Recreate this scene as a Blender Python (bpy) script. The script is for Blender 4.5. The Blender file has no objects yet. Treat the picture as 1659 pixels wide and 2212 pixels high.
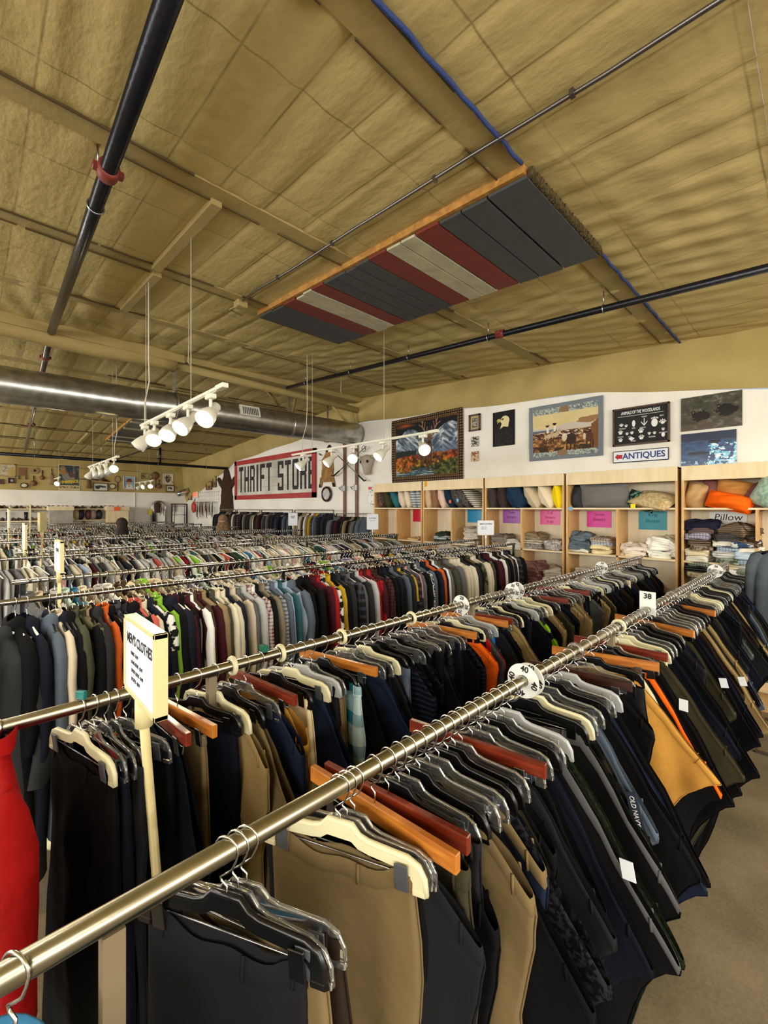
KW = 1.95; KS = .7; EXPO = 0.06
import bpy, math, random
import numpy as np
from mathutils import Vector, Matrix, Euler
R = math.radians
PI = math.pi
rnd = random.Random(7)
SC = bpy.context.scene
COL = SC.collection

# ------------------------------------------------------------ helpers
def lin(c):
    out = []
    for v in c[:3]:
        v = v / 255.0
        out.append(v / 12.92 if v <= 0.04045 else ((v + 0.055) / 1.055) ** 2.4)
    return (out[0], out[1], out[2], 1.0)

def tag(o, label=None, cat=None, group=None, kind=None):
    if label: o['label'] = label
    if cat: o['category'] = cat
    if group: o['group'] = group
    if kind: o['kind'] = kind
    return o

def link(o, parent=None):
    COL.objects.link(o)
    if parent is not None: o.parent = parent
    return o

def thing(name, label, cat, loc=(0, 0, 0), group=None):
    o = bpy.data.objects.new(name, None)
    o.empty_display_size = 0.05
    link(o); o.location = loc
    o.matrix_world = Matrix.Translation(Vector(loc))
    return tag(o, label, cat, group)

def wloc(o):
    p = Vector((0, 0, 0))
    while o is not None:
        p += Vector(o.location); o = o.parent
    return p

class MB:
    """collects shapes in world coordinates"""
    def __init__(s): s.v = []; s.f = []; s.sm = []; s.mi = []
    def add(s, vs, fs, smooth=True, mi=0):
        b = len(s.v)
        s.v += [tuple(p) for p in vs]
        for f in fs:
            s.f.append(tuple(b + i for i in f)); s.sm.append(smooth); s.mi.append(mi)
        return s
    def box(s, c, d, rot=None, mi=0, bev=0.0):
        x, y, z = d[0] / 2, d[1] / 2, d[2] / 2
        if bev <= 0:
            P = [Vector((a * x, b * y, e * z)) for a in (-1, 1) for b in (-1, 1) for e in (-1, 1)]
            F = [(0, 1, 3, 2), (4, 6, 7, 5), (0, 4, 5, 1), (2, 3, 7, 6), (0, 2, 6, 4), (1, 5, 7, 3)]
        else:
            bv = min(bev, x * .9, y * .9, z * .9); P = []; F = []
            idx = {}
            for a in (-1, 1):
                for b in (-1, 1):
                    for e in (-1, 1):
                        for k in range(3):
                            q = [a * (x - bv), b * (y - bv), e * (z - bv)]
                            q[k] = (a * x, b * y, e * z)[k]
                            idx[(a, b, e, k)] = len(P); P.append(Vector(q))
            g = idx
            for k, (i, j) in ((0, (1, 2)), (1, (2, 0)), (2, (0, 1))):
                for sg in (-1, 1):
                    q = []
                    for (p, r) in ((-1, -1), (1, -1), (1, 1), (-1, 1)):
                        t = [0, 0, 0]; t[k] = sg; t[i] = p; t[j] = r
                        q.append(g[(t[0], t[1], t[2], k)])
                    F.append(tuple(q) if sg > 0 else tuple(q[::-1]))
            for k in range(3):
                i, j = (k + 1) % 3, (k + 2) % 3
                for a in (-1, 1):
                    for b in (-1, 1):
                        t0 = [0, 0, 0]; t0[i] = a; t0[j] = b; t0[k] = -1
                        t1 = list(t0); t1[k] = 1
                        q = (g[tuple(t0) + (i,)], g[tuple(t1) + (i,)], g[tuple(t1) + (j,)], g[tuple(t0) + (j,)])
                        F.append(q if a * b > 0 else q[::-1])
            for a in (-1, 1):
                for b in (-1, 1):
                    for e in (-1, 1):
                        q = (g[(a, b, e, 0)], g[(a, b, e, 1)], g[(a, b, e, 2)])
                        F.append(q if a * b * e > 0 else q[::-1])
        if rot is not None: P = [rot @ p for p in P]
        c = Vector(c)
        return s.add([p + c for p in P], F, False, mi)
    def bx(s, x0, x1, y0, y1, z0, z1, mi=0, bev=0.0):
        return s.box(((x0 + x1) / 2, (y0 + y1) / 2, (z0 + z1) / 2), (abs(x1 - x0), abs(y1 - y0), abs(z1 - z0)), None, mi, bev)
    def tube(s, pts, r, n=8, closed=False, caps=True, sx=None, mi=0):
        pts = [Vector(p) for p in pts]; m = len(pts)
        rs = r if isinstance(r, (list, tuple)) else [r] * m
        T = []
        for i in range(m):
            a = pts[(i - 1) % m] if (closed or i > 0) else pts[0]
            b = pts[(i + 1) % m] if (closed or i < m - 1) else pts[-1]
            T.append((b - a).normalized() if (b - a).length > 1e-9 else Vector((0, 0, 1)))
        up = Vector((0, 0, 1)) if abs(T[0].z) < .9 else Vector((1, 0, 0))
        N = (up - T[0] * up.dot(T[0])).normalized()
        V = []
        for i in range(m):
            N = (N - T[i] * N.dot(T[i]))
            if N.length < 1e-6: N = T[i].orthogonal()
            N.normalize(); B = T[i].cross(N)
            for k in range(n):
                a = 2 * PI * k / n
                V.append(pts[i] + (N * math.cos(a) * (sx or 1) + B * math.sin(a)) * rs[i])
        F = []
        for i in range(m if closed else m - 1):
            for k in range(n):
                a = i * n + k; b = i * n + (k + 1) % n
                c = ((i + 1) % m) * n + (k + 1) % n; d = ((i + 1) % m) * n + k
                F.append((a, b, c, d))
        if caps and not closed:
            F.append(tuple(range(n - 1, -1, -1))); F.append(tuple((m - 1) * n + k for k in range(n)))
        return s.add(V, F, True, mi)
    def lathe(s, prof, o, ax=(0, 0, 1), n=20, mi=0, smooth=True):
        """prof: list of (radius, distance along ax)"""
        ax = Vector(ax).normalized(); N = ax.orthogonal().normalized(); B = ax.cross(N); o = Vector(o)
        V = []; m = len(prof)
        for r, h in prof:
            for k in range(n):
                a = 2 * PI * k / n
                V.append(o + ax * h + (N * math.cos(a) + B * math.sin(a)) * max(r, 1e-5))
        F = [(i * n + k, i * n + (k + 1) % n, (i + 1) * n + (k + 1) % n, (i + 1) * n + k) for i in range(m - 1) for k in range(n)]
        return s.add(V, F, smooth, mi)
    def prism(s, poly, o, ru, up, nr, th, mi=0):
        """2d polygon (a,b) -> o + a*ru + b*up, thickness th along nr (front face at +nr*th)"""
        o, ru, up, nr = Vector(o), Vector(ru), Vector(up), Vector(nr)
        n = len(poly)
        V = [o + ru * a + up * b for a, b in poly] + [o + ru * a + up * b + nr * th for a, b in poly]
        F = [tuple(range(n - 1, -1, -1)), tuple(range(n, 2 * n))] + [(i, (i + 1) % n, n + (i + 1) % n, n + i) for i in range(n)]
        return s.add(V, F, False, mi)
    def grid(s, nu, nv, fn, wrapu=False, mi=0, smooth=True):
        V = [fn(i, j) for j in range(nv) for i in range(nu)]
        F = []
        for j in range(nv - 1):
            for i in range(nu if wrapu else nu - 1):
                F.append((j * nu + i, j * nu + (i + 1) % nu, (j + 1) * nu + (i + 1) % nu, (j + 1) * nu + i))
        return s.add(V, F, smooth, mi)
    def ell(s, c, r, rot=None, nu=12, nv=8, mi=0):
        c = Vector(c)
        def fn(i, j):
            a = 2 * PI * i / nu; b = PI * j / (nv - 1) - PI / 2
            p = Vector((r[0] * math.cos(a) * math.cos(b), r[1] * math.sin(a) * math.cos(b), r[2] * math.sin(b)))
            return c + (rot @ p if rot is not None else p)
        return s.grid(nu, nv, fn, True, mi)
    def mesh(s, name, off=(0, 0, 0)):
        me = bpy.data.meshes.new(name)
        o = Vector(off)
        me.from_pydata([Vector(p) - o for p in s.v], [], s.f)
        me.polygons.foreach_set('use_smooth', s.sm)
        if any(s.mi): me.polygons.foreach_set('material_index', s.mi)
        me.update()
        return me
    def build(s, name, mat, parent=None, loc=None):
        if parent is not None:
            base = wloc(parent); me = s.mesh(name, base)
        else:
            base = Vector(loc) if loc is not None else Vector((0, 0, 0)); me = s.mesh(name, base)
        for m in (mat if isinstance(mat, (list, tuple)) else [mat]): me.materials.append(m)
        o = bpy.data.objects.new(name, me); link(o, parent)
        if parent is None: o.location = base
        return o

def struct(o): o['kind'] = 'structure'; return o

# ------------------------------------------------------------ materials
def newmat(name):
    m = bpy.data.materials.new(name); m.use_nodes = True
    nt = m.node_tree; b = nt.nodes['Principled BSDF']
    return m, nt, b
def N(nt, t, **kw):
    n = nt.nodes.new(t)
    for k, v in kw.items(): setattr(n, k, v)
    return n
def mat(name, rgb, rough=.6, metal=0., bump=0., bscale=60., var=0., vscale=4., trans=0., ior=1.45, emit=None, estr=0., spec=.5, coat=0.):
    m, nt, b = newmat(name)
    c = lin(rgb)
    b.inputs['Base Color'].default_value = c
    b.inputs['Roughness'].default_value = rough
    b.inputs['Metallic'].default_value = metal
    b.inputs['Transmission Weight'].default_value = trans
    b.inputs['IOR'].default_value = ior
    b.inputs['Specular IOR Level'].default_value = spec
    b.inputs['Coat Weight'].default_value = coat
    if emit: 
        b.inputs['Emission Color'].default_value = lin(emit); b.inputs['Emission Strength'].default_value = estr
    if bump or var:
        tc = N(nt, 'ShaderNodeTexCoord')
    if bump:
        nz = N(nt, 'ShaderNodeTexNoise'); nz.inputs['Scale'].default_value = bscale; nz.inputs['Detail'].default_value = 4
        bp = N(nt, 'ShaderNodeBump'); bp.inputs['Strength'].default_value = bump; bp.inputs['Distance'].default_value = .01
        nt.links.new(tc.outputs['Object'], nz.inputs['Vector'])
        nt.links.new(nz.outputs['Fac'], bp.inputs['Height']); nt.links.new(bp.outputs['Normal'], b.inputs['Normal'])
    if var:
        nz = N(nt, 'ShaderNodeTexNoise'); nz.inputs['Scale'].default_value = vscale; nz.inputs['Detail'].default_value = 5
        rp = N(nt, 'ShaderNodeValToRGB')
        rp.color_ramp.elements[0].position = .3; rp.color_ramp.elements[1].position = .7
        rp.color_ramp.elements[0].color = tuple(min(1, v * (1 - var)) for v in c[:3]) + (1,)
        rp.color_ramp.elements[1].color = tuple(min(1, v * (1 + var)) for v in c[:3]) + (1,)
        nt.links.new(tc.outputs['Object'], nz.inputs['Vector'])
        nt.links.new(nz.outputs['Fac'], rp.inputs['Fac']); nt.links.new(rp.outputs['Color'], b.inputs['Base Color'])
    return m

def wood(name, rgb, rgb2, scale=6., stretch=(1, 12, 12), rough=.45):
    m, nt, b = newmat(name)
    tc = N(nt, 'ShaderNodeTexCoord'); mp = N(nt, 'ShaderNodeMapping'); mp.inputs['Scale'].default_value = stretch
    nz = N(nt, 'ShaderNodeTexNoise'); nz.inputs['Scale'].default_value = scale; nz.inputs['Detail'].default_value = 5
    nz.inputs['Distortion'].default_value = .6
    rp = N(nt, 'ShaderNodeValToRGB'); rp.color_ramp.elements[0].position = .35; rp.color_ramp.elements[1].position = .65
    rp.color_ramp.elements[0].color = lin(rgb2); rp.color_ramp.elements[1].color = lin(rgb)
    L = nt.links.new
    L(tc.outputs['Object'], mp.inputs['Vector']); L(mp.outputs['Vector'], nz.inputs['Vector'])
    L(nz.outputs['Fac'], rp.inputs['Fac']); L(rp.outputs['Color'], b.inputs['Base Color'])
    b.inputs['Roughness'].default_value = rough
    return m

def vcol(name, rough=.8, spec=.3):
    m, nt, b = newmat(name)
    a = N(nt, 'ShaderNodeAttribute'); a.attribute_name = 'Col'
    nt.links.new(a.outputs['Color'], b.inputs['Base Color'])
    b.inputs['Roughness'].default_value = rough; b.inputs['Specular IOR Level'].default_value = spec
    return m

def fabric(name, rgb, pat=None, rgb2=(230, 230, 225), sc=14., bump=.25):
    m, nt, b = newmat(name)
    L = nt.links.new
    b.inputs['Roughness'].default_value = .92; b.inputs['Specular IOR Level'].default_value = .08
    b.inputs['Sheen Weight'].default_value = .0
    tc = N(nt, 'ShaderNodeTexCoord')
    nz = N(nt, 'ShaderNodeTexNoise'); nz.inputs['Scale'].default_value = 11; nz.inputs['Detail'].default_value = 3
    bp = N(nt, 'ShaderNodeBump'); bp.inputs['Strength'].default_value = bump; bp.inputs['Distance'].default_value = .03
    L(tc.outputs['Object'], nz.inputs['Vector'])
    L(nz.outputs['Fac'], bp.inputs['Height']); L(bp.outputs['Normal'], b.inputs['Normal'])
    mx = N(nt, 'ShaderNodeMix', data_type='RGBA')
    A, B = mx.inputs[6], mx.inputs[7]; A.default_value = lin(rgb); B.default_value = lin(rgb2)
    if pat is None:
        n2 = N(nt, 'ShaderNodeTexNoise'); n2.inputs['Scale'].default_value = 7; n2.inputs['Detail'].default_value = 4
        L(tc.outputs['Object'], n2.inputs['Vector'])
        c = lin(rgb); B.default_value = tuple(min(1, v * 1.4 + .001) for v in c[:3]) + (1,)
        L(n2.outputs['Fac'], mx.inputs[0])
    elif pat in ('plaid', 'stripe'):
        sp = N(nt, 'ShaderNodeSeparateXYZ'); L(tc.outputs['Object'], sp.inputs[0])
        outs = []
        for ax in (('Y', 'Z') if pat == 'plaid' else ('Z',)):
            mu = N(nt, 'ShaderNodeMath', operation='MULTIPLY'); mu.inputs[1].default_value = sc; L(sp.outputs[ax], mu.inputs[0])
            fr = N(nt, 'ShaderNodeMath', operation='FRACT'); L(mu.outputs[0], fr.inputs[0])
            gt = N(nt, 'ShaderNodeMath', operation='GREATER_THAN'); gt.inputs[1].default_value = .62; L(fr.outputs[0], gt.inputs[0])
            outs.append(gt)
        if len(outs) == 2:
            ad = N(nt, 'ShaderNodeMath', operation='ADD'); L(outs[0].outputs[0], ad.inputs[0]); L(outs[1].outputs[0], ad.inputs[1])
            mu = N(nt, 'ShaderNodeMath', operation='MULTIPLY'); mu.inputs[1].default_value = .5; L(ad.outputs[0], mu.inputs[0])
            L(mu.outputs[0], mx.inputs[0])
        else: L(outs[0].outputs[0], mx.inputs[0])
    else:
        n2 = N(nt, 'ShaderNodeTexNoise'); n2.inputs['Scale'].default_value = {'speck': 90, 'camo': 16, 'floral': 30}[pat]
        n2.inputs['Detail'].default_value = 2
        L(tc.outputs['Object'], n2.inputs['Vector'])
        rp = N(nt, 'ShaderNodeValToRGB'); rp.color_ramp.elements[0].position = .49; rp.color_ramp.elements[1].position = .53
        L(n2.outputs['Fac'], rp.inputs['Fac']); L(rp.outputs['Color'], mx.inputs[0])
    L(mx.outputs[2], b.inputs['Base Color'])
    return m

M = {}
M['chrome'] = mat('chrome', (150, 149, 146), .12, 1.)
M['rail'] = mat('rail_chrome', (150, 144, 126), .26, 1., var=.15, vscale=12)
M['wire'] = mat('wire_chrome', (215, 215, 212), .16, 1.)
M['clear'] = mat('clear_plastic', (236, 240, 240), .07, 0, trans=.95, ior=1.5, coat=.6)
M['frost'] = mat('frosted_plastic', (225, 228, 226), .3, 0, trans=.55)
M['ivory'] = mat('ivory_plastic', (206, 198, 160), .35)
M['black'] = mat('black_plastic', (10, 10, 11), .25)
M['greyclip'] = mat('grey_clip', (70, 72, 76), .35)
M['steel'] = mat('steel_clip', (150, 152, 155), .3, 1.)
M['white'] = mat('white_plastic', (222, 222, 214), .4)
M['tanmetal'] = mat('beige_painted_metal', (112, 98, 74), .5)
M['wood_o'] = wood('orange_wood', (186, 116, 42), (150, 84, 26), 7, (3, 1.5, 14), .35)
M['wood_m'] = wood('mahogany_wood', (120, 44, 20), (86, 26, 12), 7, (3, 1.5, 14), .3)
M['wood_b'] = wood('brown_wood', (58, 26, 14), (36, 14, 8), 7, (3, 1.5, 14), .3)
M['ply'] = wood('pale_plywood', (232, 212, 172), (222, 198, 152), 2.2, (6, 6, 1), .5)
M['plyedge'] = wood('plywood_edge', (214, 172, 112), (198, 152, 92), 3, (8, 8, 1), .5)
M['plyback'] = wood('cabinet_back', (236, 222, 194), (226, 208, 174), 1.5, (5, 5, 1), .6)
M['insul'] = None
M['text'] = mat('black_ink', (18, 18, 20), .7)
M['paper'] = mat('white_paper', (226, 230, 236), .7)
M['paint'] = vcol('painted_picture')
M['paintgloss'] = vcol('glossy_print', .18, .6)
M['bulb'] = mat('lamp_bulb', (255, 240, 200), .4, emit=(255, 226, 150), estr=38.)
M['trackw'] = mat('track_white', (225, 222, 205), .35)
M['pipeb'] = mat('black_pipe', (32, 33, 38), .28, .6, bump=.2, bscale=30)
M['pipes'] = mat('steel_pipe', (120, 116, 112), .3, .9)
M['redc'] = mat('red_coupling', (112, 38, 26), .55, bump=.3)
M['galv'] = mat('galvanised_duct', (176, 176, 170), .3, .95, var=.25, vscale=9)
M['cord'] = mat('white_cord', (190, 186, 165), .6)
M['dkwood'] = wood('dark_frame_wood', (84, 54, 30), (52, 32, 18), 8, (8, 8, 2), .45)
M['redframe'] = mat('red_painted_frame', (166, 52, 50), .55, bump=.25, bscale=40, var=.15)
M['bluetape'] = mat('blue_rope', (38, 54, 104), .8, bump=.5, bscale=80)

def floor_mat():
    m, nt, b = newmat('concrete_floor'); L = nt.links.new
    tc = N(nt, 'ShaderNodeTexCoord'); n1 = N(nt, 'ShaderNodeTexNoise'); n1.inputs['Scale'].default_value = 2.2; n1.inputs['Detail'].default_value = 8
    n2 = N(nt, 'ShaderNodeTexNoise'); n2.inputs['Scale'].default_value = 60; n2.inputs['Detail'].default_value = 3
    ad = N(nt, 'ShaderNodeMath', operation='ADD'); mu = N(nt, 'ShaderNodeMath', operation='MULTIPLY'); mu.inputs[1].default_value = .35
    rp = N(nt, 'ShaderNodeValToRGB'); e = rp.color_ramp.elements; e[0].position = .45; e[1].position = .9
    e[0].color = lin((78, 67, 48)); e[1].color = lin((124, 109, 82))
    L(tc.outputs['Object'], n1.inputs['Vector']); L(tc.outputs['Object'], n2.inputs['Vector'])
    L(n2.outputs['Fac'], mu.inputs[0]); L(n1.outputs['Fac'], ad.inputs[0]); L(mu.outputs[0], ad.inputs[1])
    L(ad.outputs[0], rp.inputs['Fac']); L(rp.outputs['Color'], b.inputs['Base Color'])
    b.inputs['Roughness'].default_value = .55
    return m
def wall_mat(name, rgb, rgb2):
    m, nt, b = newmat(name); L = nt.links.new
    tc = N(nt, 'ShaderNodeTexCoord'); n1 = N(nt, 'ShaderNodeTexNoise'); n1.inputs['Scale'].default_value = 1.3; n1.inputs['Detail'].default_value = 6
    rp = N(nt, 'ShaderNodeValToRGB'); e = rp.color_ramp.elements; e[0].position = .35; e[1].position = .6
    e[0].color = lin(rgb2); e[1].color = lin(rgb)
    n2 = N(nt, 'ShaderNodeTexNoise'); n2.inputs['Scale'].default_value = 25; n2.inputs['Detail'].default_value = 4
    bp = N(nt, 'ShaderNodeBump'); bp.inputs['Strength'].default_value = .15; bp.inputs['Distance'].default_value = .02
    L(tc.outputs['Object'], n1.inputs['Vector']); L(tc.outputs['Object'], n2.inputs['Vector'])
    L(n1.outputs['Fac'], rp.inputs['Fac']); L(rp.outputs['Color'], b.inputs['Base Color'])
    L(n2.outputs['Fac'], bp.inputs['Height']); L(bp.outputs['Normal'], b.inputs['Normal'])
    b.inputs['Roughness'].default_value = .8
    return m
M['floor'] = floor_mat()
M['wallw'] = wall_mat('white_painted_wall', (240, 236, 224), (228, 223, 210))
M['insul'] = wall_mat('tan_insulation_fabric', (178, 157, 96), (164, 143, 84))
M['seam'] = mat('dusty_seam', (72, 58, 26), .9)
M['wood_beam'] = mat('tan_painted_beam', (158, 137, 84), .8, bump=.3, bscale=20, var=.08)

# ------------------------------------------------------------ room shell
XW, YB = 5.95, 17.2
def CZ(y): return 3.86 + .068 * y if y < 6.9 else 4.329 - .07 * (y - 6.9)
fl = MB(); fl.bx(-6, XW, -4, YB, -.1, 0); struct(fl.build('floor', M['floor']))
WT = [(-4, 3.0), (.42, 3.235), (2.04, 3.523), (3.07, 3.59), (4.24, 3.667), (6.85, 3.81), (8.96, 3.745), (12.84, 3.452), (17.2, 2.2)]
w = MB()
for (a, za), (b, zb) in zip(WT[:-1], WT[1:]):
    w.add([(XW, a, 0), (XW, b, 0), (XW, b, zb), (XW, a, za), (XW + .1, a, 0), (XW + .1, b, 0), (XW + .1, b, zb), (XW + .1, a, za)],
          [(0, 3, 2, 1), (4, 5, 6, 7), (3, 7, 6, 2)], False)
struct(w.build('wall_right', M['wallw']))
# insulation blanket hanging over the top of the right wall
ins = MB()
ys = [-4 + 21.2 * i / 160 for i in range(161)]
def wt(y):
    for (a, za), (b, zb) in zip(WT[:-1], WT[1:]):
        if y <= b: return za + (zb - za) * (y - a) / (b - a)
    return WT[-1][1]
def insf(i, j):
    y = ys[i]; t = j / 8
    z0 = wt(y) + .01 * math.sin(y * 3.1) ; z1 = CZ(y) + .06
    x = XW - .03 - .05 * math.sin(PI * min(1, t * 1.2)) - .012 * math.sin(y * 9 + 3 * t) - .16 * t * max(0, min(1, (y - 9) / 6))
    return Vector((x if j else XW - .005, y, z0 + (z1 - z0) * t))
ins.grid(161, 9, insf); struct(ins.build('trim_1', M['insul']))
w = MB(); w.bx(-6, XW, YB, YB + .1, 0, 2.56); struct(w.build('wall_back', M['wallw']))
w = MB()
w.grid(90, 6, lambda i, j: Vector((-6 + 12 * i / 89, YB - .02 - .03 * math.sin(PI * j / 5) - .01 * math.sin(i * .9), 2.555 + j * .22)))
struct(w.build('trim_2', M['insul']))
# left and front walls with window openings added for fill light, unseen behind the camera
w = MB(); w.bx(-6.1, -6, -4, YB, 0, 1.9); w.bx(-6.1, -6, -4, YB, 3.2, 4.6)
for a, b in ((-4, -3), (3, 4.2), (10, 11.2), (16.6, YB)): w.bx(-6.1, -6, a, b, 1.9, 3.2)
struct(w.build('wall_left', M['wallw']))
w = MB(); w.bx(-6, XW, -4.1, -4, 0, 1.9); w.bx(-6, XW, -4.1, -4, 3.2, 4.2)
for a, b in ((-6, -5.2), (-.6, .6), (5.2, XW)): w.bx(a, b, -4.1, -4, 1.9, 3.2)
struct(w.build('wall_front', M['wallw']))
glass = mat('window_glass', (235, 240, 240), .02, trans=1.)
for i, (x0, x1, y0, y1) in enumerate(((-6.06, -6.04, -3, 3), (-6.06, -6.04, 4.2, 10), (-6.06, -6.04, 11.2, 16.6), (-5.2, -.6, -4.06, -4.04), (.6, 5.2, -4.06, -4.04))):
    f = MB()
    if x1 - x0 < .1:
        for yy in (y0, (y0 + y1) / 2, y1): f.bx(x0 - .02, x1 + .02, yy - .04, yy + .04, 1.9, 3.2)
        for zz in (1.92, 3.18): f.bx(x0 - .02, x1 + .02, y0, y1, zz - .03, zz + .03)
    else:
        for xx in (x0, (x0 + x1) / 2, x1): f.bx(xx - .04, xx + .04, y0 - .02, y1 + .02, 1.9, 3.2)
        for zz in (1.92, 3.18): f.bx(x0, x1, y0 - .02, y1 + .02, zz - .03, zz + .03)
    struct(f.build('window_%d' % (i + 1), M['white']))  # unseen window frames, added to go with the fill lamps
# ceiling: quilted insulation, ribs every 0.305 m pressing through, soft wrinkles
nx, ny = 230, 400
X = -1.0 + (XW + .08 + 1.0) * np.arange(nx) / (nx - 1); Y = .2 + (YB + .05 - .2) * np.arange(ny) / (ny - 1)
gx, gy = np.meshgrid(X, Y)
cz = np.where(gy < 6.9, 3.86 + .068 * gy, 4.329 - .07 * (gy - 6.9))
rib = np.abs(((gx - .21) / .305) % 1.0 - .5) * 2        # 1 at seam
pur = np.abs(((gy - 1.27) / 1.48) % 1.0 - .5) * 2
mid = np.abs(((gy - 1.27 - .45) / .74) % 1.0 - .5) * 2
z = cz - .0065 * (1 - rib ** 10) * (1 - pur ** 8)
z += .006 * np.maximum(0, rib - .9) / .1 + .005 * np.maximum(0, mid - .95) / .05
rs = np.random.RandomState(4)
for k in range(26):
    a = rs.uniform(-.7, .7) + (0 if k % 3 else 1.4); f = rs.uniform(6, 30); ph = rs.uniform(0, 6.28)
    cx, cy, s = rs.uniform(0, 6), rs.uniform(.3, 9), rs.uniform(.5, 1.3)
    d = np.exp(-((gx - cx) ** 2 + (gy - cy) ** 2) / (2 * s * s))
    z += (.0062 if k % 3 else .004) * d * np.sin(f * (gx * np.cos(a) + gy * np.sin(a)) + ph + 2.0 * np.sin(gy * 2.3 + k))
z += .004 * np.sin(gx * 1.9 + 1.3 * np.sin(gy * .8)) * np.sin(gy * 1.4)
me = bpy.data.meshes.new('ceiling')
co = np.stack([gx, gy, z], -1).reshape(-1, 3)
idx = np.arange(nx * ny).reshape(ny, nx)
fa = np.stack([idx[:-1, :-1], idx[1:, :-1], idx[1:, 1:], idx[:-1, 1:]], -1).reshape(-1, 4)
me.from_pydata(co.tolist(), [], fa.tolist()); me.polygons.foreach_set('use_smooth', [True] * len(fa))
def ceil_mat():
    m, nt, b = newmat('quilted_insulation'); L = nt.links.new
    tc = N(nt, 'ShaderNodeTexCoord'); sp = N(nt, 'ShaderNodeSeparateXYZ')
    nw = N(nt, 'ShaderNodeTexNoise'); nw.inputs['Scale'].default_value = 1.6; nw.inputs['Detail'].default_value = 3
    L(tc.outputs['Object'], nw.inputs['Vector']); L(tc.outputs['Object'], sp.inputs[0])
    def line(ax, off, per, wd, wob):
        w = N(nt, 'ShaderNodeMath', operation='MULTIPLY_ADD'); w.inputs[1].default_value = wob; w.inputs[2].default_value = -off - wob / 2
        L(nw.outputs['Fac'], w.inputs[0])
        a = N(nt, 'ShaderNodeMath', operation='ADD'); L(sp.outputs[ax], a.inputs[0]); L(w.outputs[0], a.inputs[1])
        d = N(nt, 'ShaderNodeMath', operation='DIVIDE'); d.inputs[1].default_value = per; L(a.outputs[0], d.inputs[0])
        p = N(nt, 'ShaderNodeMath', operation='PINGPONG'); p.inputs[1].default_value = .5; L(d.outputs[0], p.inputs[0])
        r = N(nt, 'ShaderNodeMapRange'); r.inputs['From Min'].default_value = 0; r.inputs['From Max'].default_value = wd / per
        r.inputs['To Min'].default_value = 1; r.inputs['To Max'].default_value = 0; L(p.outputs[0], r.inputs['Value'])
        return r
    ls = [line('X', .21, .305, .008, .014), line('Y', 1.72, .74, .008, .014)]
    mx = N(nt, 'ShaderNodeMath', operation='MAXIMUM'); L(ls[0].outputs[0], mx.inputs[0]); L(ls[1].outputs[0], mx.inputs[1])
    n2 = N(nt, 'ShaderNodeTexNoise'); n2.inputs['Scale'].default_value = 2.5; n2.inputs['Detail'].default_value = 4
    L(tc.outputs['Object'], n2.inputs['Vector'])
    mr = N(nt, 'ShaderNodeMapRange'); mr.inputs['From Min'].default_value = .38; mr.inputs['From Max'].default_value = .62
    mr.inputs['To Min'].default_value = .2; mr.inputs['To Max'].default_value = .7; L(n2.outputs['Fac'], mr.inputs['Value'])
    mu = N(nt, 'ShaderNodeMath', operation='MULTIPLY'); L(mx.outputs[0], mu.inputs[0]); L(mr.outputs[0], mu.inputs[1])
    base = N(nt, 'ShaderNodeMix', data_type='RGBA'); base.inputs[6].default_value = lin((180, 160, 102)); base.inputs[7].default_value = lin((196, 176, 118))
    n3 = N(nt, 'ShaderNodeTexNoise'); n3.inputs['Scale'].default_value = .8; n3.inputs['Detail'].default_value = 5
    L(tc.outputs['Object'], n3.inputs['Vector']); L(n3.outputs['Fac'], base.inputs[0])
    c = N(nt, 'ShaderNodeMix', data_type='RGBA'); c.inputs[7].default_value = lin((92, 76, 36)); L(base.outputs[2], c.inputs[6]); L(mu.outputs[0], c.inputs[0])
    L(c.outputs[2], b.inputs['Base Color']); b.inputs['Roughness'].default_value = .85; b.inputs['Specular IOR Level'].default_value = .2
    n4 = N(nt, 'ShaderNodeTexNoise'); n4.inputs['Scale'].default_value = 22; n4.inputs['Detail'].default_value = 5
    mp = N(nt, 'ShaderNodeMapping'); mp.inputs['Scale'].default_value = (1, .45, 1); L(tc.outputs['Object'], mp.inputs['Vector']); L(mp.outputs[0], n4.inputs['Vector'])
    bp = N(nt, 'ShaderNodeBump'); bp.inputs['Strength'].default_value = .3; bp.inputs['Distance'].default_value = .02
    L(n4.outputs['Fac'], bp.inputs['Height']); L(bp.outputs['Normal'], b.inputs['Normal'])
    return m
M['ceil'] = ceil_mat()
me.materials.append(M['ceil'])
o = link(bpy.data.objects.new('ceiling', me)); struct(o)
c2 = MB()
for (x0, x1, y0, y1) in ((-6, -1, -4, 6.9), (-6, -1, 6.9, YB), (-1, XW, -4, .2)):
    c2.add([(x0, y0, CZ(y0)), (x1, y0, CZ(y0)), (x1, y1, CZ(y1)), (x0, y1, CZ(y1))], [(0, 3, 2, 1)], False)
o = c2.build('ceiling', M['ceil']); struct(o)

def sbox(mb, x0, x1, y0, y1, drop, h=.06, mi=0):
    """box hugging the sloped ceiling: top at ceiling+, bottom drop below"""
    za, zb = CZ(y0), CZ(y1)
    V = [(x0, y0, za - drop), (x1, y0, za - drop), (x1, y1, zb - drop), (x0, y1, zb - drop),
         (x0, y0, za + h), (x1, y0, za + h), (x1, y1, zb + h), (x0, y1, zb + h)]
    return mb.add(V, [(0, 3, 2, 1), (4, 5, 6, 7), (0, 1, 5, 4), (1, 2, 6, 5), (2, 3, 7, 6), (3, 0, 4, 7)], False, mi)
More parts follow.
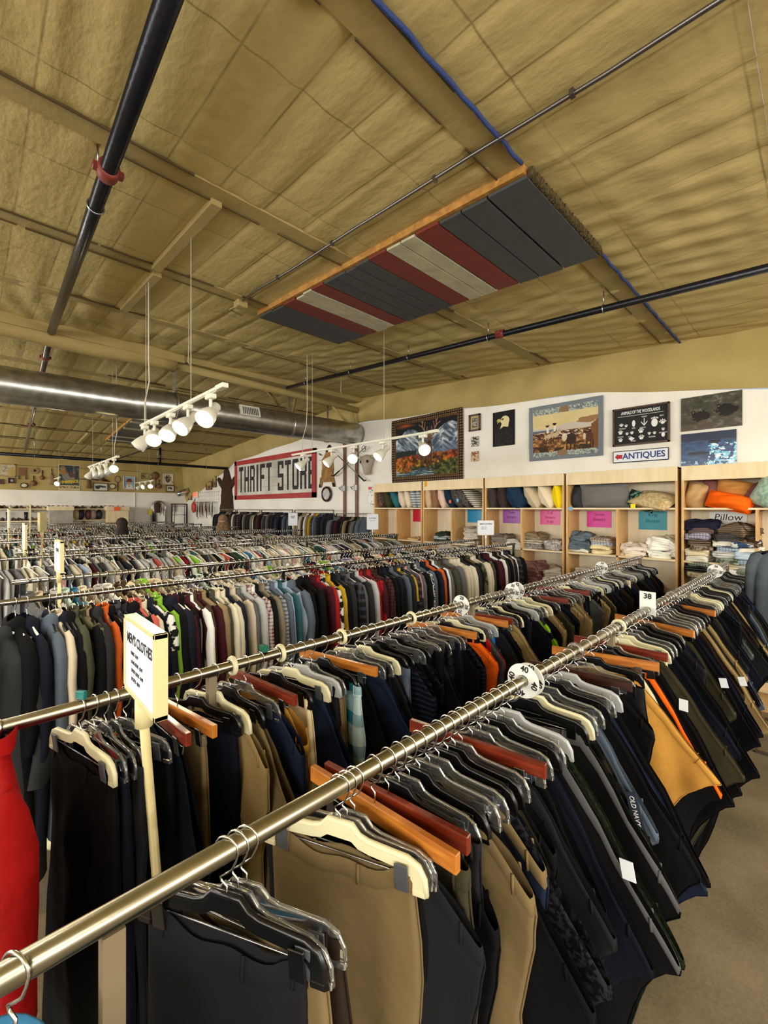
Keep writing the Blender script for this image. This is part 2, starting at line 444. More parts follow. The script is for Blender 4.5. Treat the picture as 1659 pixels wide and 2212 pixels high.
# purlins: fabric covered strips with dark gaps at both edges
k = 0
for yp in (1.27, 2.75, 4.15, 5.55, 8.4, 9.9, 11.4, 12.9, 14.4, 15.9):
    m = MB(); sbox(m, -1, XW - .1, yp - .075, yp + .075, .012); sb = m.build('ceiling_beam', M['wood_beam']); struct(sb)
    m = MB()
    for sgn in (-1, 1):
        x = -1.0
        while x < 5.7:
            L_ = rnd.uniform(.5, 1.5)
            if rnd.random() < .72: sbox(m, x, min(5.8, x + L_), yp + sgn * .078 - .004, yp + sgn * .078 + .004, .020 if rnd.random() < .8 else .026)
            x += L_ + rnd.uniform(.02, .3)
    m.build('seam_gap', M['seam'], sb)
# struts running up the slope
for (xa, ya, xb, yb) in ((1.16, 2.8, 1.19, 4.1), (1.2, 4.2, 1.25, 5.4), (3.2, 8.5, 3.2, 9.8), (2.1, 12.9, 2.1, 14.3), (2.8, 11.5, 2.8, 12.8)):
    m = MB(); sbox(m, xa - .035, xa + .035, ya, yb, .05); struct(m.build('ceiling_beam', M['wood_beam']))
# ridge beam, wrapped, with a second lighter length and braces at the wall
m = MB()
m.tube([(x, 6.86 + .01 * math.sin(x * 3), 4.17 + .012 * math.sin(x * 4.1)) for x in [-1 + .2 * i for i in range(17)]], .115, 14)
m.box((.6, 6.9, 4.27), (3.4, .34, .16)); struct(m.build('ceiling_beam', M['wood_beam']))
m = MB(); m.tube([(2.2, 6.9, 4.18), (4.2, 6.9, 4.12), (5.9, 6.9, 4.07)], .062, 10); m.box((4.0, 6.9, 4.28), (3.8, .2, .1))
struct(m.build('ceiling_beam', M['wood_beam']))
for (a, b) in (((5.2, 6.9, 4.05), (5.7, 6.9, 3.7)), ((5.75, 6.95, 4.05), (5.9, 7.0, 3.66)), ((4.6, 7.3, 4.2), (5.1, 8.2, 4.1)), ((3.9, 7.2, 4.2), (4.4, 7.6, 4.05))):
    m = MB(); m.tube([a, b], .028, 6); struct(m.build('ceiling_beam', M['wood_beam']))
# ------------------------------------------------------------ hanging from the ceiling
def slat_panel(x0, x1, bounds, cols, label):
    ym = (bounds[0] + bounds[-1]) / 2
    t = thing('slatted_ceiling_panel', label, 'ceiling panel', ((x0 + x1) / 2, ym, CZ(ym) - .07))
    fr = MB()
    for xa in (x0 - .035, (x0 + x1) / 2, x1 - .06): sbox(fr, xa, xa + .035, bounds[0] + .02, bounds[-1], .055, .03)
    for yy in (bounds[0] + .02, bounds[-1] - .03): sbox(fr, x0, x1 - .03, yy, yy + .03, .055, .03)
    fr.build('frame', M['wood_fr'], t)
    for i, c in enumerate(cols):
        a, b = bounds[i], bounds[i + 1]
        m = MB(); e = rnd.uniform(-.012, .012)
        g = .010 if rnd.random() < .7 else .018
        za, zb = CZ(a) - .06, CZ(b) - .06
        V = [(x0 - .01 + e, a + g, za - .018), (x1 + e, a + g, za - .018), (x1 + e, b, zb - .018), (x0 - .01 + e, b, zb - .018)]
        V += [(p[0], p[1], p[2] + .018) for p in V]
        m.add(V, [(0, 3, 2, 1), (4, 5, 6, 7), (0, 1, 5, 4), (1, 2, 6, 5), (2, 3, 7, 6), (3, 0, 4, 7)], False)
        o = m.build('slat', M['sl_' + c], t)
    return t
M['wood_fr'] = wood('orange_frame_wood', (182, 132, 62), (150, 104, 44), 4, (4, 4, 4), .6)
M['sl_d'] = mat('charcoal_paint', (62, 66, 66), .6, bump=.3, bscale=15, var=.12, vscale=9)
M['sl_r'] = mat('barn_red_paint', (112, 42, 32), .6, bump=.3, bscale=15, var=.12, vscale=9)
M['sl_w'] = mat('aged_white_paint', (176, 170, 142), .6, bump=.3, bscale=15, var=.15, vscale=9)
B = [1.2, 1.31, 1.47, 1.65, 1.86, 2.02, 2.17, 2.385, 2.56, 2.73, 2.9, 3.08, 3.29, 3.44, 3.57, 3.81, 4.0, 4.28]
B[1] = 1.42; B = [1.16, 1.42, 1.62, 1.80, 2.0, 2.15, 2.30, 2.50, 2.66, 2.80, 2.95, 3.10, 3.28, 3.43, 3.57, 3.80, 4.02, 4.29]
slat_panel(2.26, 3.34, B, list('dddrwwrddddrwwrdd'), 'long ceiling panel of charcoal, barn red and white painted boards above the racks')
B2 = [10.6 + .17 * i for i in range(18)]
slat_panel(2.6, 3.75, B2, list('ddwdddwdddddwddwd'), 'dark slatted ceiling panel far off behind the silver duct')

def pipe(name, label, pts, r, m, cat='pipe', parts=(), group=None):
    b = MB(); b.tube(pts, r, 14)
    o = b.build(name, m, None, pts[0]); tag(o, label, cat, group)
    for (nm, mm, mb) in parts: mb.build(nm, mm, o)
    return o
def hangers_for(p0, p1, n, r):
    out = []
    for i in range(n):
        t = (i + .5) / n; p = Vector(p0).lerp(Vector(p1), t); m = MB()
        d = (Vector(p1) - Vector(p0)).normalized(); u = d.cross(Vector((0, 0, 1))).normalized()
        m.tube([p + (u * math.cos(a) + d.cross(u) * math.sin(a)) * (r + .006) for a in [2 * PI * k / 14 for k in range(14)]], .005, 5, True)
        m.tube([p + Vector((0, 0, r + .005)), (p.x, p.y, CZ(p.y) + .02)], .005, 5)
        out.append(('pipe_hanger', M['steel'], m))
    return out
def couple(p, d, r):
    m = MB(); d = Vector(d).normalized(); p = Vector(p)
    m.lathe([(r, -.045), (r * 1.32, -.045), (r * 1.38, 0), (r * 1.32, .045), (r, .045)], p, d, 16)
    s = d.cross(Vector((0, 0, 1))).normalized()
    for sg in (-1, 1): m.box(p + s * sg * (r * 1.5), (.03, .05, .034), d.to_track_quat('Y', 'Z').to_matrix(), bev=.005)
    return ('coupling', M['redc'], m)
p0, p1 = (.50, 1.2, CZ(1.2) - .1), (.70, 6.72, CZ(6.72) - .12)
def at(t): return Vector(p0).lerp(Vector(p1), t)
ring = MB(); ring.tube([at(.385) + Vector((math.cos(a) * .047, 0, math.sin(a) * .047)) for a in [2 * PI * k / 16 for k in range(16)]], .006, 6, True)
ring.tube([at(.3) + Vector((-.05, 0, 0)), at(.3) + Vector((-.06, 0, .13))], .006, 5)
pipe('sprinkler_pipe', 'thick dark sprinkler pipe with red coupling running up the near ceiling slope', [p0, p1], .042, M['pipeb'], parts=[couple(at(.305), Vector(p1) - Vector(p0), .042), ('pipe_hanger', M['steel'], ring)])
q0, q1 = (.72, 7.05, CZ(7.05) - .1), (1.04, 15.6, CZ(15.6) - .12)
pipe('sprinkler_pipe', 'sprinkler pipe with red couplings passing above the silver duct down the far slope', [q0, q1], .035, M['pipes'], parts=[couple((.745, 7.8, CZ(7.8) - .1), Vector(q1) - Vector(q0), .036), couple((.93, 12.2, CZ(12.2) - .11), Vector(q1) - Vector(q0), .036)])
a0, a1 = (4.08, -.4, CZ(-.4) - .17), (4.08, 6.75, CZ(6.75) - .15)
pipe('sprinkler_pipe', 'black sprinkler pipe hung on silver rings beyond the painted board panel', [a0, a1], .031, M['pipeb'], parts=hangers_for(a0, a1, 6, .031) + [couple((4.08, 2.43, CZ(2.43) - .155), (0, 1, .068), .031)])
a0, a1 = (-1, 13.4, 3.27), (5.9, 13.4, 3.27)
pipe('sprinkler_pipe', 'level black pipe crossing in front of the memorabilia wall, ending at white wall', [a0, a1], .042, M['pipeb'], parts=hangers_for(a0, a1, 5, .042) + [('drop_bracket', M['pipeb'], (lambda m: (m.tube([(3.9, 13.4, 3.3), (3.9, 13.4, 3.75)], .03, 8), m.box((3.9, 13.4, 3.42), (.14, .14, .03)), m)[-1])(MB()))])
a0, a1 = (3.5, 13.35, 3.32), (2.6, 16.6, 3.3)
pipe('conduit', 'thin dark pipe angling from the level black pipe to the memorabilia wall', [(3.9, 12.6, 3.85), (3.3, 15.2, 3.55), (3.0, 16.4, 3.42)], .018, M['pipeb'])
c = [(1.96, -.2, CZ(-.2) - .03)] + [(1.96 + .006 * math.sin(i), .3 + i * .35, CZ(.3 + i * .35) - .028 - .004 * math.sin(i * 1.7)) for i in range(11)] + [(1.98, 4.12, CZ(4.12) - .03)]
def bxm(c, d_):
    m_ = MB(); m_.box(c, d_); return m_
jb = MB(); jb.box((1.99, 4.2, CZ(4.2) - .045), (.11, .11, .07), bev=.008); jb.tube([(1.99, 4.2, CZ(4.2) - .04), (1.96, 4.4, CZ(4.4) - .05), (2.15, 4.5, CZ(4.5) - .03)], .008, 6)
pipe('conduit', 'thin metal conduit beside the painted board panel, ending at a junction box', c, .0105, M['pipes'], parts=[('pipe_strap', M['pipes'], bxm((1.96, yy, CZ(yy) - .03), (.03, .02, .03))) for yy in (.8, 1.6, 2.6, 3.4)] + [('junction_box', M['wood_beam'], jb)])
# blue rope along the purlin
for (x0, x1, lb) in ((-.2, 2.2, 'frayed blue rope along the ceiling seam on the near side of the board panel'), (3.3, 5.9, 'thin blue rope on the ceiling seam between board panel and white wall')):
    b = MB(); n = 26
    b.tube([(x0 + (x1 - x0) * i / n, 1.175 + .004 * math.sin(i * 2.3), CZ(1.17) - .022 + .003 * math.sin(i * 1.7)) for i in range(n + 1)], .011, 8)
    tag(b.build('blue_rope', M['bluetape'], None, (x0, 1.175, CZ(1.17) - .02)), lb, 'rope')
# black fuzzy strip on near edge of panel
b = MB()
for i in range(150):
    x = 2.26 + 1.08 * i / 149; b.box((x, 1.158 + rnd.uniform(-.003, .003), CZ(1.15) - .045 + rnd.uniform(-.003, .006)), (.012, .02 + rnd.uniform(0, .01), .05), Euler((rnd.uniform(-.3, .3), 0, rnd.uniform(-.3, .3))).to_matrix())
tag(b.build('foam_strip', M['seam'], None, (2.8, 1.155, CZ(1.15) - .05)), 'ragged dark foam strip along the near edge of the painted board panel', 'foam strip')
# short hanging wires
for i, (x, y, l, lb) in enumerate(((1.75, 5.0, .55, 'short loose wire dangling from the ceiling ahead of the ridge beam'), (4.4, 5.6, .3, 'short bent wire hanging beside the duct near the white wall'))):
    b = MB(); z = CZ(y); b.tube([(x, y, z), (x + .004, y, z - l * .6), (x - .004, y, z - l), (x + .015, y, z - l - .03)], .004, 5)
    tag(b.build('loose_wire', M['cord'], None, (x, y, z)), lb, 'wire')
# duct
def duct():
    pts = []; r = .235
    path = [(-1.2, 7.25, 3.55), (1.75, 7.25, 3.58), (2.25, 7.12, 3.58), (5.93, 6.98, 3.57)]
    b = MB(); n = 26
    segs = []
    for (p, q) in zip(path[:-1], path[1:]):
        p, q = Vector(p), Vector(q); L_ = (q - p).length; k = max(1, round(L_ / .06))
        for i in range(k): segs.append(p.lerp(q, i / k))
    segs.append(Vector(path[-1]))
    rr = [r + (.005 if i % 5 == 0 and segs[i].x < 2.3 else 0) for i in range(len(segs))]
    b.tube(segs, rr, n)
    d = b.build('air_duct', M['galv'], None, path[0]); tag(d, 'large round silver spiral air duct running below the ridge beam', 'air duct')
    g = MB(); g.box((3.42, 6.86, 3.66), (.36, .03, .19), Euler((R(-20), 0, 0)).to_matrix())
    gr = g.build('air_vent', M['trackw'], d)
    g = MB()
    for i in range(9): g.box((3.29 + i * .0325, 6.843, 3.655), (.012, .02, .13), Euler((R(-20), 0, 0)).to_matrix())
    g.build('grille', M['greyclip'], gr)
    for x in (.2, 2.25, 4.3, 5.2):
        g = MB(); yc = 7.25 if x < 2 else 7.05
        g.tube([(x, yc + math.cos(a) * (r + .006), 3.575 + math.sin(a) * (r + .006)) for a in [2 * PI * k / 24 for k in range(24)]], .008, 5, True, sx=2.5)
        g.box((x, yc, 4.0), (.045, .008, .42)); g.build('duct_strap', M['galv'], d)
duct()

# ------------------------------------------------------------ track lights
def head(parent, p, aim, on=True, energy=26):
    """spot head hanging from the track at p, aimed along aim"""
    p = Vector(p); aim = Vector(aim).normalized()
    c = p + Vector((0, 0, -.13))
    m = MB(); m.box(p + Vector((0, 0, -.02)), (.05, .09, .035), bev=.005); m.tube([p + Vector((0, 0, -.03)), c + Vector((0, 0, .03))], .012, 8)
    s = m.build('lamp_stem', M['trackw'], parent)
    m = MB()
    b0 = c - aim * .10
    m.lathe([(0, 0), (.030, .0), (.034, .01), (.034, .085), (.045, .10), (.060, .15), (.066, .20), (.064, .205), (.058, .20), (.040, .14), (.0, .13)], b0, aim, 20)
    h = m.build('lamp_shade', M['trackw'], parent)
    m = MB(); m.lathe([(0, .14), (.030, .145), (.050, .165), (.0565, .19), (.054, .203), (.035, .213), (0, .217)], b0, aim, 18)
    bl = m.build('bulb', M['bulb'] if on else M['white'], h)
    if on:
        L = bpy.data.lights.new('spot_lamp', 'SPOT'); L.energy = energy; L.color = (1, .86, .62); L.spot_size = R(125); L.spot_blend = .8; L.shadow_soft_size = .05
        lo = bpy.data.objects.new('spot_lamp', L); COL.objects.link(lo); lo.location = b0 + aim * .235
        lo.rotation_euler = aim.to_track_quat('-Z', 'Y').to_euler()
def track(x, y0, y1, z, heads, wires, label, aims, energy=26, cordy=None):
    ym = (y0 + y1) / 2
    t = thing('track_light', label, 'track light', (x, ym, z))
    m = MB(); m.box((x, ym, z), (.036, y1 - y0, .022), bev=.003); m.box((x, ym, z - .012), (.012, y1 - y0 - .02, .006)); m.box((x, y0, z), (.045, .12, .032), bev=.004)
    m.build('track_rail', M['trackw'], t)
    for i, yy in enumerate(heads):
        a = aims[i % len(aims)]
        head(t, (x, yy, z - .012), a[:3], len(a) < 4, energy)
    for yy in wires:
        m = MB(); m.tube([(x, yy, z), (x, yy, CZ(yy) - .01)], .003, 5); m.build('suspension_wire', M['cord'], t)
    if cordy:
        m = MB(); m.tube([(x, cordy, CZ(cordy)), (x, cordy, z + .6), (x + .02, cordy + .05, z + .4), (x, cordy + .12, z + .2), (x, cordy + .12, z)], .006, 6); m.build('power_cord', M['cord'], t)
    return t
rt = Vector((.72, -.694, 0)); fw = Vector((.694, .72, 0))
def aim(r, f, u, off=False):
    v = rt * r + fw * f + Vector((0, 0, u)); return (v.x, v.y, v.z, 0) if off else (v.x, v.y, v.z)
track(1.18, 2.77, 4.63, 2.80, [2.95, 3.38, 3.78, 4.22, 4.52], [3.32, 4.48], 'long white track light nearest the silver duct, five heads shining toward the racks',
      [aim(-.1, -.75, -.6), aim(-.25, -.65, -.6), aim(.05, -.6, -.6), aim(.3, -.7, -.55), aim(-.5, -.3, -.8, True)], cordy=4.4)
track(3.47, 2.85, 5.6, 2.80, [3.0, 3.62, 4.15, 4.62, 5.3], [3.6, 5.07], 'white track light hanging in front of the stag tapestry and painted store sign',
      [aim(.1, -.75, -.45), aim(-.55, -.4, -.6), aim(-.1, -.8, -.45), aim(-.6, -.2, -.6), aim(-.65, -.3, -.65)], cordy=5.2)
track(1.62, 7.7, 10.0, 2.80, [7.9, 8.4, 8.9, 9.4, 9.8], [8.0, 9.6], 'smaller looking white track light hung past the duct, its nearest head lit',
      [aim(.4, -.7, -.4), aim(.5, -.2, -.7, True), aim(.5, -.2, -.7, True), aim(.5, -.2, -.7, True), aim(-.4, -.2, -.8, True)], cordy=7.75)
track(1.70, 14.6, 15.6, 2.84, [14.8], [14.7, 15.5], 'lone bright lamp glowing low before the memorabilia wall beside mandolin', [aim(.2, -.8, -.3)])
track(3.75, 13.6, 15.4, 2.80, [13.75, 14.3, 14.9], [13.9, 15.2], 'distant track light glowing in front of the straw-hat portrait', [aim(.3, -.8, -.3), aim(-.3, -.8, -.3), aim(-.6, -.3, -.6, True)])

# ------------------------------------------------------------ painted pictures
def noise2(u, v, f, seed=0):
    rs = np.random.RandomState(seed); g = rs.rand(64, 64)
    x = u * f; y = v * f; i = np.floor(x).astype(int); j = np.floor(y).astype(int); a = x - i; b = y - j
    a = a * a * (3 - 2 * a); b = b * b * (3 - 2 * b); i %= 64; j %= 64; i1 = (i + 1) % 64; j1 = (j + 1) % 64
    return (g[j, i] * (1 - a) + g[j, i1] * a) * (1 - b) + (g[j1, i] * (1 - a) + g[j1, i1] * a) * b
def fbm(u, v, f, seed=0, o=4):
    s = 0; w = .5; t = 0
    for k in range(o): s = s + w * noise2(u, v, f * 2 ** k, seed + k); t += w; w *= .55
    return s / t
class Pic:
    def __init__(s, nx, ny, asp):
        s.u, s.v = np.meshgrid((np.arange(nx) + .5) / nx, (np.arange(ny) + .5) / ny); s.asp = asp
        s.c = np.zeros((ny, nx, 3))
    def put(s, mask, rgb, a=1.):
        m = np.clip(mask.astype(float), 0, 1)[..., None] * a
        s.c = s.c * (1 - m) + np.array(rgb, float) / 255 * m if not isinstance(rgb, np.ndarray) or rgb.ndim == 1 else s.c * (1 - m) + rgb / 255 * m
    def ell(s, x, y, rx, ry, rgb, rot=0, a=1.):
        dx = s.u - x; dy = (s.v - y); c, q = math.cos(rot), math.sin(rot)
        X = (dx * s.asp * c + dy * q) / (rx * s.asp); Y = (-dx * s.asp * q + dy * c) / ry
        s.put(X * X + Y * Y < 1, rgb, a)
    def line(s, pts, w, rgb, a=1.):
        for (x0, y0), (x1, y1) in zip(pts[:-1], pts[1:]):
            ax, ay, bx, by = x0 * s.asp, y0, x1 * s.asp, y1; dx, dy = bx - ax, by - ay; l = dx * dx + dy * dy + 1e-9
            t = np.clip(((s.u * s.asp - ax) * dx + (s.v - ay) * dy) / l, 0, 1)
            s.put((s.u * s.asp - ax - t * dx) ** 2 + (s.v - ay - t * dy) ** 2 < w * w, rgb, a)
    def poly(s, pts, rgb, a=1.):
        ins = np.zeros(s.u.shape, bool); n = len(pts)
        for i in range(n):
            x0, y0 = pts[i]; x1, y1 = pts[(i + 1) % n]
            if y0 == y1: continue
            c = ((y0 > s.v) != (y1 > s.v)) & (s.u < (x1 - x0) * (s.v - y0) / (y1 - y0) + x0); ins ^= c
        s.put(ins, rgb, a)
def paint_mesh(name, pic, tl, ru, dn, nrm, w, h, m, parent, wav=0., base=None):
    ny, nx = pic.c.shape[:2]; tl, ru, dn, nrm = map(Vector, (tl, ru, dn, nrm))
    me = bpy.data.meshes.new(name); V = []
    off = wloc(parent) if parent is not None else Vector(base if base is not None else tl)
    for j in range(ny + 1):
        for i in range(nx + 1):
            a, b = i / nx, j / ny
            V.append(tl + ru * w * a + dn * h * b + nrm * (wav * (math.sin(a * 9 + b * 4) + .6 * math.sin(b * 11)) + .001) - off)
    idx = np.arange((nx + 1) * (ny + 1)).reshape(ny + 1, nx + 1)
    F = np.stack([idx[:-1, :-1], idx[1:, :-1], idx[1:, 1:], idx[:-1, 1:]], -1).reshape(-1, 4)
    me.from_pydata(V, [], F.tolist())
    at_ = me.color_attributes.new('Col', 'FLOAT_COLOR', 'CORNER')
    c = np.clip(pic.c, 0, 1); c = np.where(c <= .04045, c / 12.92, ((c + .055) / 1.055) ** 2.4).reshape(-1, 3)
    c = np.concatenate([np.repeat(c, 4, 0), np.ones((len(c) * 4, 1))], 1)
    at_.data.foreach_set('color', c.astype(np.float32).ravel())
    me.materials.append(m)
    o = bpy.data.objects.new(name, me); link(o, parent)
    if parent is None: o.location = off
    return o
XA = XW - .012
def on_right(y_left, z_top): return (XA, y_left, z_top)
RU, DN, NR = (0, -1, 0), (0, 0, -1), (-1, 0, 0)      # picture axes on the right wall
BU, BN = (1, 0, 0), (0, -1, 0)                       # on the back wall
YA = YB - .05
def frame(parent, x, yl, yr, zt, zb, t, dep, m, back=False, name='frame'):
    b = MB()
    if not back:
        for (a, c, e, f) in ((yl, yr, zt, zt - t), (yl, yr, zb + t, zb), (yl, yl - t, zt, zb), (yr + t, yr, zt, zb)):
            b.bx(x - dep, x, a, c, f, e, bev=.002)
    else:
        for (a, c, e, f) in ((yl, yr, zt, zt - t), (yl, yr, zb + t, zb), (yl, yl + t, zt, zb), (yr - t, yr, zt, zb)):
            b.bx(a, c, x - dep, x, f, e, bev=.002)
    return b.build(name, m, parent)
_fonts = {}
def text(body, size, m, o, ru, up, parent, name='lettering', align='CENTER', xs=1., bold=0., th=.0015, sh=0.):
    cu = bpy.data.curves.new(name, 'FONT'); cu.body = body; cu.size = size; cu.align_x = align; cu.align_y = 'CENTER'
    cu.offset = bold; cu.extrude = th / 2; cu.resolution_u = 3; cu.shear = sh; cu.space_line = .9
    ob = bpy.data.objects.new(name, cu); COL.objects.link(ob)
    dg = bpy.context.evaluated_depsgraph_get(); dg.update()
    me = bpy.data.meshes.new_from_object(ob.evaluated_get(dg)); bpy.data.objects.remove(ob)
    ru, up, o = Vector(ru).normalized(), Vector(up).normalized(), Vector(o); nn = ru.cross(up)
    off = wloc(parent)
    for v in me.vertices:
        p = v.co; v.co = o + ru * p.x * xs + up * p.y + nn * p.z - off
    me.materials.clear(); me.materials.append(m)
    return link(bpy.data.objects.new(name, me), parent)

# stag tapestry
P = Pic(230, 166, 1.45); u, v = P.u, P.v
P.put(v > -1, (22, 23, 26))
P.put(np.exp(-((u - .2) / .12) ** 2 - ((v - .12) / .03) ** 2) * fbm(u, v * 4, 6, 3) * 1.6, (190, 90, 40))
ridge = .32 - .14 * np.exp(-((u - .3) / .14) ** 2) - .16 * np.exp(-((u - .84) / .17) ** 2) + .05 * (fbm(u, v * 0, 9, 5) - .5)
sl_ = np.where(fbm(u, v, 3, 6) > .5, 1, -1) * .9; sn = np.clip((fbm(u * 1.0 + sl_ * v, v * .35 - sl_ * u * .1, 26, 7) - .32) * 2.3, 0, 1) ** 1.1; mt = np.stack([58 + 150 * sn, 72 + 142 * sn, 86 + 130 * sn], -1)
fade = np.clip((v - .4) / .25, 0, 1)[..., None]; mt = mt * (1 - fade) + np.array([74, 92, 112]) * fade
P.c = np.where((v > ridge)[..., None], mt / 255, P.c)
P.put((v > .5 + .03 * fbm(u, v, 30, 8)) & (u < .38), (32, 44, 40))
hill = .56 + .1 * np.abs(u - .45) - .14 * np.clip(u - .5, 0, 1) + .05 * fbm(u, v * 0, 20, 9)
lf = np.clip((fbm(u, v * .8, 38, 11, 3) - .25) * 1.9, 0, 1); hue = np.clip((fbm(u, v, 7, 12) - .3) * 2.4, 0, 1)
fo = np.stack([50 + 165 * lf, (26 + 62 * lf) + hue * 78 * lf, 18 + 26 * lf], -1)
P.c = np.where((v > hill)[..., None], fo / 255, P.c)
g2 = np.stack([26 + 90 * lf, 34 + 84 * lf, 18 + 40 * lf], -1)
P.c = np.where(((v > .77 - .25 * np.clip(u - .55, 0, 1)) & (u > .3))[..., None], g2 / 255, P.c)
P.put((v > .83 + .03 * np.sin(u * 9)) & (u < .62), (58, 82, 92)); P.put((v > .83) & (u < .62) & (fbm(u, v * 8, 12, 14) > .58), (150, 165, 160))
P.put((v > .95) & (u < .5), (110, 110, 40))
st = (92, 66, 48)
P.ell(.555, .52, .05, .16, st); P.ell(.49, .6, .1, .09, st); P.ell(.565, .36, .035, .06, (104, 76, 56)); P.ell(.565, .42, .02, .03, (60, 40, 30))
for x0, x1 in ((.47, .45), (.52, .53), (.57, .55), (.585, .6)): P.line([(x0, .62), (x1, .72), (x1 + .01, .84)], .012, (70, 48, 36))
for sg in (-1, 1):
    hx = .565
    P.line([(hx + sg * .015, .32), (hx + sg * .06, .26), (hx + sg * .10, .18), (hx + sg * .09, .08)], .009, (150, 112, 84))
    for (a, b, c_, d_) in ((.04, .28, .03, .19), (.075, .23, .06, .12), (.10, .18, .15, .14), (.095, .13, .13, .07)): P.line([(hx + sg * a, b), (hx + sg * c_, d_)], .006, (150, 112, 84))
    P.line([(hx + sg * .02, .34), (hx + sg * .06, .31)], .012, (110, 80, 60))
bd = (u < .055) | (u > .945) | (v < .075) | (v > .925)
P.put(bd, (40, 26, 16)); ck = ((u * 1.45 * 26) % 1 - .5) ** 2 + ((v * 26) % 1 - .5) ** 2 < .07
P.put(bd & ck, (150, 118, 78)); P.put(((np.abs(u - .5) > .432) & (np.abs(u - .5) < .445)) | ((np.abs(v - .5) > .41) & (np.abs(v - .5) < .425) & (np.abs(u - .5) < .445)), (96, 66, 34))
t = paint_mesh('tapestry', P, (XA - .01, 5.93, 3.70), RU, DN, NR, 1.70, 1.21, M['paint'], None, .006)
tag(t, 'large tapestry of a stag before snowy mountains in a brown patterned border', 'tapestry')
# cattle drive tapestry
P = Pic(150, 116, 1.28); u, v = P.u, P.v
cl_ = fbm(u, v * 2.2, 4, 31); P.c = np.stack([205 + 20 * cl_, 186 + 20 * cl_, 128 + 30 * cl_], -1) / 255
P.put((cl_ > .56) & (v < .48), (150, 112, 76)); P.put((v > .42 - .05 * np.exp(-((u - .6) / .15) ** 2)) & (v < .5), (196, 186, 170)); P.put((v > .46) & (v < .5) & (u < .4), (96, 102, 120))
gr = np.clip((fbm(u, v * 1.6, 18, 33) - .28) * 2.2, 0, 1); P.c = np.where((v > .49)[..., None], np.stack([62 + 140 * gr, 42 + 104 * gr, 26 + 60 * gr], -1) / 255, P.c)
P.put((v > .5) & (v < .62) & (fbm(u, v * 2, 26, 35) > .47), (70, 42, 34)); P.put((v > .5) & (v < .6) & (fbm(u, v * 2, 30, 36) > .62), (215, 200, 180))
P.put((v > .78 - .02 * np.sin(u * 12)) & (fbm(u, v, 9, 37) > .55), (60, 46, 34)); P.put((u > .85) & (v > .3 + (1 - u)), (120, 80, 46))
for (bx_, by_, s_) in ((.28, .58, 1.), (.38, .56, .95)):
    P.ell(bx_, by_, .07 * s_, .045 * s_, (196, 170, 136), -.4); P.ell(bx_ + .05, by_ - .06, .02, .05, (186, 160, 126), .5)
    for k in range(4): P.line([(bx_ - .05 + .03 * k, by_ + .03), (bx_ - .07 + .04 * k, by_ + .14)], .008, (80, 56, 40))
    P.ell(bx_ - .01, by_ - .12, .02, .06, (222, 214, 200)); P.ell(bx_ - .015, by_ - .19, .02, .02, (30, 24, 22)); P.ell(bx_ - .015, by_ - .205, .035, .008, (30, 24, 22))
P.ell(.6, .66, .07, .1, (58, 42, 36)); P.ell(.51, .62, .035, .07, (214, 196, 170)); P.line([(.44, .53), (.5, .58), (.58, .56)], .008, (230, 220, 200)); P.ell(.83, .66, .05, .08, (84, 54, 40)); P.ell(.77, .64, .02, .05, (206, 186, 160))
for x in (.55, .6, .65, .8, .85, .88): P.line([(x, .72), (x - .01, .86)], .012, (60, 42, 34))
bt = (v < .17) | (v > .85); P.put(bt, (176, 184, 172)); P.put(bt & (fbm(u, v, 60, 39) > .52), (104, 116, 114))
P.ell(.5, .12, .07, .055, (140, 110, 78)); P.ell(.48, .89, .07, .055, (140, 110, 78))
P.put((u < .06) | (u > .94) | (v < .07) | (v > .94), (116, 124, 130))
t = paint_mesh('tapestry', P, (XA - .01, 3.05, 3.475), RU, DN, NR, 1.03, .79, M['paint'], None, .006)
tag(t, 'grey bordered tapestry of riders driving longhorn cattle', 'tapestry')
# eagle
P = Pic(70, 100, .72); u, v = P.u, P.v
P.put(v > -1, (26, 24, 24)); P.ell(.5, .75, .42, .42, (34, 31, 30)); P.ell(.56, .27, .2, .13, (222, 206, 160)); P.poly([(.62, .2), (.75, .3), (.7, .47), (.5, .44), (.34, .5), (.42, .34)], (222, 206, 160))
P.ell(.28, .26, .09, .05, (196, 176, 110)); P.poly([(.2, .25), (.3, .29), (.22, .35)], (170, 140, 70)); P.ell(.45, .24, .03, .018, (30, 26, 24)); P.line([(.36, .22), (.5, .215)], .012, (120, 100, 66))
P.put((fbm(u, v, 16, 51) > .62) & (v > .5), (46, 43, 42))
t = paint_mesh('poster', P, (XA, 3.67, 3.505), RU, DN, NR, .382, .54, M['paint'], None); tag(t, 'black poster with the white head of a bald eagle', 'poster')
# nature prints above the last cabinets
P = Pic(90, 66, 1.4); u, v = P.u, P.v; n = fbm(u, v, 12, 61)
P.c = np.stack([44 + 60 * n, 46 + 56 * n, 40 + 46 * n], -1) / 255; P.put((v > .6) & (fbm(u, v, 8, 62) > .5), (96, 78, 68), .6)
P.put(n > .66, (120, 122, 112), .5)
for (x, y, s_) in ((.3, .6, 1), (.72, .5, 1.1)):
    P.put((((u - x - .03) / (.17 * s_)) ** 2 + ((v - y) / (.16 * s_)) ** 2 + (fbm(u, v, 14, 64) - .5) * 1.6) < .8, (28, 26, 26)); P.ell(x - .08, y - .14, .04, .045, (36, 33, 31)); P.ell(x - .085, y - .13, .010, .010, (170, 160, 140)); P.line([(x - .12, y - .05), (x - .18, y + .06)], .005, (110, 100, 84))
t = paint_mesh('poster', P, (XA, 1.172, 3.27), RU, DN, NR, .55, .385, M['paintgloss'], None); tag(t, 'glossy print of two dark birds in brush, above the blue print', 'poster')
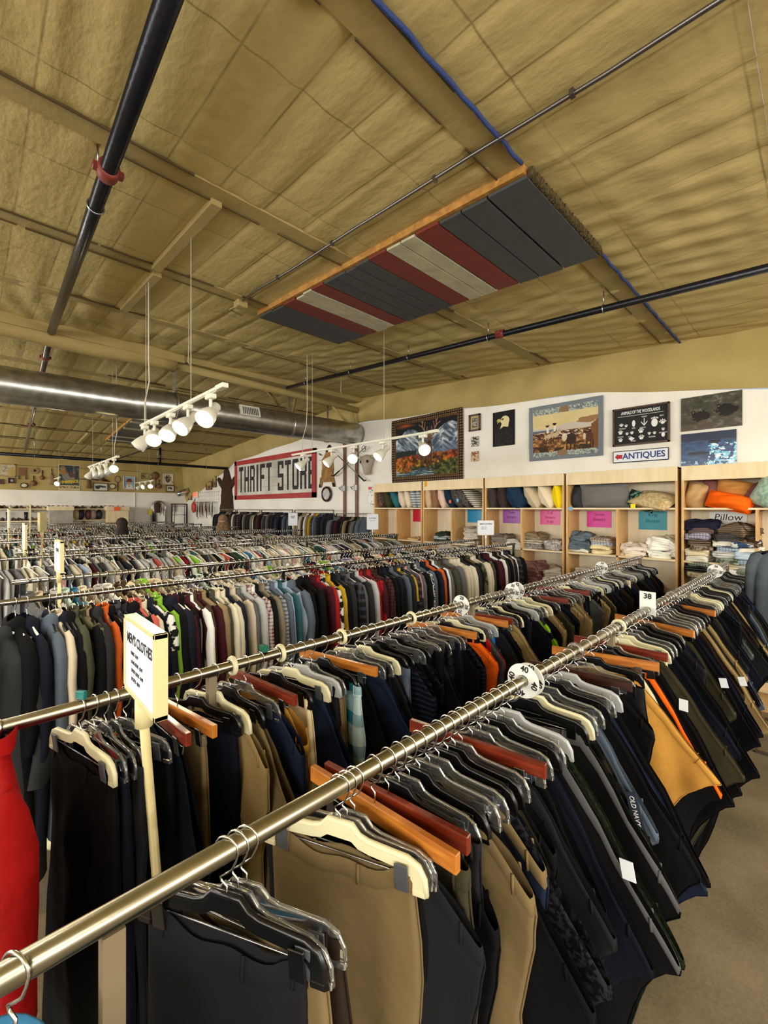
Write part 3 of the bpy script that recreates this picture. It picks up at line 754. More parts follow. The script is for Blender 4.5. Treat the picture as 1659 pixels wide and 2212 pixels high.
P = Pic(90, 66, 1.35); u, v = P.u, P.v; n = fbm(u, v * 2, 8, 71); P.c = np.stack([22 + 40 * n, 40 + 60 * n, 72 + 80 * n], -1) / 255
P.put(v < .25, (26, 34, 56), .7); P.ell(.32, .62, .2, .05, (16, 24, 36)); P.ell(.2, .62, .06, .05, (20, 28, 40)); P.ell(.62, .3, .12, .05, (20, 26, 40))
g = (u > .5) & (v > .35) & (fbm(u, v, 12, 72) > .5); P.put(g, (120, 196, 226)); P.put(g & (fbm(u, v, 20, 73) > .55), (226, 240, 246)); P.put((v > .85) & (fbm(u, v, 14, 74) > .55), (150, 200, 220))
t = paint_mesh('poster', P, (XA, 1.17, 2.853), RU, DN, NR, .5, .375, M['paintgloss'], None); tag(t, 'glossy blue underwater print with a dark fish', 'poster')
# small frames
def framed(nm, lb, yl, yr, zt, zb, t_, fm, fn, cat='picture', dep=.03, size=(26, 34)):
    th_ = thing(nm, lb, cat, (XA, (yl + yr) / 2, zb)); frame(th_, XA, yl, yr, zt, zb, t_, dep, fm)
    P = Pic(size[0], size[1], (yl - yr) / (zt - zb)); fn(P)
    paint_mesh('print', P, (XA - .008, yl - t_ * .8, zt - t_ * .8), RU, DN, NR, yl - yr - 1.6 * t_, zt - zb - 1.6 * t_, M['paint'], th_); return th_
def f1(P):
    P.put(P.v > -1, (176, 160, 120)); P.put((abs(P.u - .5) < .28) & (abs(P.v - .5) < .33), (70, 64, 56)); P.put((abs(P.u - .5) < .24) & (abs(P.v - .5) < .29) & (fbm(P.u, P.v, 10, 81) > .52), (170, 168, 160))
framed('framed_picture', 'small dark framed picture with tan mat right of the stag tapestry', 4.11, 3.895, 3.535, 3.262, .025, M['dkwood'], f1)
for i, (zt, col, lb) in enumerate(((3.172, (60, 58, 56), 'tiny unframed black and white drawing under the dark framed picture'), (2.927, (150, 84, 60), 'tiny unframed rust red drawing, lowest of the small pictures'))):
    P = Pic(20, 24, .85); P.put(P.v > -1, (206, 192, 160) if i else (196, 192, 176)); P.put(fbm(P.u, P.v, 9, 90 + i) > .5, col); P.ell(.5, .2, .25, .1, col)
    b = MB(); b.bx(XA - .008, XA, 3.928, 4.072, zt - .165, zt); q = b.build('canvas_print', M['white'], None, (XA, 4, zt)); tag(q, lb, 'picture')
    paint_mesh('print', P, (XA - .009, 4.072, zt), RU, DN, NR, .144, .165, M['paint'], q)
# woodland board
t = thing('woodland_board', 'black wood framed board reading ANIMALS OF THE WOODLANDS with white paw prints', 'sign', (XA, 1.6, 2.785))
frame(t, XA, 1.90, 1.278, 3.257, 2.783, .022, .035, M['dkwood'])
b = MB(); b.bx(XA - .02, XA, 1.29, 1.89, 2.8, 3.245); b.build('board', mat('chalkboard_black', (22, 22, 24), .7), t)
M['chalk'] = mat('chalk_white', (232, 232, 226), .8)
XT = XA - .021
text('ANIMALS OF THE WOODLANDS', .056, M['chalk'], (XT, 1.59, 3.19), RU, (0, 0, 1), t, xs=.52, bold=.0008)
b = MB(); b.bx(XT - .001, XT, 1.34, 1.84, 3.148, 3.152); b.build('rule_line', M['chalk'], t)
pw = MB()
def disc(mb, y, z, ry, rz, n=14, rot=0):
    c, s = math.cos(rot), math.sin(rot)
    mb.prism([(ry * math.cos(a) * c - rz * math.sin(a) * s, ry * math.cos(a) * s + rz * math.sin(a) * c) for a in [2 * PI * k / n for k in range(n)]], (XT, y, z), RU, (0, 0, 1), NR, .0015)
def paw(y, z, s, n=4, claws=False):
    disc(pw, y, z, .42 * s, .36 * s)
    for k in range(n):
        a = R(90) + (k - (n - 1) / 2) * R(34); px, pz = math.cos(a) * .62 * s, math.sin(a) * .62 * s
        disc(pw, y - px, z + pz, .13 * s, .2 * s, 10)
        if claws: disc(pw, y - px * 1.4, z + pz * 1.4, .03 * s, .07 * s, 6)
def pf(cols, rows, y0=1.85, z0=3.12): return y0 - cols, z0 - rows
paw(1.80, 3.04, .035, 5); paw(1.745, 3.025, .03, 4); disc(pw, 1.66, 3.05, .018, .042, 14); pw.prism([(-.004, 0), (.004, 0), (.004, .08), (-.004, .08)], (XT, 1.545, 3.02), RU, (0, 0, 1), NR, .0015)
for sg in (-1, 1): pw.prism([(0, 0), (sg * .034, .045), (sg * .034, .03), (0, -.014)] if sg > 0 else [(0, 0), (0, -.014), (-.034, .03), (-.034, .045)], (XT, 1.545, 3.02), RU, (0, 0, 1), NR, .0015)
disc(pw, 1.435, 3.03, .034, .05); 
for k in range(5): disc(pw, 1.465 - .016 * k, 3.092 - .004 * abs(k - 2), .006, .012, 8)
paw(1.35, 3.02, .05, 5, True); paw(1.81, 2.945, .045, 4); paw(1.81, 2.85, .042, 4); paw(1.735, 2.925, .03, 4); paw(1.68, 2.93, .033, 4); paw(1.58, 2.94, .05, 4); paw(1.575, 2.86, .05, 4)
pw.prism([(-.035, 0), (0, .024), (.035, 0), (0, -.03)], (XT, 1.685, 2.865), RU, (0, 0, 1), NR, .0015); paw(1.49, 2.9, .03, 4); paw(1.435, 2.9, .03, 4); paw(1.345, 2.935, .03, 4); disc(pw, 1.345, 2.875, .018, .028)
pw.build('paw_prints', M['chalk'], t)
for (w_, y, z) in (('OPOSSUM', 1.79, 3.0), ('DEER', 1.66, 2.992), ('TURKEY', 1.545, 3.118), ('BEAR', 1.36, 3.105), ('COYOTE', 1.81, 2.896), ('FOX', 1.705, 2.888), ('BOBCAT', 1.56, 2.985), ('RAVEN', 1.665, 2.832), ('SQUIRREL', 1.46, 2.862), ('RACCOON', 1.345, 2.9)):
    text(w_, .024, M['chalk'], (XT, y, z), RU, (0, 0, 1), t, xs=.7)
# antiques sign
t = thing('antiques_sign', 'small white wall sign reading ANTIQUES with a red arrow', 'sign', (XA, 1.6, 2.571))
b = MB(); b.bx(XA - .018, XA, 1.29, 1.902, 2.572, 2.721, bev=.006); b.build('border', mat('navy_border', (28, 32, 50), .5), t)
b = MB(); b.bx(XA - .0195, XA - .01, 1.297, 1.895, 2.579, 2.714, bev=.004); b.build('panel', M['paper'], t)
text('ANTIQUES', .105, mat('navy_lettering', (40, 56, 120), .6), (XA - .0205, 1.555, 2.646), RU, (0, 0, 1), t, xs=.92, bold=.0025)
b = MB(); b.prism([(0, 0), (.035, .04), (.035, .025), (.085, .025), (.085, -.025), (.035, -.025), (.035, -.04)], (XA - .0195, 1.875, 2.647), RU, (0, 0, 1), NR, .002); b.build('arrow', mat('arrow_red', (172, 36, 44), .6), t)
# THRIFT STORE sign, block letters
t = thing('store_sign', 'big white plank sign reading THRIFT STORE in a red frame', 'sign', (XA, 10.7, 2.25))
frame(t, XA, 12.86, 8.5, 3.44, 2.25, .13, .05, M['redframe'])
b = MB(); b.bx(XA - .02, XA, 8.6, 12.8, 2.35, 3.34); b.build('panel', wall_mat('chipped_white_planks', (218, 214, 202), (178, 172, 158)), t)
for zz in (2.6, 2.85, 3.1): b = MB(); b.bx(XA - .021, XA, 8.63, 12.73, zz, zz + .004); b.build('plank_gap', M['text'], t)
LT = {'T': [(0, 1, .84, 1), (.36, .64, 0, 1)], 'H': [(0, .28, 0, 1), (.72, 1, 0, 1), (0, 1, .42, .58)], 'R': [(0, .28, 0, 1), (0, .9, .86, 1), (.72, 1, .55, .92), (0, .9, .44, .58), (.66, .96, 0, .46)],
      'I': [(.2, .8, 0, 1)], 'F': [(0, .3, 0, 1), (0, 1, .85, 1), (0, .85, .45, .6)], 'S': [(0, 1, .87, 1), (0, .28, .5, .95), (0, 1, .44, .57), (.72, 1, .06, .5), (0, 1, 0, .13), (0, .28, .05, .26), (.72, 1, .74, .95)],
      'O': [(0, .28, .06, .94), (.72, 1, .06, .94), (.06, .94, .87, 1), (.06, .94, 0, .13)], 'E': [(0, .3, 0, 1), (0, 1, .86, 1), (0, .85, .44, .58), (0, 1, 0, .14)]}
y = 12.60; zb_ = 2.47; hh = .78
for ch in 'THRIFT STORE':
    if ch == ' ': y -= .26; continue
    wd = .17 if ch == 'I' else .29
    b = MB()
    for k, (a, c, e, f) in enumerate(LT[ch]): b.bx(XA - .024 - k * .0003, XA - .018, y - a * wd, y - c * wd, zb_ + e * hh, zb_ + f * hh)
    b.build('letter', mat('weathered_black_paint', (44, 44, 46), .8, var=.35, vscale=14) if 'bp' not in M else M['bp'], t); M.setdefault('bp', bpy.data.materials['weathered_black_paint'])
    y -= wd + .075
# skins
def hide_outline(b, pts, th, nrm=(-1, 0, 0)):
    b.prism([(-y, z) for y, z in pts], (XA, 0, 0), (0, -1, 0), (0, 0, 1), (-1, 0, 0), th)
M['bear'] = mat('dark_bear_fur', (58, 36, 20), .95, bump=1.0, bscale=70, var=.5, vscale=18)
M['tanfur'] = mat('tan_fur', (158, 116, 66), .95, bump=1.0, bscale=70, var=.35, vscale=10)
M['blackfur'] = mat('black_fur', (34, 30, 26), .95, bump=1.0, bscale=70, var=.4, vscale=18)
def fur_body(spine, seed, m, name, parent=None, loc=None, flat=.35):
    """one closed lumpy body: union of stations (y, z, ry)"""
    b = MB(); rr = random.Random(seed)
    n = 22
    for (pts) in spine:
        def fn(i, j, pts=pts):
            y, z, r = pts[j]; a = 2 * PI * i / n
            k = r * (1 + .05 * math.sin(5 * a + j) + .04 * math.sin(9 * a + 2 * j))
            return Vector((XA - .01 - flat * max(0, k * math.sin(a)), y + k * math.cos(a), z))
        b.grid(n, len(pts), fn, True)
    return b.build(name, m, parent, loc)
def stations(l, k=4):
    o_ = []
    for a, b in zip(l[:-1], l[1:]):
        for i in range(k): t_ = i / k; o_.append(tuple(a[j] + (b[j] - a[j]) * t_ for j in range(3)))
    return o_ + [l[-1]]
t = fur_body([stations([(13.55, 3.28, .02), (13.55, 3.22, .16), (13.5, 3.02, .24), (13.5, 2.8, .36), (13.5, 2.5, .36), (13.48, 2.2, .42), (13.5, 1.95, .46), (13.5, 1.78, .3)]),
              stations([(14.15, 3.02, .03), (14.12, 2.96, .13), (13.95, 2.78, .15), (13.7, 2.6, .14)]), stations([(12.9, 3.02, .03), (12.93, 2.94, .13), (13.08, 2.76, .15), (13.3, 2.6, .14)])], 3, M['bear'], 'bear_hide', None, (XA, 13.5, 2.0), .28)
tag(t, 'dark brown bear hide hanging left of the big painted sign', 'animal hide')
t = fur_body([stations([(7.98, 3.44, .02), (7.99, 3.39, .07), (8.02, 3.28, .1), (8.04, 3.15, .2), (8.04, 2.95, .215), (8.05, 2.8, .22), (8.06, 2.68, .24), (8.06, 2.6, .12)]),
              stations([(8.27, 2.72, .06), (8.3, 2.6, .06), (8.33, 2.49, .045)], 3), stations([(7.88, 2.72, .06), (7.83, 2.6, .06), (7.8, 2.5, .045)], 3)], 5, M['tanfur'], 'animal_pelt', None, (XA, 8.05, 2.9), .12)
tag(t, 'tan and black animal pelt stretched between the painted sign and the skis', 'animal hide')
fur_body([stations([(7.98, 3.46, .02), (7.99, 3.40, .085), (8.02, 3.30, .1)], 3), stations([(8.42, 3.13, .05), (8.35, 3.13, .07), (8.15, 3.12, .07)], 3), stations([(7.66, 3.17, .05), (7.72, 3.16, .07), (7.9, 3.14, .07)], 3),
          stations([(8.33, 2.56, .055), (8.34, 2.48, .05)], 2), stations([(7.82, 2.57, .055), (7.79, 2.48, .05)], 2), stations([(8.4, 3.3, .02), (8.28, 3.24, .04)], 2)], 7, M['blackfur'], 'dark_points', t, flat=.14)
# oval photo
def oval(nm, lb, c, ry, rz, fm, inner, back=False, cat='picture', t_=.03):
    th_ = thing(nm, lb, cat, c); b = MB(); c = Vector(c)
    ax = Vector((0, 1, 0)) if not back else Vector((1, 0, 0))
    b.tube([c + ax * math.cos(a) * ry + Vector((0, 0, math.sin(a) * rz)) for a in [2 * PI * k / 28 for k in range(28)]], t_, 8, True); b.build('frame', fm, th_)
    b = MB(); b.prism([(math.cos(a) * ry, math.sin(a) * rz) for a in [2 * PI * k / 28 for k in range(28)]], c, ax, (0, 0, 1), NR if not back else BN, .004); b.build('print', inner, th_); return th_
oval('oval_portrait', 'dark oval framed portrait under the tan pelt', (XA - .03, 8.06, 2.32), .16, .155, M['wood_b'], mat('faded_portrait', (186, 182, 178), .5, var=.25, vscale=12), t_=.028)
# skis and poles
for i, (y, lb) in enumerate(((7.40, 'long brown wooden ski, nearer the pelt'), (6.99, 'long brown wooden ski, nearer the cattle skull'))):
    b = MB(); w_ = .042
    prof = [(1.2, 0), (3.2, 0), (3.42, .01), (3.55, .045)]
    b.grid(4, len(prof), lambda a, j: Vector((XA - .015 - prof[j][1] - (.012 if a in (1, 2) else 0), y + (-w_, -w_, w_, w_)[a] * (1 if j < 3 else .35), prof[j][0])), True, smooth=False)
    s = b.build('ski', M['wood_ski'] if 'wood_ski' in M else M.setdefault('wood_ski', wood('ski_wood', (122, 74, 44), (84, 46, 26), 6, (8, 8, 1), .35)), None, (XA - .02, y, 1.2)); tag(s, lb, 'ski')
    b = MB(); b.box((XA - .05, y, 2.43), (.05, .1, .13), bev=.008); b.tube([(XA - .06, y + .05, 2.46), (XA - .1, y + .1, 2.45), (XA - .06, y + .09, 2.40)], .012, 6); b.build('binding', M['steel'], s)
for (a, b_, lb) in (((7.83, 3.36), (6.66, 2.56), 'thin ski pole slanting down to the right across the skis'), ((6.6, 3.27), (7.7, 2.72), 'thin ski pole slanting up to the right across the skis')):
    b = MB(); p = Vector((XA - .09, a[0], a[1])); q = Vector((XA - .09, b_[0], b_[1])); b.tube([p, q], .011, 7)
    s = b.build('ski_pole', M['pipes'], None, p); tag(s, lb, 'ski pole')
    e = p + (q - p) * .07; d = (q - p).normalized()
    b = MB(); b.tube([e + Vector((0, math.cos(k) * .06, math.sin(k) * .06)) for k in [2 * PI * i / 16 for i in range(16)]], .006, 5, True); b.tube([e + Vector((0, .06, 0)), e - Vector((0, .06, 0))], .004, 5); b.build('basket', M['text'], s)
    b = MB(); b.tube([q - d * .22, q], .017, 8); b.tube([q, q + Vector((0, -.05 if d.y < 0 else .09, .015))], .014, 7); b.build('grip', M['text'], s)
# skull
b = MB(); cx, cy, cz_ = XA - .09, 6.58, 2.9
M['bone'] = mat('bone', (168, 156, 138), .7, bump=.5, bscale=30, var=.15)
prof = [(3.10, .03, .03), (3.07, .15, .07), (3.0, .19, .09), (2.92, .15, .1), (2.84, .10, .09), (2.76, .085, .07), (2.70, .07, .05), (2.68, .03, .03)]
b.grid(18, len(prof), lambda i, j: Vector((cx - math.sin(2 * PI * i / 18) * prof[j][2], cy + math.cos(2 * PI * i / 18) * prof[j][1] * (1 - .15 * math.cos(4 * PI * i / 18)), prof[j][0])), True)
s = b.build('cattle_skull', M['bone'], None, (cx, cy, 2.9)); tag(s, 'pale cattle skull with a curved horn beside the skis', 'skull')
b = MB(); b.tube([(cx, 6.74, 3.04), (cx - .02, 6.86, 3.06), (cx - .04, 6.98, 2.98)], [.035, .028, .01], 8); b.build('horn', M['bone'], s)
b = MB(); b.tube([(cx, 6.42, 3.04), (cx - .02, 6.36, 3.05)], [.035, .02], 8); b.build('horn', M['bone'], s)
for yy in (6.68, 6.48): b = MB(); b.ell((cx - .075, yy, 2.95), (.02, .032, .035)); b.build('eye_socket', M['text'], s)
# striped poster at cabinet edge, exit sign etc.
P = Pic(24, 40, .65); u, v = P.u, P.v; P.put(v > -1, (232, 236, 238)); P.put((fbm(u, v, 10, 95) > .58) & ((v < .5) | (v > .8)), (70, 72, 78)); P.put((v < .15) & (u < .4), (200, 60, 70))
t = paint_mesh('poster', P, (XA, 6.63, 2.435), RU, DN, NR, .25, .37, M['paintgloss'], None); tag(t, 'small white poster with dark sketches at the left end of the cabinets', 'poster')
t = thing('exit_sign', 'small glowing red exit sign in the far corner', 'exit sign', (XA - .02, 16.2, 2.42))
b = MB(); b.bx(XA - .04, XA, 15.95, 16.4, 2.36, 2.6, bev=.01); b.build('housing', M['white'], t)
text('EXIT', .2, mat('exit_red', (255, 70, 40), .5, emit=(255, 60, 30), estr=3.), (XA - .042, 16.18, 2.48), RU, (0, 0, 1), t, xs=.9, bold=.012)
def pf_(P): P.put(P.v > -1, (150, 120, 66)); P.put(P.v < .45, (176, 150, 90)); P.ell(.5, .7, .2, .12, (90, 66, 40))
framed('framed_picture', 'small field landscape picture between exit sign and bear hide', 15.2, 14.72, 2.92, 2.63, .02, M['dkwood'], pf_)
framed('framed_picture', 'narrow upright picture touching the bear hide', 14.62, 14.34, 3.08, 2.7, .02, M['dkwood'], pf_)
framed('framed_picture', 'narrow dark framed notice left of the exit sign', 16.9, 16.6, 2.62, 2.3, .03, M['dkwood'], lambda P: (P.put(P.v > -1, (186, 180, 160)), P.put((abs(P.u - .5) < .3) & ((P.v * 9) % 1 < .4), (90, 84, 76))))
# wire display grid with belts
g = thing('wire_display_grid', 'white wire display grid on the wall left of the bear hide', 'display grid', (XA - .06, 15, 2.2)); b = MB()
for z in (1.9, 2.03, 2.16, 2.29, 2.42, 2.55): b.tube([(XA - .05, 15.9, z), (XA - .05, 14.1, z)], .006, 5)
for i in range(13): y = 15.9 - i * .15; b.tube([(XA - .05, y, 1.85), (XA - .05, y, 2.58)], .006, 5)
b.build('grid_wires', M['white'], g)
b = MB(); b.tube([(XA - .15, 15.9, 2.2), (XA - .15, 14.2, 2.2)], .012, 7); b.build('front_bar', M['steel'], g)
beltc = [(120, 32, 34), (60, 24, 28), (90, 40, 34), (196, 160, 120), (24, 22, 24), (150, 110, 74), (30, 26, 34), (190, 176, 150), (24, 22, 24), (44, 30, 26), (110, 84, 60), (20, 20, 22), (176, 160, 140), (30, 28, 30)]
for i, cc in enumerate(beltc):
    y = 15.85 - i * .12; b = MB(); l = rnd.uniform(.3, .62)
    b.tube([(XA - .155, y, 2.22), (XA - .17, y + .01, 2.2 - l * .5), (XA - .16, y + rnd.uniform(-.03, .03), 2.2 - l)], [.012, .03, .02], 6, sx=.4)
    nm = ['dark red', 'plum', 'rust', 'tan', 'black', 'light brown', 'inky', 'cream', 'black', 'dark brown', 'brown', 'black', 'pale', 'black'][i]
    s = b.build('scarf', fabric('scarf_cloth', cc), None, (XA - .16, y, 2.2)); tag(s, '%s scarf on the wire grid, hung beside the %s one' % (nm, ['maroon edge', 'dark red', 'plum', 'rust', 'tan', 'first black', 'light brown', 'inky', 'cream', 'middle black', 'dark brown', 'brown', 'late black', 'pale'][i]), 'scarf', 'scarves and belts on the wire grid')
b = MB(); b.ell((XA - .3, 15.6, 2.02), (.07, .16, .2)); b.tube([(XA - .3, 15.7, 2.15), (XA - .25, 15.6, 2.32), (XA - .3, 15.5, 2.15)], .01, 6)
s = b.build('handbag', mat('red_leather', (178, 58, 48), .5), None, (XA - .3, 15.6, 1.9)); tag(s, 'coral red handbag hanging in front of the scarves', 'handbag')
# ------------------------------------------------------------ back wall memorabilia
P = Pic(70, 100, .7); u, v = P.u, P.v; n = fbm(u, v, 7, 101)
P.c = np.stack([40 + 60 * n, 46 + 60 * n, 50 + 56 * n], -1) / 255; P.put(v > .8, (196, 178, 128)); P.put((v > .84) & (v < .92) & (fbm(u, v * 3, 22, 102) > .55), (60, 48, 36))
P.ell(.2, .15, .13, .1, (150, 120, 90)); P.ell(.45, .5, .3, .14, (128, 124, 112), .5); P.ell(.62, .38, .16, .12, (96, 70, 60), -.3); P.ell(.2, .3, .2, .09, (160, 110, 60)); P.ell(.75, .68, .15, .1, (70, 60, 56))
P.put((n > .62) & (v < .8), (150, 140, 120), .6); P.put((u < .035) | (u > .965) | (v < .025) | (v > .975), (206, 192, 150))
t = paint_mesh('poster', P, (1.967, YA, 3.40), BU, DN, BN, .576, .83, M['paint'], None); tag(t, 'tall vintage poster with slanted yellow TIMBERJACK lettering', 'poster')
text('TIMBERJACK', .12, mat('poster_yellow', (226, 196, 44), .7), (2.255, YA - .004, 2.85), (1, 0, .12), (0, 0, 1), t, xs=.74, bold=.005)
def bframed(lb, x0, x1, zt, zb, t_, fm, fn, cat='picture', nm='framed_picture', res=(34, 26)):
    th_ = thing(nm, lb, cat, ((x0 + x1) / 2, YA, zb)); frame(th_, YA, x0, x1, zt, zb, t_, .03, fm, True)
    P = Pic(res[0], res[1], (x1 - x0) / (zt - zb)); fn(P)
    paint_mesh('print', P, (x0 + t_ * .8, YA - .006, zt - t_ * .8), BU, DN, BN, x1 - x0 - 1.6 * t_, zt - zb - 1.6 * t_, M['paint'], th_); return th_
def g1(P): P.put(P.v > -1, (190, 178, 146)); P.put(fbm(P.u, P.v, 6, 111) > .55, (160, 150, 120)); P.line([(.5, .3), (.3, .6), (.7, .55)], .02, (110, 100, 80))
bframed('pale framed drawing at the far end left of the brown washboard', .5, .93, 3.33, 2.94, .03, M['wood_beam'], g1)
def g2(P): P.put(P.v > -1, (60, 44, 34)); P.ell(.5, .5, .28, .26, (170, 160, 140))
bframed('dark little frame with a pale oval, below the washboard', .748, .92, 2.91, 2.745, .02, M['wood_b'], g2)
bframed('dark little frame at the left end of the memorabilia wall', .5, .655, 2.86, 2.71, .02, M['wood_b'], lambda P: P.put(P.v > -1, (92, 60, 40)))
def g3(P): P.put(P.v > -1, (206, 204, 186)); P.poly([(.1, .35), (.5, .25), (.92, .4), (.9, .6), (.5, .55), (.4, .8), (.2, .8), (.12, .6)], (52, 60, 62)); P.put(P.v > .9, (220, 214, 190))
bframed('framed picture of a dark truck right of the poster', 2.9, 3.33, 2.845, 2.575, .022, M['dkwood'], g3)
def g4(P): P.put(P.v > -1, (214, 208, 186)); P.put((abs(P.u - .5) < .3) & (abs(P.v - .45) < .22) & (fbm(P.u, P.v, 9, 112) > .42), (66, 58, 50))
bframed('small framed picture right end of the memorabilia wall', 5.18, 5.48, 2.85, 2.6, .025, M['wood_b'], g4)
def g5(P): P.put(P.v > -1, (150, 168, 186)); P.poly([(.15, 1), (.25, .65), (.75, .65), (.88, 1)], (222, 216, 200)); P.ell(.5, .45, .17, .2, (190, 150, 120)); P.ell(.5, .38, .36, .05, (120, 66, 50)); P.ell(.5, .28, .24, .14, (110, 62, 56)); P.poly([(.42, .72), (.58, .72), (.55, .8), (.45, .8)], (50, 46, 60))
bframed('portrait of a man in a flat brimmed hat on blue', 3.8, 4.155, 3.11, 2.66, .012, M['white'], g5, res=(44, 54))
def g6(P): P.put(P.v > -1, (206, 200, 180)); P.ell(.5, .55, .26, .3, (84, 70, 62)); P.ell(.5, .35, .38, .07, (60, 50, 50)); P.ell(.5, .25, .2, .14, (70, 58, 56)); P.ell(.5, .52, .1, .1, (150, 120, 100))
bframed('pale picture of a figure in a dark hat, upper right of memorabilia wall', 5.08, 5.43, 3.28, 2.89, .012, M['white'], g6, res=(34, 40))
def g7(P): P.put(P.v > -1, (150, 140, 90)); P.ell(.5, .5, .35, .3, (70, 66, 50)); P.ell(.5, .5, .18, .14, (160, 150, 100))
bframed('olive picture of a round face partly behind the distant track light', 4.36, 4.62, 3.26, 3.05, .012, M['dkwood'], g7)
oval('oval_picture', 'small oval framed picture left below the ladles', (1.118, YA - .02, 2.69), .08, .07, M['wood_b'], M['ivory'], True, t_=.014)
oval('oval_picture', 'small oval framed picture between truck picture and the racquet', (3.46, YA - .02, 2.745), .09, .082, M['dkwood'], M['ivory'], True, t_=.014)
M['rust'] = mat('rusty_metal', (112, 76, 48), .7, bump=.5, bscale=40, var=.25)
# washboard
b = MB(); b.bx(.99, 1.17, YA - .03, YA, 2.99, 3.24); [b.bx(1.0, 1.16, YA - .036, YA - .03, 3.01 + i * .03, 3.02 + i * .03) for i in range(7)]
s = b.build('washboard', mat('washboard_brown', (128, 86, 56), .7), None, (1.08, YA, 2.99)); tag(s, 'brown washboard hung right of the pale framed drawing', 'washboard')
for x in (1.0, 1.16): b = MB(); b.bx(x - .012, x + .012, YA - .03, YA, 2.87, 2.99); b.build('leg', M['wood_b'], s)
b = MB(); b.prism([(.12 * math.cos(a), .115 * math.sin(a)) for a in [PI / 3 * k for k in range(6)]], (1.367, YA, 3.163), BU, (0, 0, 1), BN, .03)
s = b.build('hexagonal_tray', mat('straw_tray', (150, 128, 84), .8), None, (1.367, YA, 3.16)); tag(s, 'hexagonal straw tray with a dark centre', 'tray')
b = MB(); b.lathe([(0, 0), (.035, .002), (.035, .012), (0, .014)], (1.367, YA - .03, 3.163), BN, 14); b.build('centre', M['wood_b'], s)
def ladle(lb, cx, cz, r, top, cat='ladle', nm='ladle', m='rust'):
    b = MB(); b.lathe([(0, .06), (r * .6, .05), (r * .9, .02), (r, 0), (r * .92, 0), (.0, .03)], (cx, YA, cz), BN, 16)
    s = b.build(nm, M[m], None, (cx, YA, cz)); tag(s, lb, cat)
    b = MB(); b.tube([(cx, YA - .02, cz + r * .9), (cx + .004, YA - .02, (cz + top) / 2), (cx, YA - .02, top)], .014, 6); b.build('handle', M['wood_b'], s)
ladle('round metal ladle hanging beneath the hexagonal tray', 1.35, 2.77, .085, 3.0)
ladle('round metal ladle just above the lone bright lamp', 1.56, 2.95, .07, 3.18)
ladle('flat round pan with long handle right of the hat portrait', 4.83, 3.19, .14, 2.75, 'pan', 'frying_pan')
ladle('round sieve with handle hanging low by the pan', 4.95, 2.8, .10, 3.05, 'sieve', 'sieve')
def strung(lb, nm, cat, st, neck, m, mm):
    b = MB(); n = 16
    b.grid(n, len(st), lambda i, j: Vector((st[j][0] + math.cos(2 * PI * i / n) * st[j][2], YA - .03 - .03 * math.sin(2 * PI * i / n) * min(1, st[j][2] * 20), st[j][1])), True)
    s = b.build(nm, m, None, (st[0][0], YA, st[0][1])); tag(s, lb, cat)
    b = MB(); b.tube(neck, .013, 6); b.build('neck', mm, s)
strung('pear shaped mandolin left of the tall poster', 'mandolin', 'mandolin', [(1.8, 2.73, .02), (1.8, 2.76, .08), (1.8, 2.85, .1), (1.8, 2.95, .085), (1.8, 3.06, .035), (1.8, 3.1, .015)], [(1.8, YA - .04, 3.05), (1.8, YA - .04, 3.26)], mat('mandolin_wood', (140, 112, 76), .4), M['wood_b'])
strung('brown violin shape hanging under the long gun', 'violin', 'violin', [(2.78, 2.64, .02), (2.78, 2.67, .07), (2.78, 2.73, .085), (2.78, 2.79, .05), (2.78, 2.85, .065), (2.78, 2.92, .05), (2.78, 2.95, .01)], [(2.78, YA - .04, 2.9), (2.78, YA - .04, 3.05)], M['rust'], M['wood_b'])
b = MB(); b.tube([(2.42, YA - .03, 2.955), (2.9, YA - .03, 2.955), (3.06, YA - .03, 2.935)], [.012, .015, .02], 6); s = b.build('long_gun', M['wood_b'], None, (2.7, YA, 2.95)); tag(s, 'thin old long gun mounted above the violin', 'gun')
b = MB(); b.prism([(0, .02), (.16, .0), (.16, -.06), (.05, -.03)], (3.05, YA - .02, 2.95), BU, (0, 0, 1), BN, .02); b.build('stock', M['rust'], s)
b = MB(); b.tube([(3.08, YA - .03, 2.98), (3.2, YA - .03, 2.96), (3.38, YA - .03, 2.9)], [.01, .05, .012], 7); b.tube([(3.15, YA - .03, 2.97), (3.22, YA - .03, 3.06)], .02, 6); s = b.build('powder_horn', M['wood_b'], None, (3.2, YA, 2.95)); tag(s, 'dark powder horn tool right of the long gun', 'powder horn')
def racquet(lb, cx, cz, r, zb):
    b = MB(); b.tube([(cx + math.cos(a) * r, YA - .02, cz + math.sin(a) * r * 1.25) for a in [2 * PI * k / 20 for k in range(20)]], .008, 5, True)
    s = b.build('racquet', M['dkwood'], None, (cx, YA, cz)); tag(s, lb, 'racquet')
    b = MB()
    for k in range(-3, 4): q = r * k / 4; h = math.sqrt(1 - (k / 4) ** 2); b.tube([(cx + q, YA - .02, cz - r * 1.25 * h), (cx + q, YA - .02, cz + r * 1.25 * h)], .0022, 4); b.tube([(cx - r * h, YA - .02, cz + q * 1.25), (cx + r * h, YA - .02, cz + q * 1.25)], .0022, 4)
    b.build('strings', M['ivory'], s); b = MB(); b.tube([(cx, YA - .02, cz - r * 1.25), (cx, YA - .02, zb)], .013, 6); b.build('handle', M['wood_b'], s)
racquet('old wooden racquet left of the blue hat portrait', 3.62, 3.0, .088, 2.57)
racquet('snowshoe shaped racquet right of the distant track lights', 4.66, 3.13, .06, 2.85)
b = MB(); b.bx(.4, 4.3, YA - .01, YA, 3.30, 3.31); s = b.build('hanging_wire', M['seam'], None, (2.3, YA, 3.3)); tag(s, 'thin dark wire strung along the top of the memorabilia wall', 'wire')
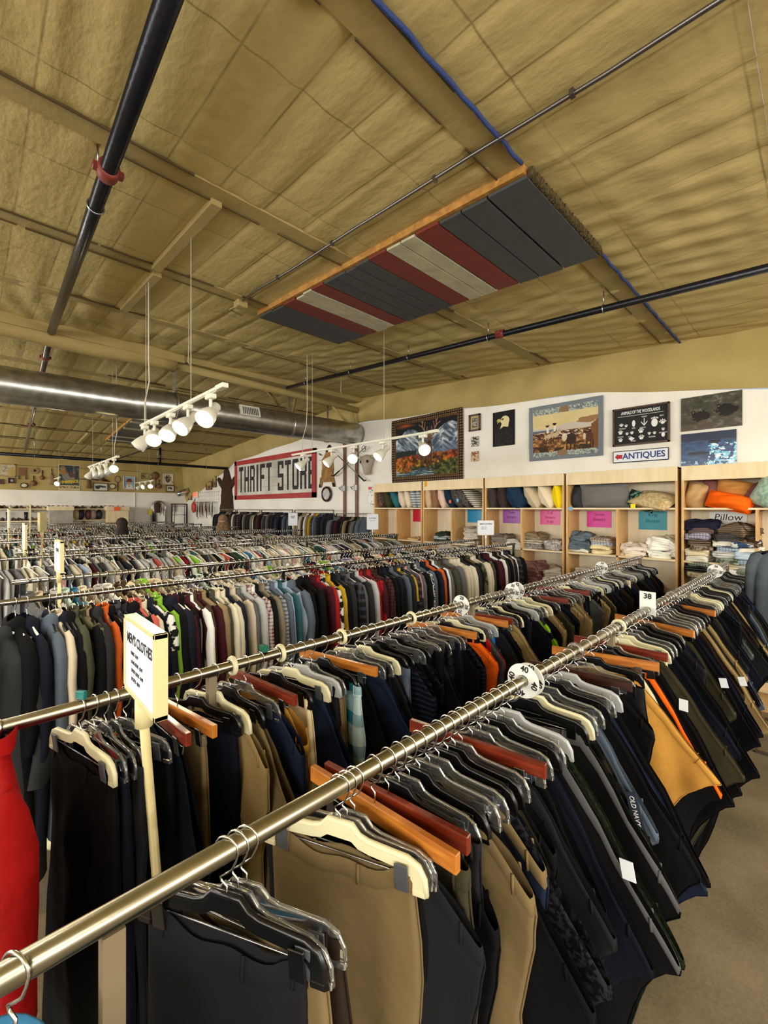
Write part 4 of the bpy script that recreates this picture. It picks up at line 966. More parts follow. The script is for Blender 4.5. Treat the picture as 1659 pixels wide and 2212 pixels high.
b = MB(); b.tube([(5.0, YA - .25, 3.45), (5.55, YA - .12, 2.72)], .018, 6); s = b.build('brace_rod', M['wood_beam'], None, (5.0, YA - .25, 3.45)); tag(s, 'thin tan brace rod slanting down to the far corner', 'rod')
b = MB(); b.tube([(5.5, YA - .3, 2.5), (5.62, YA - .3, 2.55), (5.85, YA - .5, 2.68)], [.09, .1, .09], 12); s = b.build('corner_duct', M['galv'], None, (5.6, YA - .3, 2.5)); tag(s, 'small bent silver duct elbow in the far corner', 'duct')
b = MB(); b.bx(4.15, 4.17, YB - .03, YB, 1.2, 2.55); struct(b.build('trim_3', M['white']))
# mirrors
t = thing('arched_mirror', 'arched mirror leaning on the back wall, reflecting red clothes', 'mirror', (4.92, YA - .05, 1.2))
arc = [(4.68, 1.2), (4.68, 2.02)] + [(4.92 - .24 * math.cos(a), 2.02 + .23 * math.sin(a)) for a in [PI * k / 12 for k in range(1, 12)]] + [(5.16, 2.02), (5.16, 1.2)]
b = MB(); b.tube([(x, YA - .08, z) for x, z in arc], .025, 6); b.build('frame', M['galv'], t)
b = MB(); b.prism([(x, z) for x, z in arc], (0, YA - .07, 0), (1, 0, 0), (0, 0, 1), BN, .006); b.build('mirror_glass', mat('mirror_glass', (230, 230, 228), .03, 1.), t)
t = thing('framed_mirror', 'brown rectangular window style mirror near the far corner', 'mirror', (5.63, YA - .05, 1.2))
frame(t, YA - .05, 5.35, 5.92, 2.16, 1.2, .04, .04, M['wood_b'], True); b = MB()
for z in (1.72, 2.06): b.bx(5.38, 5.9, YA - .08, YA - .06, z, z + .02)
for x in (5.45, 5.82): b.bx(x, x + .02, YA - .08, YA - .06, 1.2, 2.14)
b.build('muntin', M['wood_b'], t); b = MB(); b.bx(5.38, 5.9, YA - .065, YA - .055, 1.2, 2.14); b.build('mirror_glass', bpy.data.materials['mirror_glass'], t)
for i, (x, z, cc, lb) in enumerate(((4.6, 1.85, (226, 200, 40), 'yellow'), )):
    b = MB(); b.box((x, YA - .2, z), (.1, .02, .2)); s = b.build('tag_card', mat('yellow_card', cc, .6), None, (x, YA - .2, z)); tag(s, 'yellow card left of the arched mirror', 'card')
# shoe shelves
for i, (z, x1, lb) in enumerate(((1.98, 3.9, 'long upper shoe shelf on the back wall'), (1.61, 3.9, 'long lower shoe shelf on the back wall'))):
    b = MB(); b.bx(-.6, x1, YA - .38, YA, z - .03, z); s = b.build('wall_shelf', M['ply'], None, (1.6, YA, z)); tag(s, lb, 'shelf')
    for x in (.0, 1.3, 2.6, 3.8):
        b = MB(); b.bx(x, x + .03, YA - .36, YA, z - .12, z - .03); b.build('bracket', M['wood_b'], s)
def shoe_mesh(k):
    b = MB(); l = .27
    st = [(-.13, .03, .07), (-.09, .042, .095), (-.03, .04, .1 if k else .085), (.03, .042, .065), (.09, .048, .05), (.13, .03, .035), (.14, .005, .02)]
    n = 12
    b.grid(n, len(st), lambda i, j: Vector((st[j][0], math.cos(2 * PI * i / n) * st[j][1], max(.0, st[j][2] * (.5 + .55 * math.sin(2 * PI * i / n))))), True)
    if k == 2: b.lathe([(.042, .05), (.045, .12), (.05, .26), (.044, .26), (.03, .1)], (-.08, 0, 0), (0, 0, 1), 12)
    return b.mesh('shoe')
SH = [shoe_mesh(k) for k in range(3)]
shc = [('black', (24, 22, 22)), ('dark brown', (58, 38, 26)), ('grey', (92, 90, 86)), ('cream', (196, 184, 156)), ('brown', (98, 66, 42))]
SM = [mat('shoe_' + n.replace(' ', '_'), c, .5) for n, c in shc]
usedl = {}
for shelf, z, xs in (('upper', 1.98, [(-.1 + .128 * i) for i in range(31)]), ('lower', 1.61, [(-.1 + .14 * i) for i in range(12)] + [2.9, 3.0])):
    for i, x in enumerate(xs):
        k = 2 if (shelf == 'lower' and (i * 7) % 3 == 0) else rnd.choice((0, 1)); c = rnd.choices(range(5), (5, 4, 2, 2, 3))[0]
        o = bpy.data.objects.new('boot' if k == 2 else 'shoe', SH[k]); link(o)
        if not SH[k].materials: SH[k].materials.append(SM[0])
        o.material_slots[0].link = 'OBJECT'; o.material_slots[0].material = SM[c]
        o.location = (x, YA - .2 + rnd.uniform(-.04, .04), z + (.0)); o.rotation_euler = (0, 0, R(-90 + rnd.uniform(-25, 25)))
        lb = '%s %s standing on the %s back wall shoe shelf' % (shc[c][0], 'boot' if k == 2 else 'shoe', shelf)
        tag(o, lb, 'boot' if k == 2 else 'shoe', '%s %ss on the %s shoe shelf' % (shc[c][0], 'boot' if k == 2 else 'shoe', shelf))
for (x0, x1, lb) in ((1.63, 2.27, 'cream topped display bin with grey front left on shoe shelves'), (3.14, 3.8, 'cream topped display bin carrying an orange paper note')):
    b = MB(); b.bx(x0 + .04, x1 - .02, YA - .75, YA - .4, 1.2, 1.92); s = b.build('display_bin', mat('bin_grey', (160, 154, 140), .6, var=.2) if x0 < 2 else M['ply'], None, ((x0 + x1) / 2, YA - .6, 1.2)); tag(s, lb, 'display bin')
    b = MB(); b.bx(x0, x1, YA - .8, YA - .38, 1.92, 2.05); b.build('top_board', M['ply'], s)
    if x0 > 3:
        b = MB(); b.box((3.43, YA - .82, 1.97), (.17, .01, .13)); q = b.build('paper_note', mat('orange_note', (244, 108, 44), .7), None, (3.43, YA - .82, 1.97)); tag(q, 'orange paper note on the display bin', 'note')
bagc = [((196, 176, 130), 2.4, 'tan'), ((30, 30, 44), 2.52, 'navy'), ((92, 48, 50), 2.72, 'wine'), ((150, 128, 120), 2.86, 'dusty pink'), ((24, 26, 32), 3.02, 'black')]
for cc, x, nm in bagc:
    b = MB(); b.ell((x, YA - .3, 1.77), (.1, .12, .17), nu=10, nv=7); b.tube([(x - .05, YA - .3, 1.9), (x, YA - .3, 1.99), (x + .05, YA - .3, 1.9)], .008, 5)
    s = b.build('handbag', mat('bag_' + nm.replace(' ', '_'), cc, .5), None, (x, YA - .3, 1.6)); tag(s, '%s handbag on the lower shelf between the two display bins' % nm, 'handbag')

# ------------------------------------------------------------ cabinets on the right wall
XC = 5.54
ctop = 2.45
ybs = [(6.03, 4.815), (4.79, 3.585), (3.56, 2.37), (2.34, 1.125), (1.09, -.15)]
cl_lab = ['leftmost plywood cubby cabinet, with the red paper sign', 'plywood cubby cabinet below the stag tapestry with a bright blue sign', 'plywood cubby cabinet under the eagle poster, purple and pink signs',
          'plywood cubby cabinet under the cattle drive tapestry, magenta and teal signs', 'rightmost plywood cubby cabinet, marked Pillow Cases']
cabs = []
for i, (ya, yb) in enumerate(ybs):
    t = thing('cubby_cabinet', cl_lab[i], 'cabinet', (XC + .2, (ya + yb) / 2, 0))
    for nm, y in (('side_panel', ya), ('side_panel', yb)):
        b = MB(); s_ = -1 if y == ya else 1; b.bx(XC, XA - .02, y, y + s_ * .022, 0, ctop); b.build(nm, M['plyedge'], t)
    b = MB(); b.bx(XA - .03, XA - .02, ya - .02, yb + .02, .1, ctop - .02); b.build('back_panel', M['plyback'], t)
    b = MB(); b.bx(XC - .004, XC + .014, ya, yb, 2.295, ctop + .002, bev=.002); b.build('valance', M['ply'], t)
    b = MB(); b.bx(XC, XA - .02, ya, yb, ctop - .018, ctop); b.build('top_board', M['ply'], t)
    ym = (ya + yb) / 2
    for z in (2.0, 1.43, .86, .22):
        b = MB(); b.bx(XC, XA - .03, ya - .022, yb + .022, z - .02, z); b.build('shelf', M['ply'], t)
    b = MB(); b.bx(XC, XA - .03, ym - .011, ym + .011, .22, 1.98); b.build('divider', M['plyedge'], t)
    b = MB(); b.bx(XC + .04, XC + .06, ya, yb, 0, .2); b.build('toe_board', M['plyedge'], t)
    cabs.append(t)
b = MB(); b.box((XC - .006, 4.72, 2.41), (.003, .055, .1)); s = b.build('sticky_note', mat('amber_note', (226, 156, 30), .7), None, (XC - .006, 4.72, 2.41)); tag(s, 'amber sticky note on the valance of the second cabinet', 'note')
for (y, z, cc, lb) in ((1.56, 2.02, (236, 214, 30), 'small yellow tag on the shelf edge below the beige embroidered pillow'), (2.28, 1.99, (120, 170, 196), 'small pale blue tag on shelf edge under the big grey pillow')):
    b = MB(); b.box((XC - .006, y, z), (.003, .05, .05)); s = b.build('price_tag', mat('tag_%d' % cc[0], cc, .6), None, (XC - .006, y, z)); tag(s, lb, 'tag')
# paper signs taped inside the cubbies
def csign(y0, y1, z0, z1, cc, lb, lines=None, lc=(120, 30, 80)):
    x = XA - .034; b = MB(); b.bx(x - .002, x, y0, y1, z0, z1); m_ = mat('sign_paper_%d_%d' % (cc[0], cc[1]), cc, .35)
    s = b.build('paper_sign', m_, None, (x, (y0 + y1) / 2, z0)); tag(s, lb, 'sign')
    if lines:
        m2 = mat('sign_ink_%d' % cc[0], lc, .7)
        for (t_, sz, dz) in lines: text(t_, sz, m2, (x - .0035, (y0 + y1) / 2, z1 - dz), RU, (0, 0, 1), s, 'writing', sh=.15)
csign(5.345, 5.135, 1.745, 1.975, (206, 24, 50), 'red paper sign in the leftmost cabinet')
csign(4.125, 3.86, 1.76, 1.977, (30, 146, 196), 'bright blue paper sign in the second cabinet from the left')
csign(3.47, 3.185, 1.765, 1.978, (164, 92, 178), 'purple paper sign left of the pink one', [('Twin', .055, .05), ('Sheets', .06, .12)], (110, 44, 130))
csign(2.868, 2.58, 1.76, 1.973, (240, 104, 168), 'pale pink paper sign right of the purple one', [('Full', .06, .045), ('Sheets', .055, .11), ('9.00', .055, .175)], (170, 50, 110))
csign(2.216, 1.914, 1.745, 1.957, (226, 40, 156), 'hot magenta paper sign left of the teal one', [('Queen', .05, .045), ('Sheets', .06, .11)], (150, 20, 100))
csign(1.60, 1.305, 1.735, 1.96, (16, 140, 158), 'teal paper sign right of the magenta one', [('King', .055, .045), ('Sheets', .06, .12)], (10, 96, 112))
csign(.90, .58, 1.74, 1.955, (226, 226, 216), 'white handwritten sign reading Pillow Cases', [('Pillow', .1, .06), ('Cases', .08, .15)], (40, 40, 40))
# pillows
def pillow(c, w, h, d, rot, m, lb, seed=0, nm='pillow', fr=False):
    n = 18; b = MB(); rr = random.Random(seed); ph = [rr.uniform(0, 6) for _ in range(4)]
    Rm = Euler(rot).to_matrix()
    def f(side):
        def fn(i, j):
            a = -1 + 2 * i / (n - 1); e = -1 + 2 * j / (n - 1)
            pinch = 1 - .13 * (1 - a * a) * abs(e) ** 3; pinch2 = 1 - .13 * (1 - e * e) * abs(a) ** 3
            t = (max(0, 1 - a * a) * max(0, 1 - e * e)) ** .42
            wr = 1 + .07 * math.sin(5 * a + ph[0] + 3 * e) + .05 * math.sin(9 * e + ph[1] + 4 * a)
            return Vector(c) + Rm @ Vector((side * d / 2 * t * wr, a * w / 2 * pinch, e * h / 2 * pinch2))
        return fn
    b.grid(n, n, f(1)); b.grid(n, n, f(-1))
    o = b.build(nm, m, None, c); tag(o, lb, 'pillow')
    # zip / piping seam
    s = MB(); q = []
    for (i0, i1, j0, j1) in ((0, 1, 0, 0), (1, 1, 0, 1), (1, 0, 1, 1), (0, 0, 1, 0)):
        for k in range(8):
            a = -1 + 2 * (i0 + (i1 - i0) * k / 8); e = -1 + 2 * (j0 + (j1 - j0) * k / 8)
            pinch = 1 - .13 * (1 - a * a) * abs(e) ** 3; pinch2 = 1 - .13 * (1 - e * e) * abs(a) ** 3
            q.append(Vector(c) + Rm @ Vector((0, a * w / 2 * pinch, e * h / 2 * pinch2)))
    s.tube(q, .004 if not fr else .012, 5, True); s.build('seam_piping', m, o)
    return o
F_ = fabric
pl = [(5.90, F_('pf1', (112, 88, 70), 'floral', (60, 46, 40)), 'brown floral pillow at the left end of the top row', .30, .1, 8), (5.72, F_('pf2', (58, 60, 40)), 'dark olive pillow between floral and teal pillows', .32, .12, 14),
      (5.52, F_('pf3', (44, 96, 104)), 'teal pillow leaning in the leftmost cabinet', .34, .1, 26), (5.34, F_('pf4', (198, 182, 158)), 'cream knit pillow right of the teal one', .33, .1, 16), (5.19, F_('pf4b', (206, 190, 164)), 'second cream pillow before the chevron ones', .32, .1, 12),
      (5.05, F_('pf5', (186, 188, 182), 'stripe', (96, 112, 120), 22), 'grey and white chevron pillow left of its twin', .33, .1, 10), (4.92, F_('pf5b', (190, 192, 186), 'stripe', (92, 108, 116), 22), 'grey and white chevron pillow against the cabinet side', .32, .1, 6)]
for y, m_, lb, w_, d_, tl in pl: pillow((XC + .175, y, 2.15), .33, .31, .19, (0, R(tl + 4), R(90)), m_, lb, int(y * 10))
pl = [(4.71, (192, 164, 126), None, 'tan pillow at the left of the second cabinet', 4), (4.58, (128, 92, 70), None, 'brown velvet pillow next to the tan one', 4), (4.42, (206, 178, 160), None, 'pale blush pillow left of the round navy one', 14), (4.27, (28, 42, 58), None, 'navy pillow with an orange tag', 24),
      (4.12, (104, 96, 92), 'speck', 'speckled grey pillow with a blue tag', 28), (3.98, (120, 110, 104), 'speck', 'speckled pillow beside the black and white striped one', 32)]
for y, cc, pt, lb, tl in pl: pillow((XC + .175, y, 2.15), .33, .33, .2, (0, R(tl + 3), R(90)), F_('pg%d' % int(y * 100), cc, pt, (40, 38, 38)), lb, int(y * 10))
pillow((XC + .13, 3.80, 2.14), .34, .38, .14, (0, R(44), R(82)), F_('pz', (206, 200, 182), 'stripe', (26, 26, 28), 32), 'black and white striped pillow poking out at the end of second cabinet', 5)
for (y, z, cc, lb) in ((4.22, 2.1, (230, 100, 50), 'orange tag pinned on the navy pillow'), (4.07, 2.12, (110, 180, 210), 'blue tag pinned on the speckled pillow')):
    b = MB(); b.box((XC + .01, y, z), (.003, .045, .05)); tag(b.build('price_tag', mat('tg%d' % cc[0], cc, .6), None, (XC, y, z)), lb, 'tag')
pl = [(3.47, (62, 54, 48), None, 'fuzzy charcoal pillow at the left of the third cabinet', 6, .17), (3.30, (58, 48, 44), None, 'fuzzy dark brown pillow beside the charcoal one', 10, .18), (3.08, (28, 48, 70), None, 'big slate blue pillow drooping over the shelf edge', 30, .26), (2.84, (184, 168, 138), None, 'khaki pillow between blue and cream pillows', 34, .2),
      (2.64, (212, 196, 166), None, 'cream quilted pillow left of the yellow one', 30, .2), (2.47, (232, 196, 22), None, 'bright yellow pillow at the right of the third cabinet', 10, .17)]
for y, cc, pt, lb, tl, d_ in pl: pillow((XC + (.175 if d_ < .25 else .13), y, 2.145), .34, .34, d_ + .03, (0, R(tl), R(90)), F_('ph%d' % int(y * 100), cc), lb, int(y * 10))
pillow((XC + .2, 2.24, 2.14), .17, .30, .3, (R(8), 0, 0), F_('pi1', (52, 52, 54)), 'dark grey pillow squeezed left of the big grey one', 1)
pillow((XC + .14, 1.93, 2.15), .56, .30, .22, (0, R(-8), 0), F_('pi2', (104, 102, 98)), 'big soft grey fur pillow in the fourth cabinet', 2)
pillow((XC + .18, 1.52, 2.08), .3, .2, .2, (R(20), 0, 0), F_('pi3', (30, 34, 32), 'floral', (90, 130, 110)), 'black leafy pillow behind the beige embroidered one', 3)
pillow((XC + .13, 1.38, 2.09), .46, .30, .16, (R(24), R(60), 0), F_('pi4', (206, 186, 142), 'floral', (186, 160, 110)), 'beige embroidered pillow lying tilted in the fourth cabinet', 4)
pillow((XC + .17, .98, 2.13), .2, .29, .3, (R(14), 0, 0), F_('pj1', (176, 142, 96)), 'tan pillow at the left of the rightmost cabinet', 5)
pillow((XC + .2, .84, 2.15), .22, .3, .2, (R(10), 0, 0), F_('pj2', (112, 72, 66)), 'dusty plum pillow left behind the orange one', 6)
pillow((XC + .16, .66, 2.2), .30, .18, .22, (R(15), 0, 0), F_('pj3', (168, 116, 60)), 'caramel fuzzy pillow on top of the orange one', 7)
pillow((XC + .08, .69, 2.06), .38, .17, .3, (R(15), R(10), 0), F_('pj4', (238, 92, 14)), 'bright orange pillow hanging over the shelf edge', 8)
pillow((XC + .17, .50, 2.1), .2, .28, .2, (R(-20), 0, 0), F_('pj5', (108, 66, 62)), 'dusty plum pillow right behind the mint cushion', 9)
pillow((XC + .02, .33, 2.13), .34, .30, .2, (R(28), 0, R(-10)), F_('pj6', (170, 196, 172), 'floral', (140, 172, 156)), 'mint green quilted cushion spilling from the rightmost cabinet', 10)
pillow((XC + .1, .12, 2.2), .3, .22, .2, (0, 0, 0), F_('pj7', (30, 136, 62)), 'bright green pillow at the right edge', 11)
# folded linens
def folded(c, sx, sy, h, m, lb, seed, rz=0, grp=None, layers=3, messy=0., nm='folded_sheet'):
    rr = random.Random(seed); b = MB(); n = 34; Rm = Euler((rr.uniform(-.05, .05), rr.uniform(-.04, .04), rz)).to_matrix()
    ph = [rr.uniform(0, 6) for _ in range(6)]; k = layers * 4 + 1
    def fn(i, j):
        a = 2 * PI * i / n; ca, sa = math.cos(a), math.sin(a)
        sq = lambda x: math.copysign(abs(x) ** .35, x)
        z = h * j / (k - 1); lay = abs(math.sin(PI * j / 4)); r = .93 + .07 * lay
        if j == 0 or j == k - 1: r *= .9
        r *= 1 + messy * (.12 * math.sin(3 * a + ph[0] + z * 40) + .1 * math.sin(5 * a + ph[1]))
        dz = messy * .3 * h * math.sin(2 * a + ph[2]) * (z / h) + (.004 + messy * .01) * math.sin(4 * a + ph[3] + j)
        return Vector(c) + Rm @ Vector((sq(ca) * sx / 2 * r, sq(sa) * sy / 2 * r, z + dz))
    b.grid(n, k, fn, True)
    vs = b.v[(k - 1) * n:]; cen = sum((Vector(p) for p in vs), Vector()) / n + Vector((0, 0, .008 + messy * .02)); m0 = len(b.v); b.v.append(tuple(cen))
    mid0 = len(b.v)
    for q in range(n): p = Vector(vs[q]).lerp(cen, .5); b.v.append(tuple(p + Vector((0, 0, .006 * math.sin(q * 1.3 + ph[4]) + messy * .02 * math.sin(q * .8)))))
    for q in range(n):
        b.f.append(((k - 1) * n + q, (k - 1) * n + (q + 1) % n, mid0 + (q + 1) % n, mid0 + q)); b.sm.append(True); b.mi.append(0)
        b.f.append((mid0 + q, mid0 + (q + 1) % n, m0)); b.sm.append(True); b.mi.append(0)
    b.f.append(tuple(range(n - 1, -1, -1))); b.sm.append(False); b.mi.append(0)
    o = b.build(nm, m, None, c); tag(o, lb, 'linen', grp); return o
cell = lambda i, k: (ybs[i][0] * (.75 if k == 0 else .25) + ybs[i][1] * (.25 if k == 0 else .75))
LIN = [  # y, z0, list of (rgb, pat, h, messy, label)
 (5.66, 1.43, [((56, 58, 66), None, .06, .6, 'loose dark slate sheet in the leftmost cabinet')]),
 (5.1, 1.43, [((198, 170, 124), None, .03, .8, 'folded tan brown sheet right of the dark slate one')]),
 (4.45, 1.43, [((92, 100, 92), 'speck', .05, .8, 'green patterned sheet at the bottom of its heap, second cabinet'), ((176, 184, 186), 'stripe', .05, .8, 'grey striped sheet in the middle of its heap, second cabinet'), ((44, 56, 44), None, .05, .9, 'dark green sheet atop the striped one, second cabinet')]),
 (3.86, 1.43, [((196, 190, 176), None, .07, .4, 'pale grey blanket under the knobbly one'), ((188, 176, 160), None, .12, .7, 'big pale knobbly blanket with a red mark'), ((170, 162, 150), None, .07, .8, 'rumpled pale throw on top of the knobbly blanket')]),
 (3.36, 1.43, [((180, 160, 130), 'speck', .07, .5, 'tan mottled sheet pile in third cabinet, left cubby'), ((120, 112, 102), None, .09, .8, 'taupe rumpled sheet on the tan mottled pile')]),
 (3.12, 1.43, [((206, 204, 198), None, .09, .6, 'white and silver sheet beside the taupe one')]),
 (2.84, 1.43, [((170, 166, 156), 'speck', .07, .5, 'greyish folded sheet low in the pink sign cubby'), ((190, 178, 156), 'stripe', .06, .7, 'beige striped folded sheet in the pink sign cubby'), ((134, 118, 92), None, .07, .9, 'brown patterned sheet on top in the pink sign cubby')]),
 (2.55, 1.43, [((200, 192, 186), 'speck', .08, .4, 'pinkish grey folded set right in the pink sign cubby'), ((206, 198, 190), 'floral', .05, .5, 'flowered pale sheet atop the pinkish grey set')]),
 (2.21, 1.43, [((206, 204, 186), None, .04, .5, 'white folded sheet under the slate blue bundle'), ((84, 96, 104), None, .12, .8, 'slate blue bundled sheet under the round lump'), ((92, 104, 112), None, .08, .9, 'slate blue lump of fabric topping the magenta sign cubby pile')]),
 (1.94, 1.43, [((214, 196, 156), None, .05, .2, 'cream folded sheet, bottom of the neat checked pile'), ((216, 198, 150), None, .05, .2, 'buttery folded sheet second in the neat checked pile'), ((196, 200, 206), 'plaid', .05, .2, 'blue check folded sheet in the neat pile'), ((190, 176, 160), 'plaid', .05, .3, 'tan check folded sheet topping the neat pile')]),
 (1.58, 1.43, [((220, 206, 186), None, .06, .8, 'cream rumpled sheet low in the teal sign cubby'), ((222, 208, 192), None, .07, 1., 'ivory crumpled sheet in the teal sign cubby')]),
 (1.3, 1.43, [((226, 220, 206), None, .1, .9, 'white bulky comforter, lower of two by teal sign'), ((230, 224, 210), None, .12, .9, 'white bulky comforter, upper of two by teal sign')]),
 (3.4, .86, [((196, 186, 170), None, .12, .6, 'pale blanket on the low shelf of the third cabinet')]),
 (2.85, .86, [((130, 92, 92), None, .2, .8, 'mauve blanket on the low shelf of the third cabinet'), ((140, 100, 96), None, .16, .8, 'upper mauve throw on the low shelf of the third cabinet')]),
 (2.55, .86, [((190, 180, 160), None, .16, .8, 'beige blanket right of the mauve ones'), ((196, 186, 168), None, .15, .9, 'oatmeal throw lying upon the beige blanket')]),
 (2.1, .86, [((196, 184, 160), None, .2, .7, 'beige heap under the magenta sign cubby'), ((180, 172, 156), None, .14, .9, 'stone coloured throw under the magenta sign cubby')]),
 (1.45, .86, [((150, 120, 90), None, .2, .7, 'brown heap under the teal sign cubby')]),
]
LX = XC + .19
for y, z0, its in LIN:
    z = z0 + .001
    for k, (cc, pt, h, ms, lb) in enumerate(its):
        folded((LX - .02 * (k % 2), y, z), .30 if ms < .5 else .27, .25 if ms < .5 else .27, h, F_('ln_%d_%d_%d' % (y * 100, z0 * 100, k), cc, pt, tuple(max(0, q - 70) for q in cc), 30), lb, int(y * 77) + k, rnd.uniform(-.15, .15), None, max(2, int(h / .02)), ms)
        z += h * .97
pc = [('grey', (120, 116, 110)), ('charcoal', (62, 60, 58)), ('taupe', (150, 136, 116)), ('ivory', (214, 208, 190)), ('sage', (150, 158, 140)), ('lilac grey', (168, 164, 176)), ('ice blue', (176, 190, 204)), ('plum brown', (92, 74, 72)), ('ecru', (196, 182, 150)), ('mocha', (112, 94, 80)), ('white', (222, 220, 212))]
cols3 = [(.94, [0, 8, 1, 4, 3, 8, 2, 9, 5, 7], 1.20), (.70, [6, 5, 10, 8, 4, 10, 6, 3, 1], 1.20), (.55, [8, 3, 4, 10, 6, 6, 3, 9], 1.2)]
nmcol = ['left', 'middle', 'right']
for ci, (y, seq, z) in enumerate(cols3):
    for k, q in enumerate(seq):
        h = .062 if k < len(seq) - 1 else .07
        above = 'topmost' if k == len(seq) - 1 else 'under the %s one' % pc[seq[k + 1]][0]
        below = 'lowest' if k == 0 else 'over the %s one' % pc[seq[k - 1]][0]
        folded((LX - .05 - .015 * (k % 3), y + .01 * ((k * 7) % 3 - 1), z), .3, .22, h, F_('pc_%d_%d' % (ci, k), pc[q][1], [None, 'stripe', None, 'floral', 'plaid'][(k * 3 + ci) % 5], tuple(max(0, r - 60) for r in pc[q][1]), 40),
               '%s folded pillowcase, %s column, %s, %s' % (pc[q][0], nmcol[ci], above, below), ci * 50 + k, rnd.uniform(-.15, .15), None, 3, .35, 'pillowcase'); z += h * .93
folded((LX - .05, .92, 1.765), .3, .3, .09, F_('nv', (28, 30, 46)), 'big navy blanket on top of the pillowcase piles', 3, .1, None, 3, .5)
folded((LX - .06, .62, 1.71), .3, .26, .1, F_('tw', (122, 104, 84), 'stripe', (80, 66, 52), 50), 'taupe rolled throw on the pillowcase piles, right', 4, -.4, None, 3, 1.)
folded((LX - .07, .58, 1.60), .3, .26, .07, F_('lp', (206, 206, 196), 'camo', (50, 70, 96)), 'blue and white leaf print pillowcase under the rolled throw', 5, .1, None, 3, .5, 'pillowcase')
b = MB(); 
for (a, c, e, f) in ((.72, .71, 1.15, 1.34), (.51, .50, 1.15, 1.34), (.72, .50, 1.15, 1.17)): b.bx(XC - .06, XC + .1, a, c, e, f)
tag(b.build('wooden_tray', M['plyedge'], None, (XC, .6, 1.15)), 'small wooden tray holding a folded yellow cloth under the pillowcases', 'tray')
folded((XC + .02, .61, 1.175), .14, .18, .12, F_('yc', (206, 178, 104)), 'yellow folded cloth standing in the wooden tray', 6, 0, None, 2, .2)
# ------------------------------------------------------------ racks
RAILS = [(1, .65, 1.465, -1.6, 5.2), (2, 1.37, 1.475, -1.6, 5.15), (3, 2.88, 1.52, -1.6, 5.2), (4, 3.47, 1.54, .17, 5.2), (5, 5.1, 1.54, -1.6, 5.25), (6, 5.7, 1.54, .3, 5.25), (7, 7.5, 1.54, -1.6, 4.9), (8, 8.1, 1.54, -1.6, 4.6),
         (9, 9.8, 1.54, -1.6, 4.6), (10, 10.4, 1.54, -1.6, 4.6), (11, 12.1, 1.54, -1.6, 4.6), (12, 12.7, 1.54, -1.6, 4.6), (13, 14.4, 1.54, -1.6, 4.6), (14, 15.0, 1.54, -1.6, 4.6)]
ordn = ['nearest, thick bronze toned rail crossing the lower picture', 'second rail, behind the nearest trousers', 'third rail, carrying the long row of shirts and jackets', 'fourth rail, close behind the jackets row', 'fifth rail past the second aisle', 'sixth rail paired with the fifth',
        'seventh rail past the third aisle', 'eighth rail, paired with the seventh', 'ninth rail, in front of the two people', 'tenth rail just behind the two people', 'eleventh rail toward the back wall', 'twelfth rail toward the back wall', 'thirteenth rail from the camera, near the back', 'last rail before the shoe shelves']
for (n, y, z, x0, x1) in RAILS:
    t = thing('garment_rack', 'long chrome clothes rack, ' + ordn[n - 1], 'clothes rack', ((x0 + x1) / 2, y, 0))
    b = MB(); r = .0165 if n < 3 else .0155
    b.tube([(x0, y, z), (x1, y, z)], r, 24); b.build('rail', M['rail'] if n < 3 else M['chrome'], t)
    xs = [x0 + .1, .131 if n == 1 else .55, 2.0, 3.5, x1 - .05] if n < 3 else [x0 + .05, 1.7, 3.4, x1 - .03]
    for x in xs:
        b = MB(); b.bx(x - .013, x + .013, y - .013, y + .013, .03, z - r * .9); b.build('post', M['tanmetal'] if n < 3 else M['chrome'], t)
        b = MB(); b.bx(x - .02, x + .02, y - .05, y + .05, 0, .03, bev=.005); b.build('foot', M['tanmetal'] if n < 3 else M['chrome'], t)

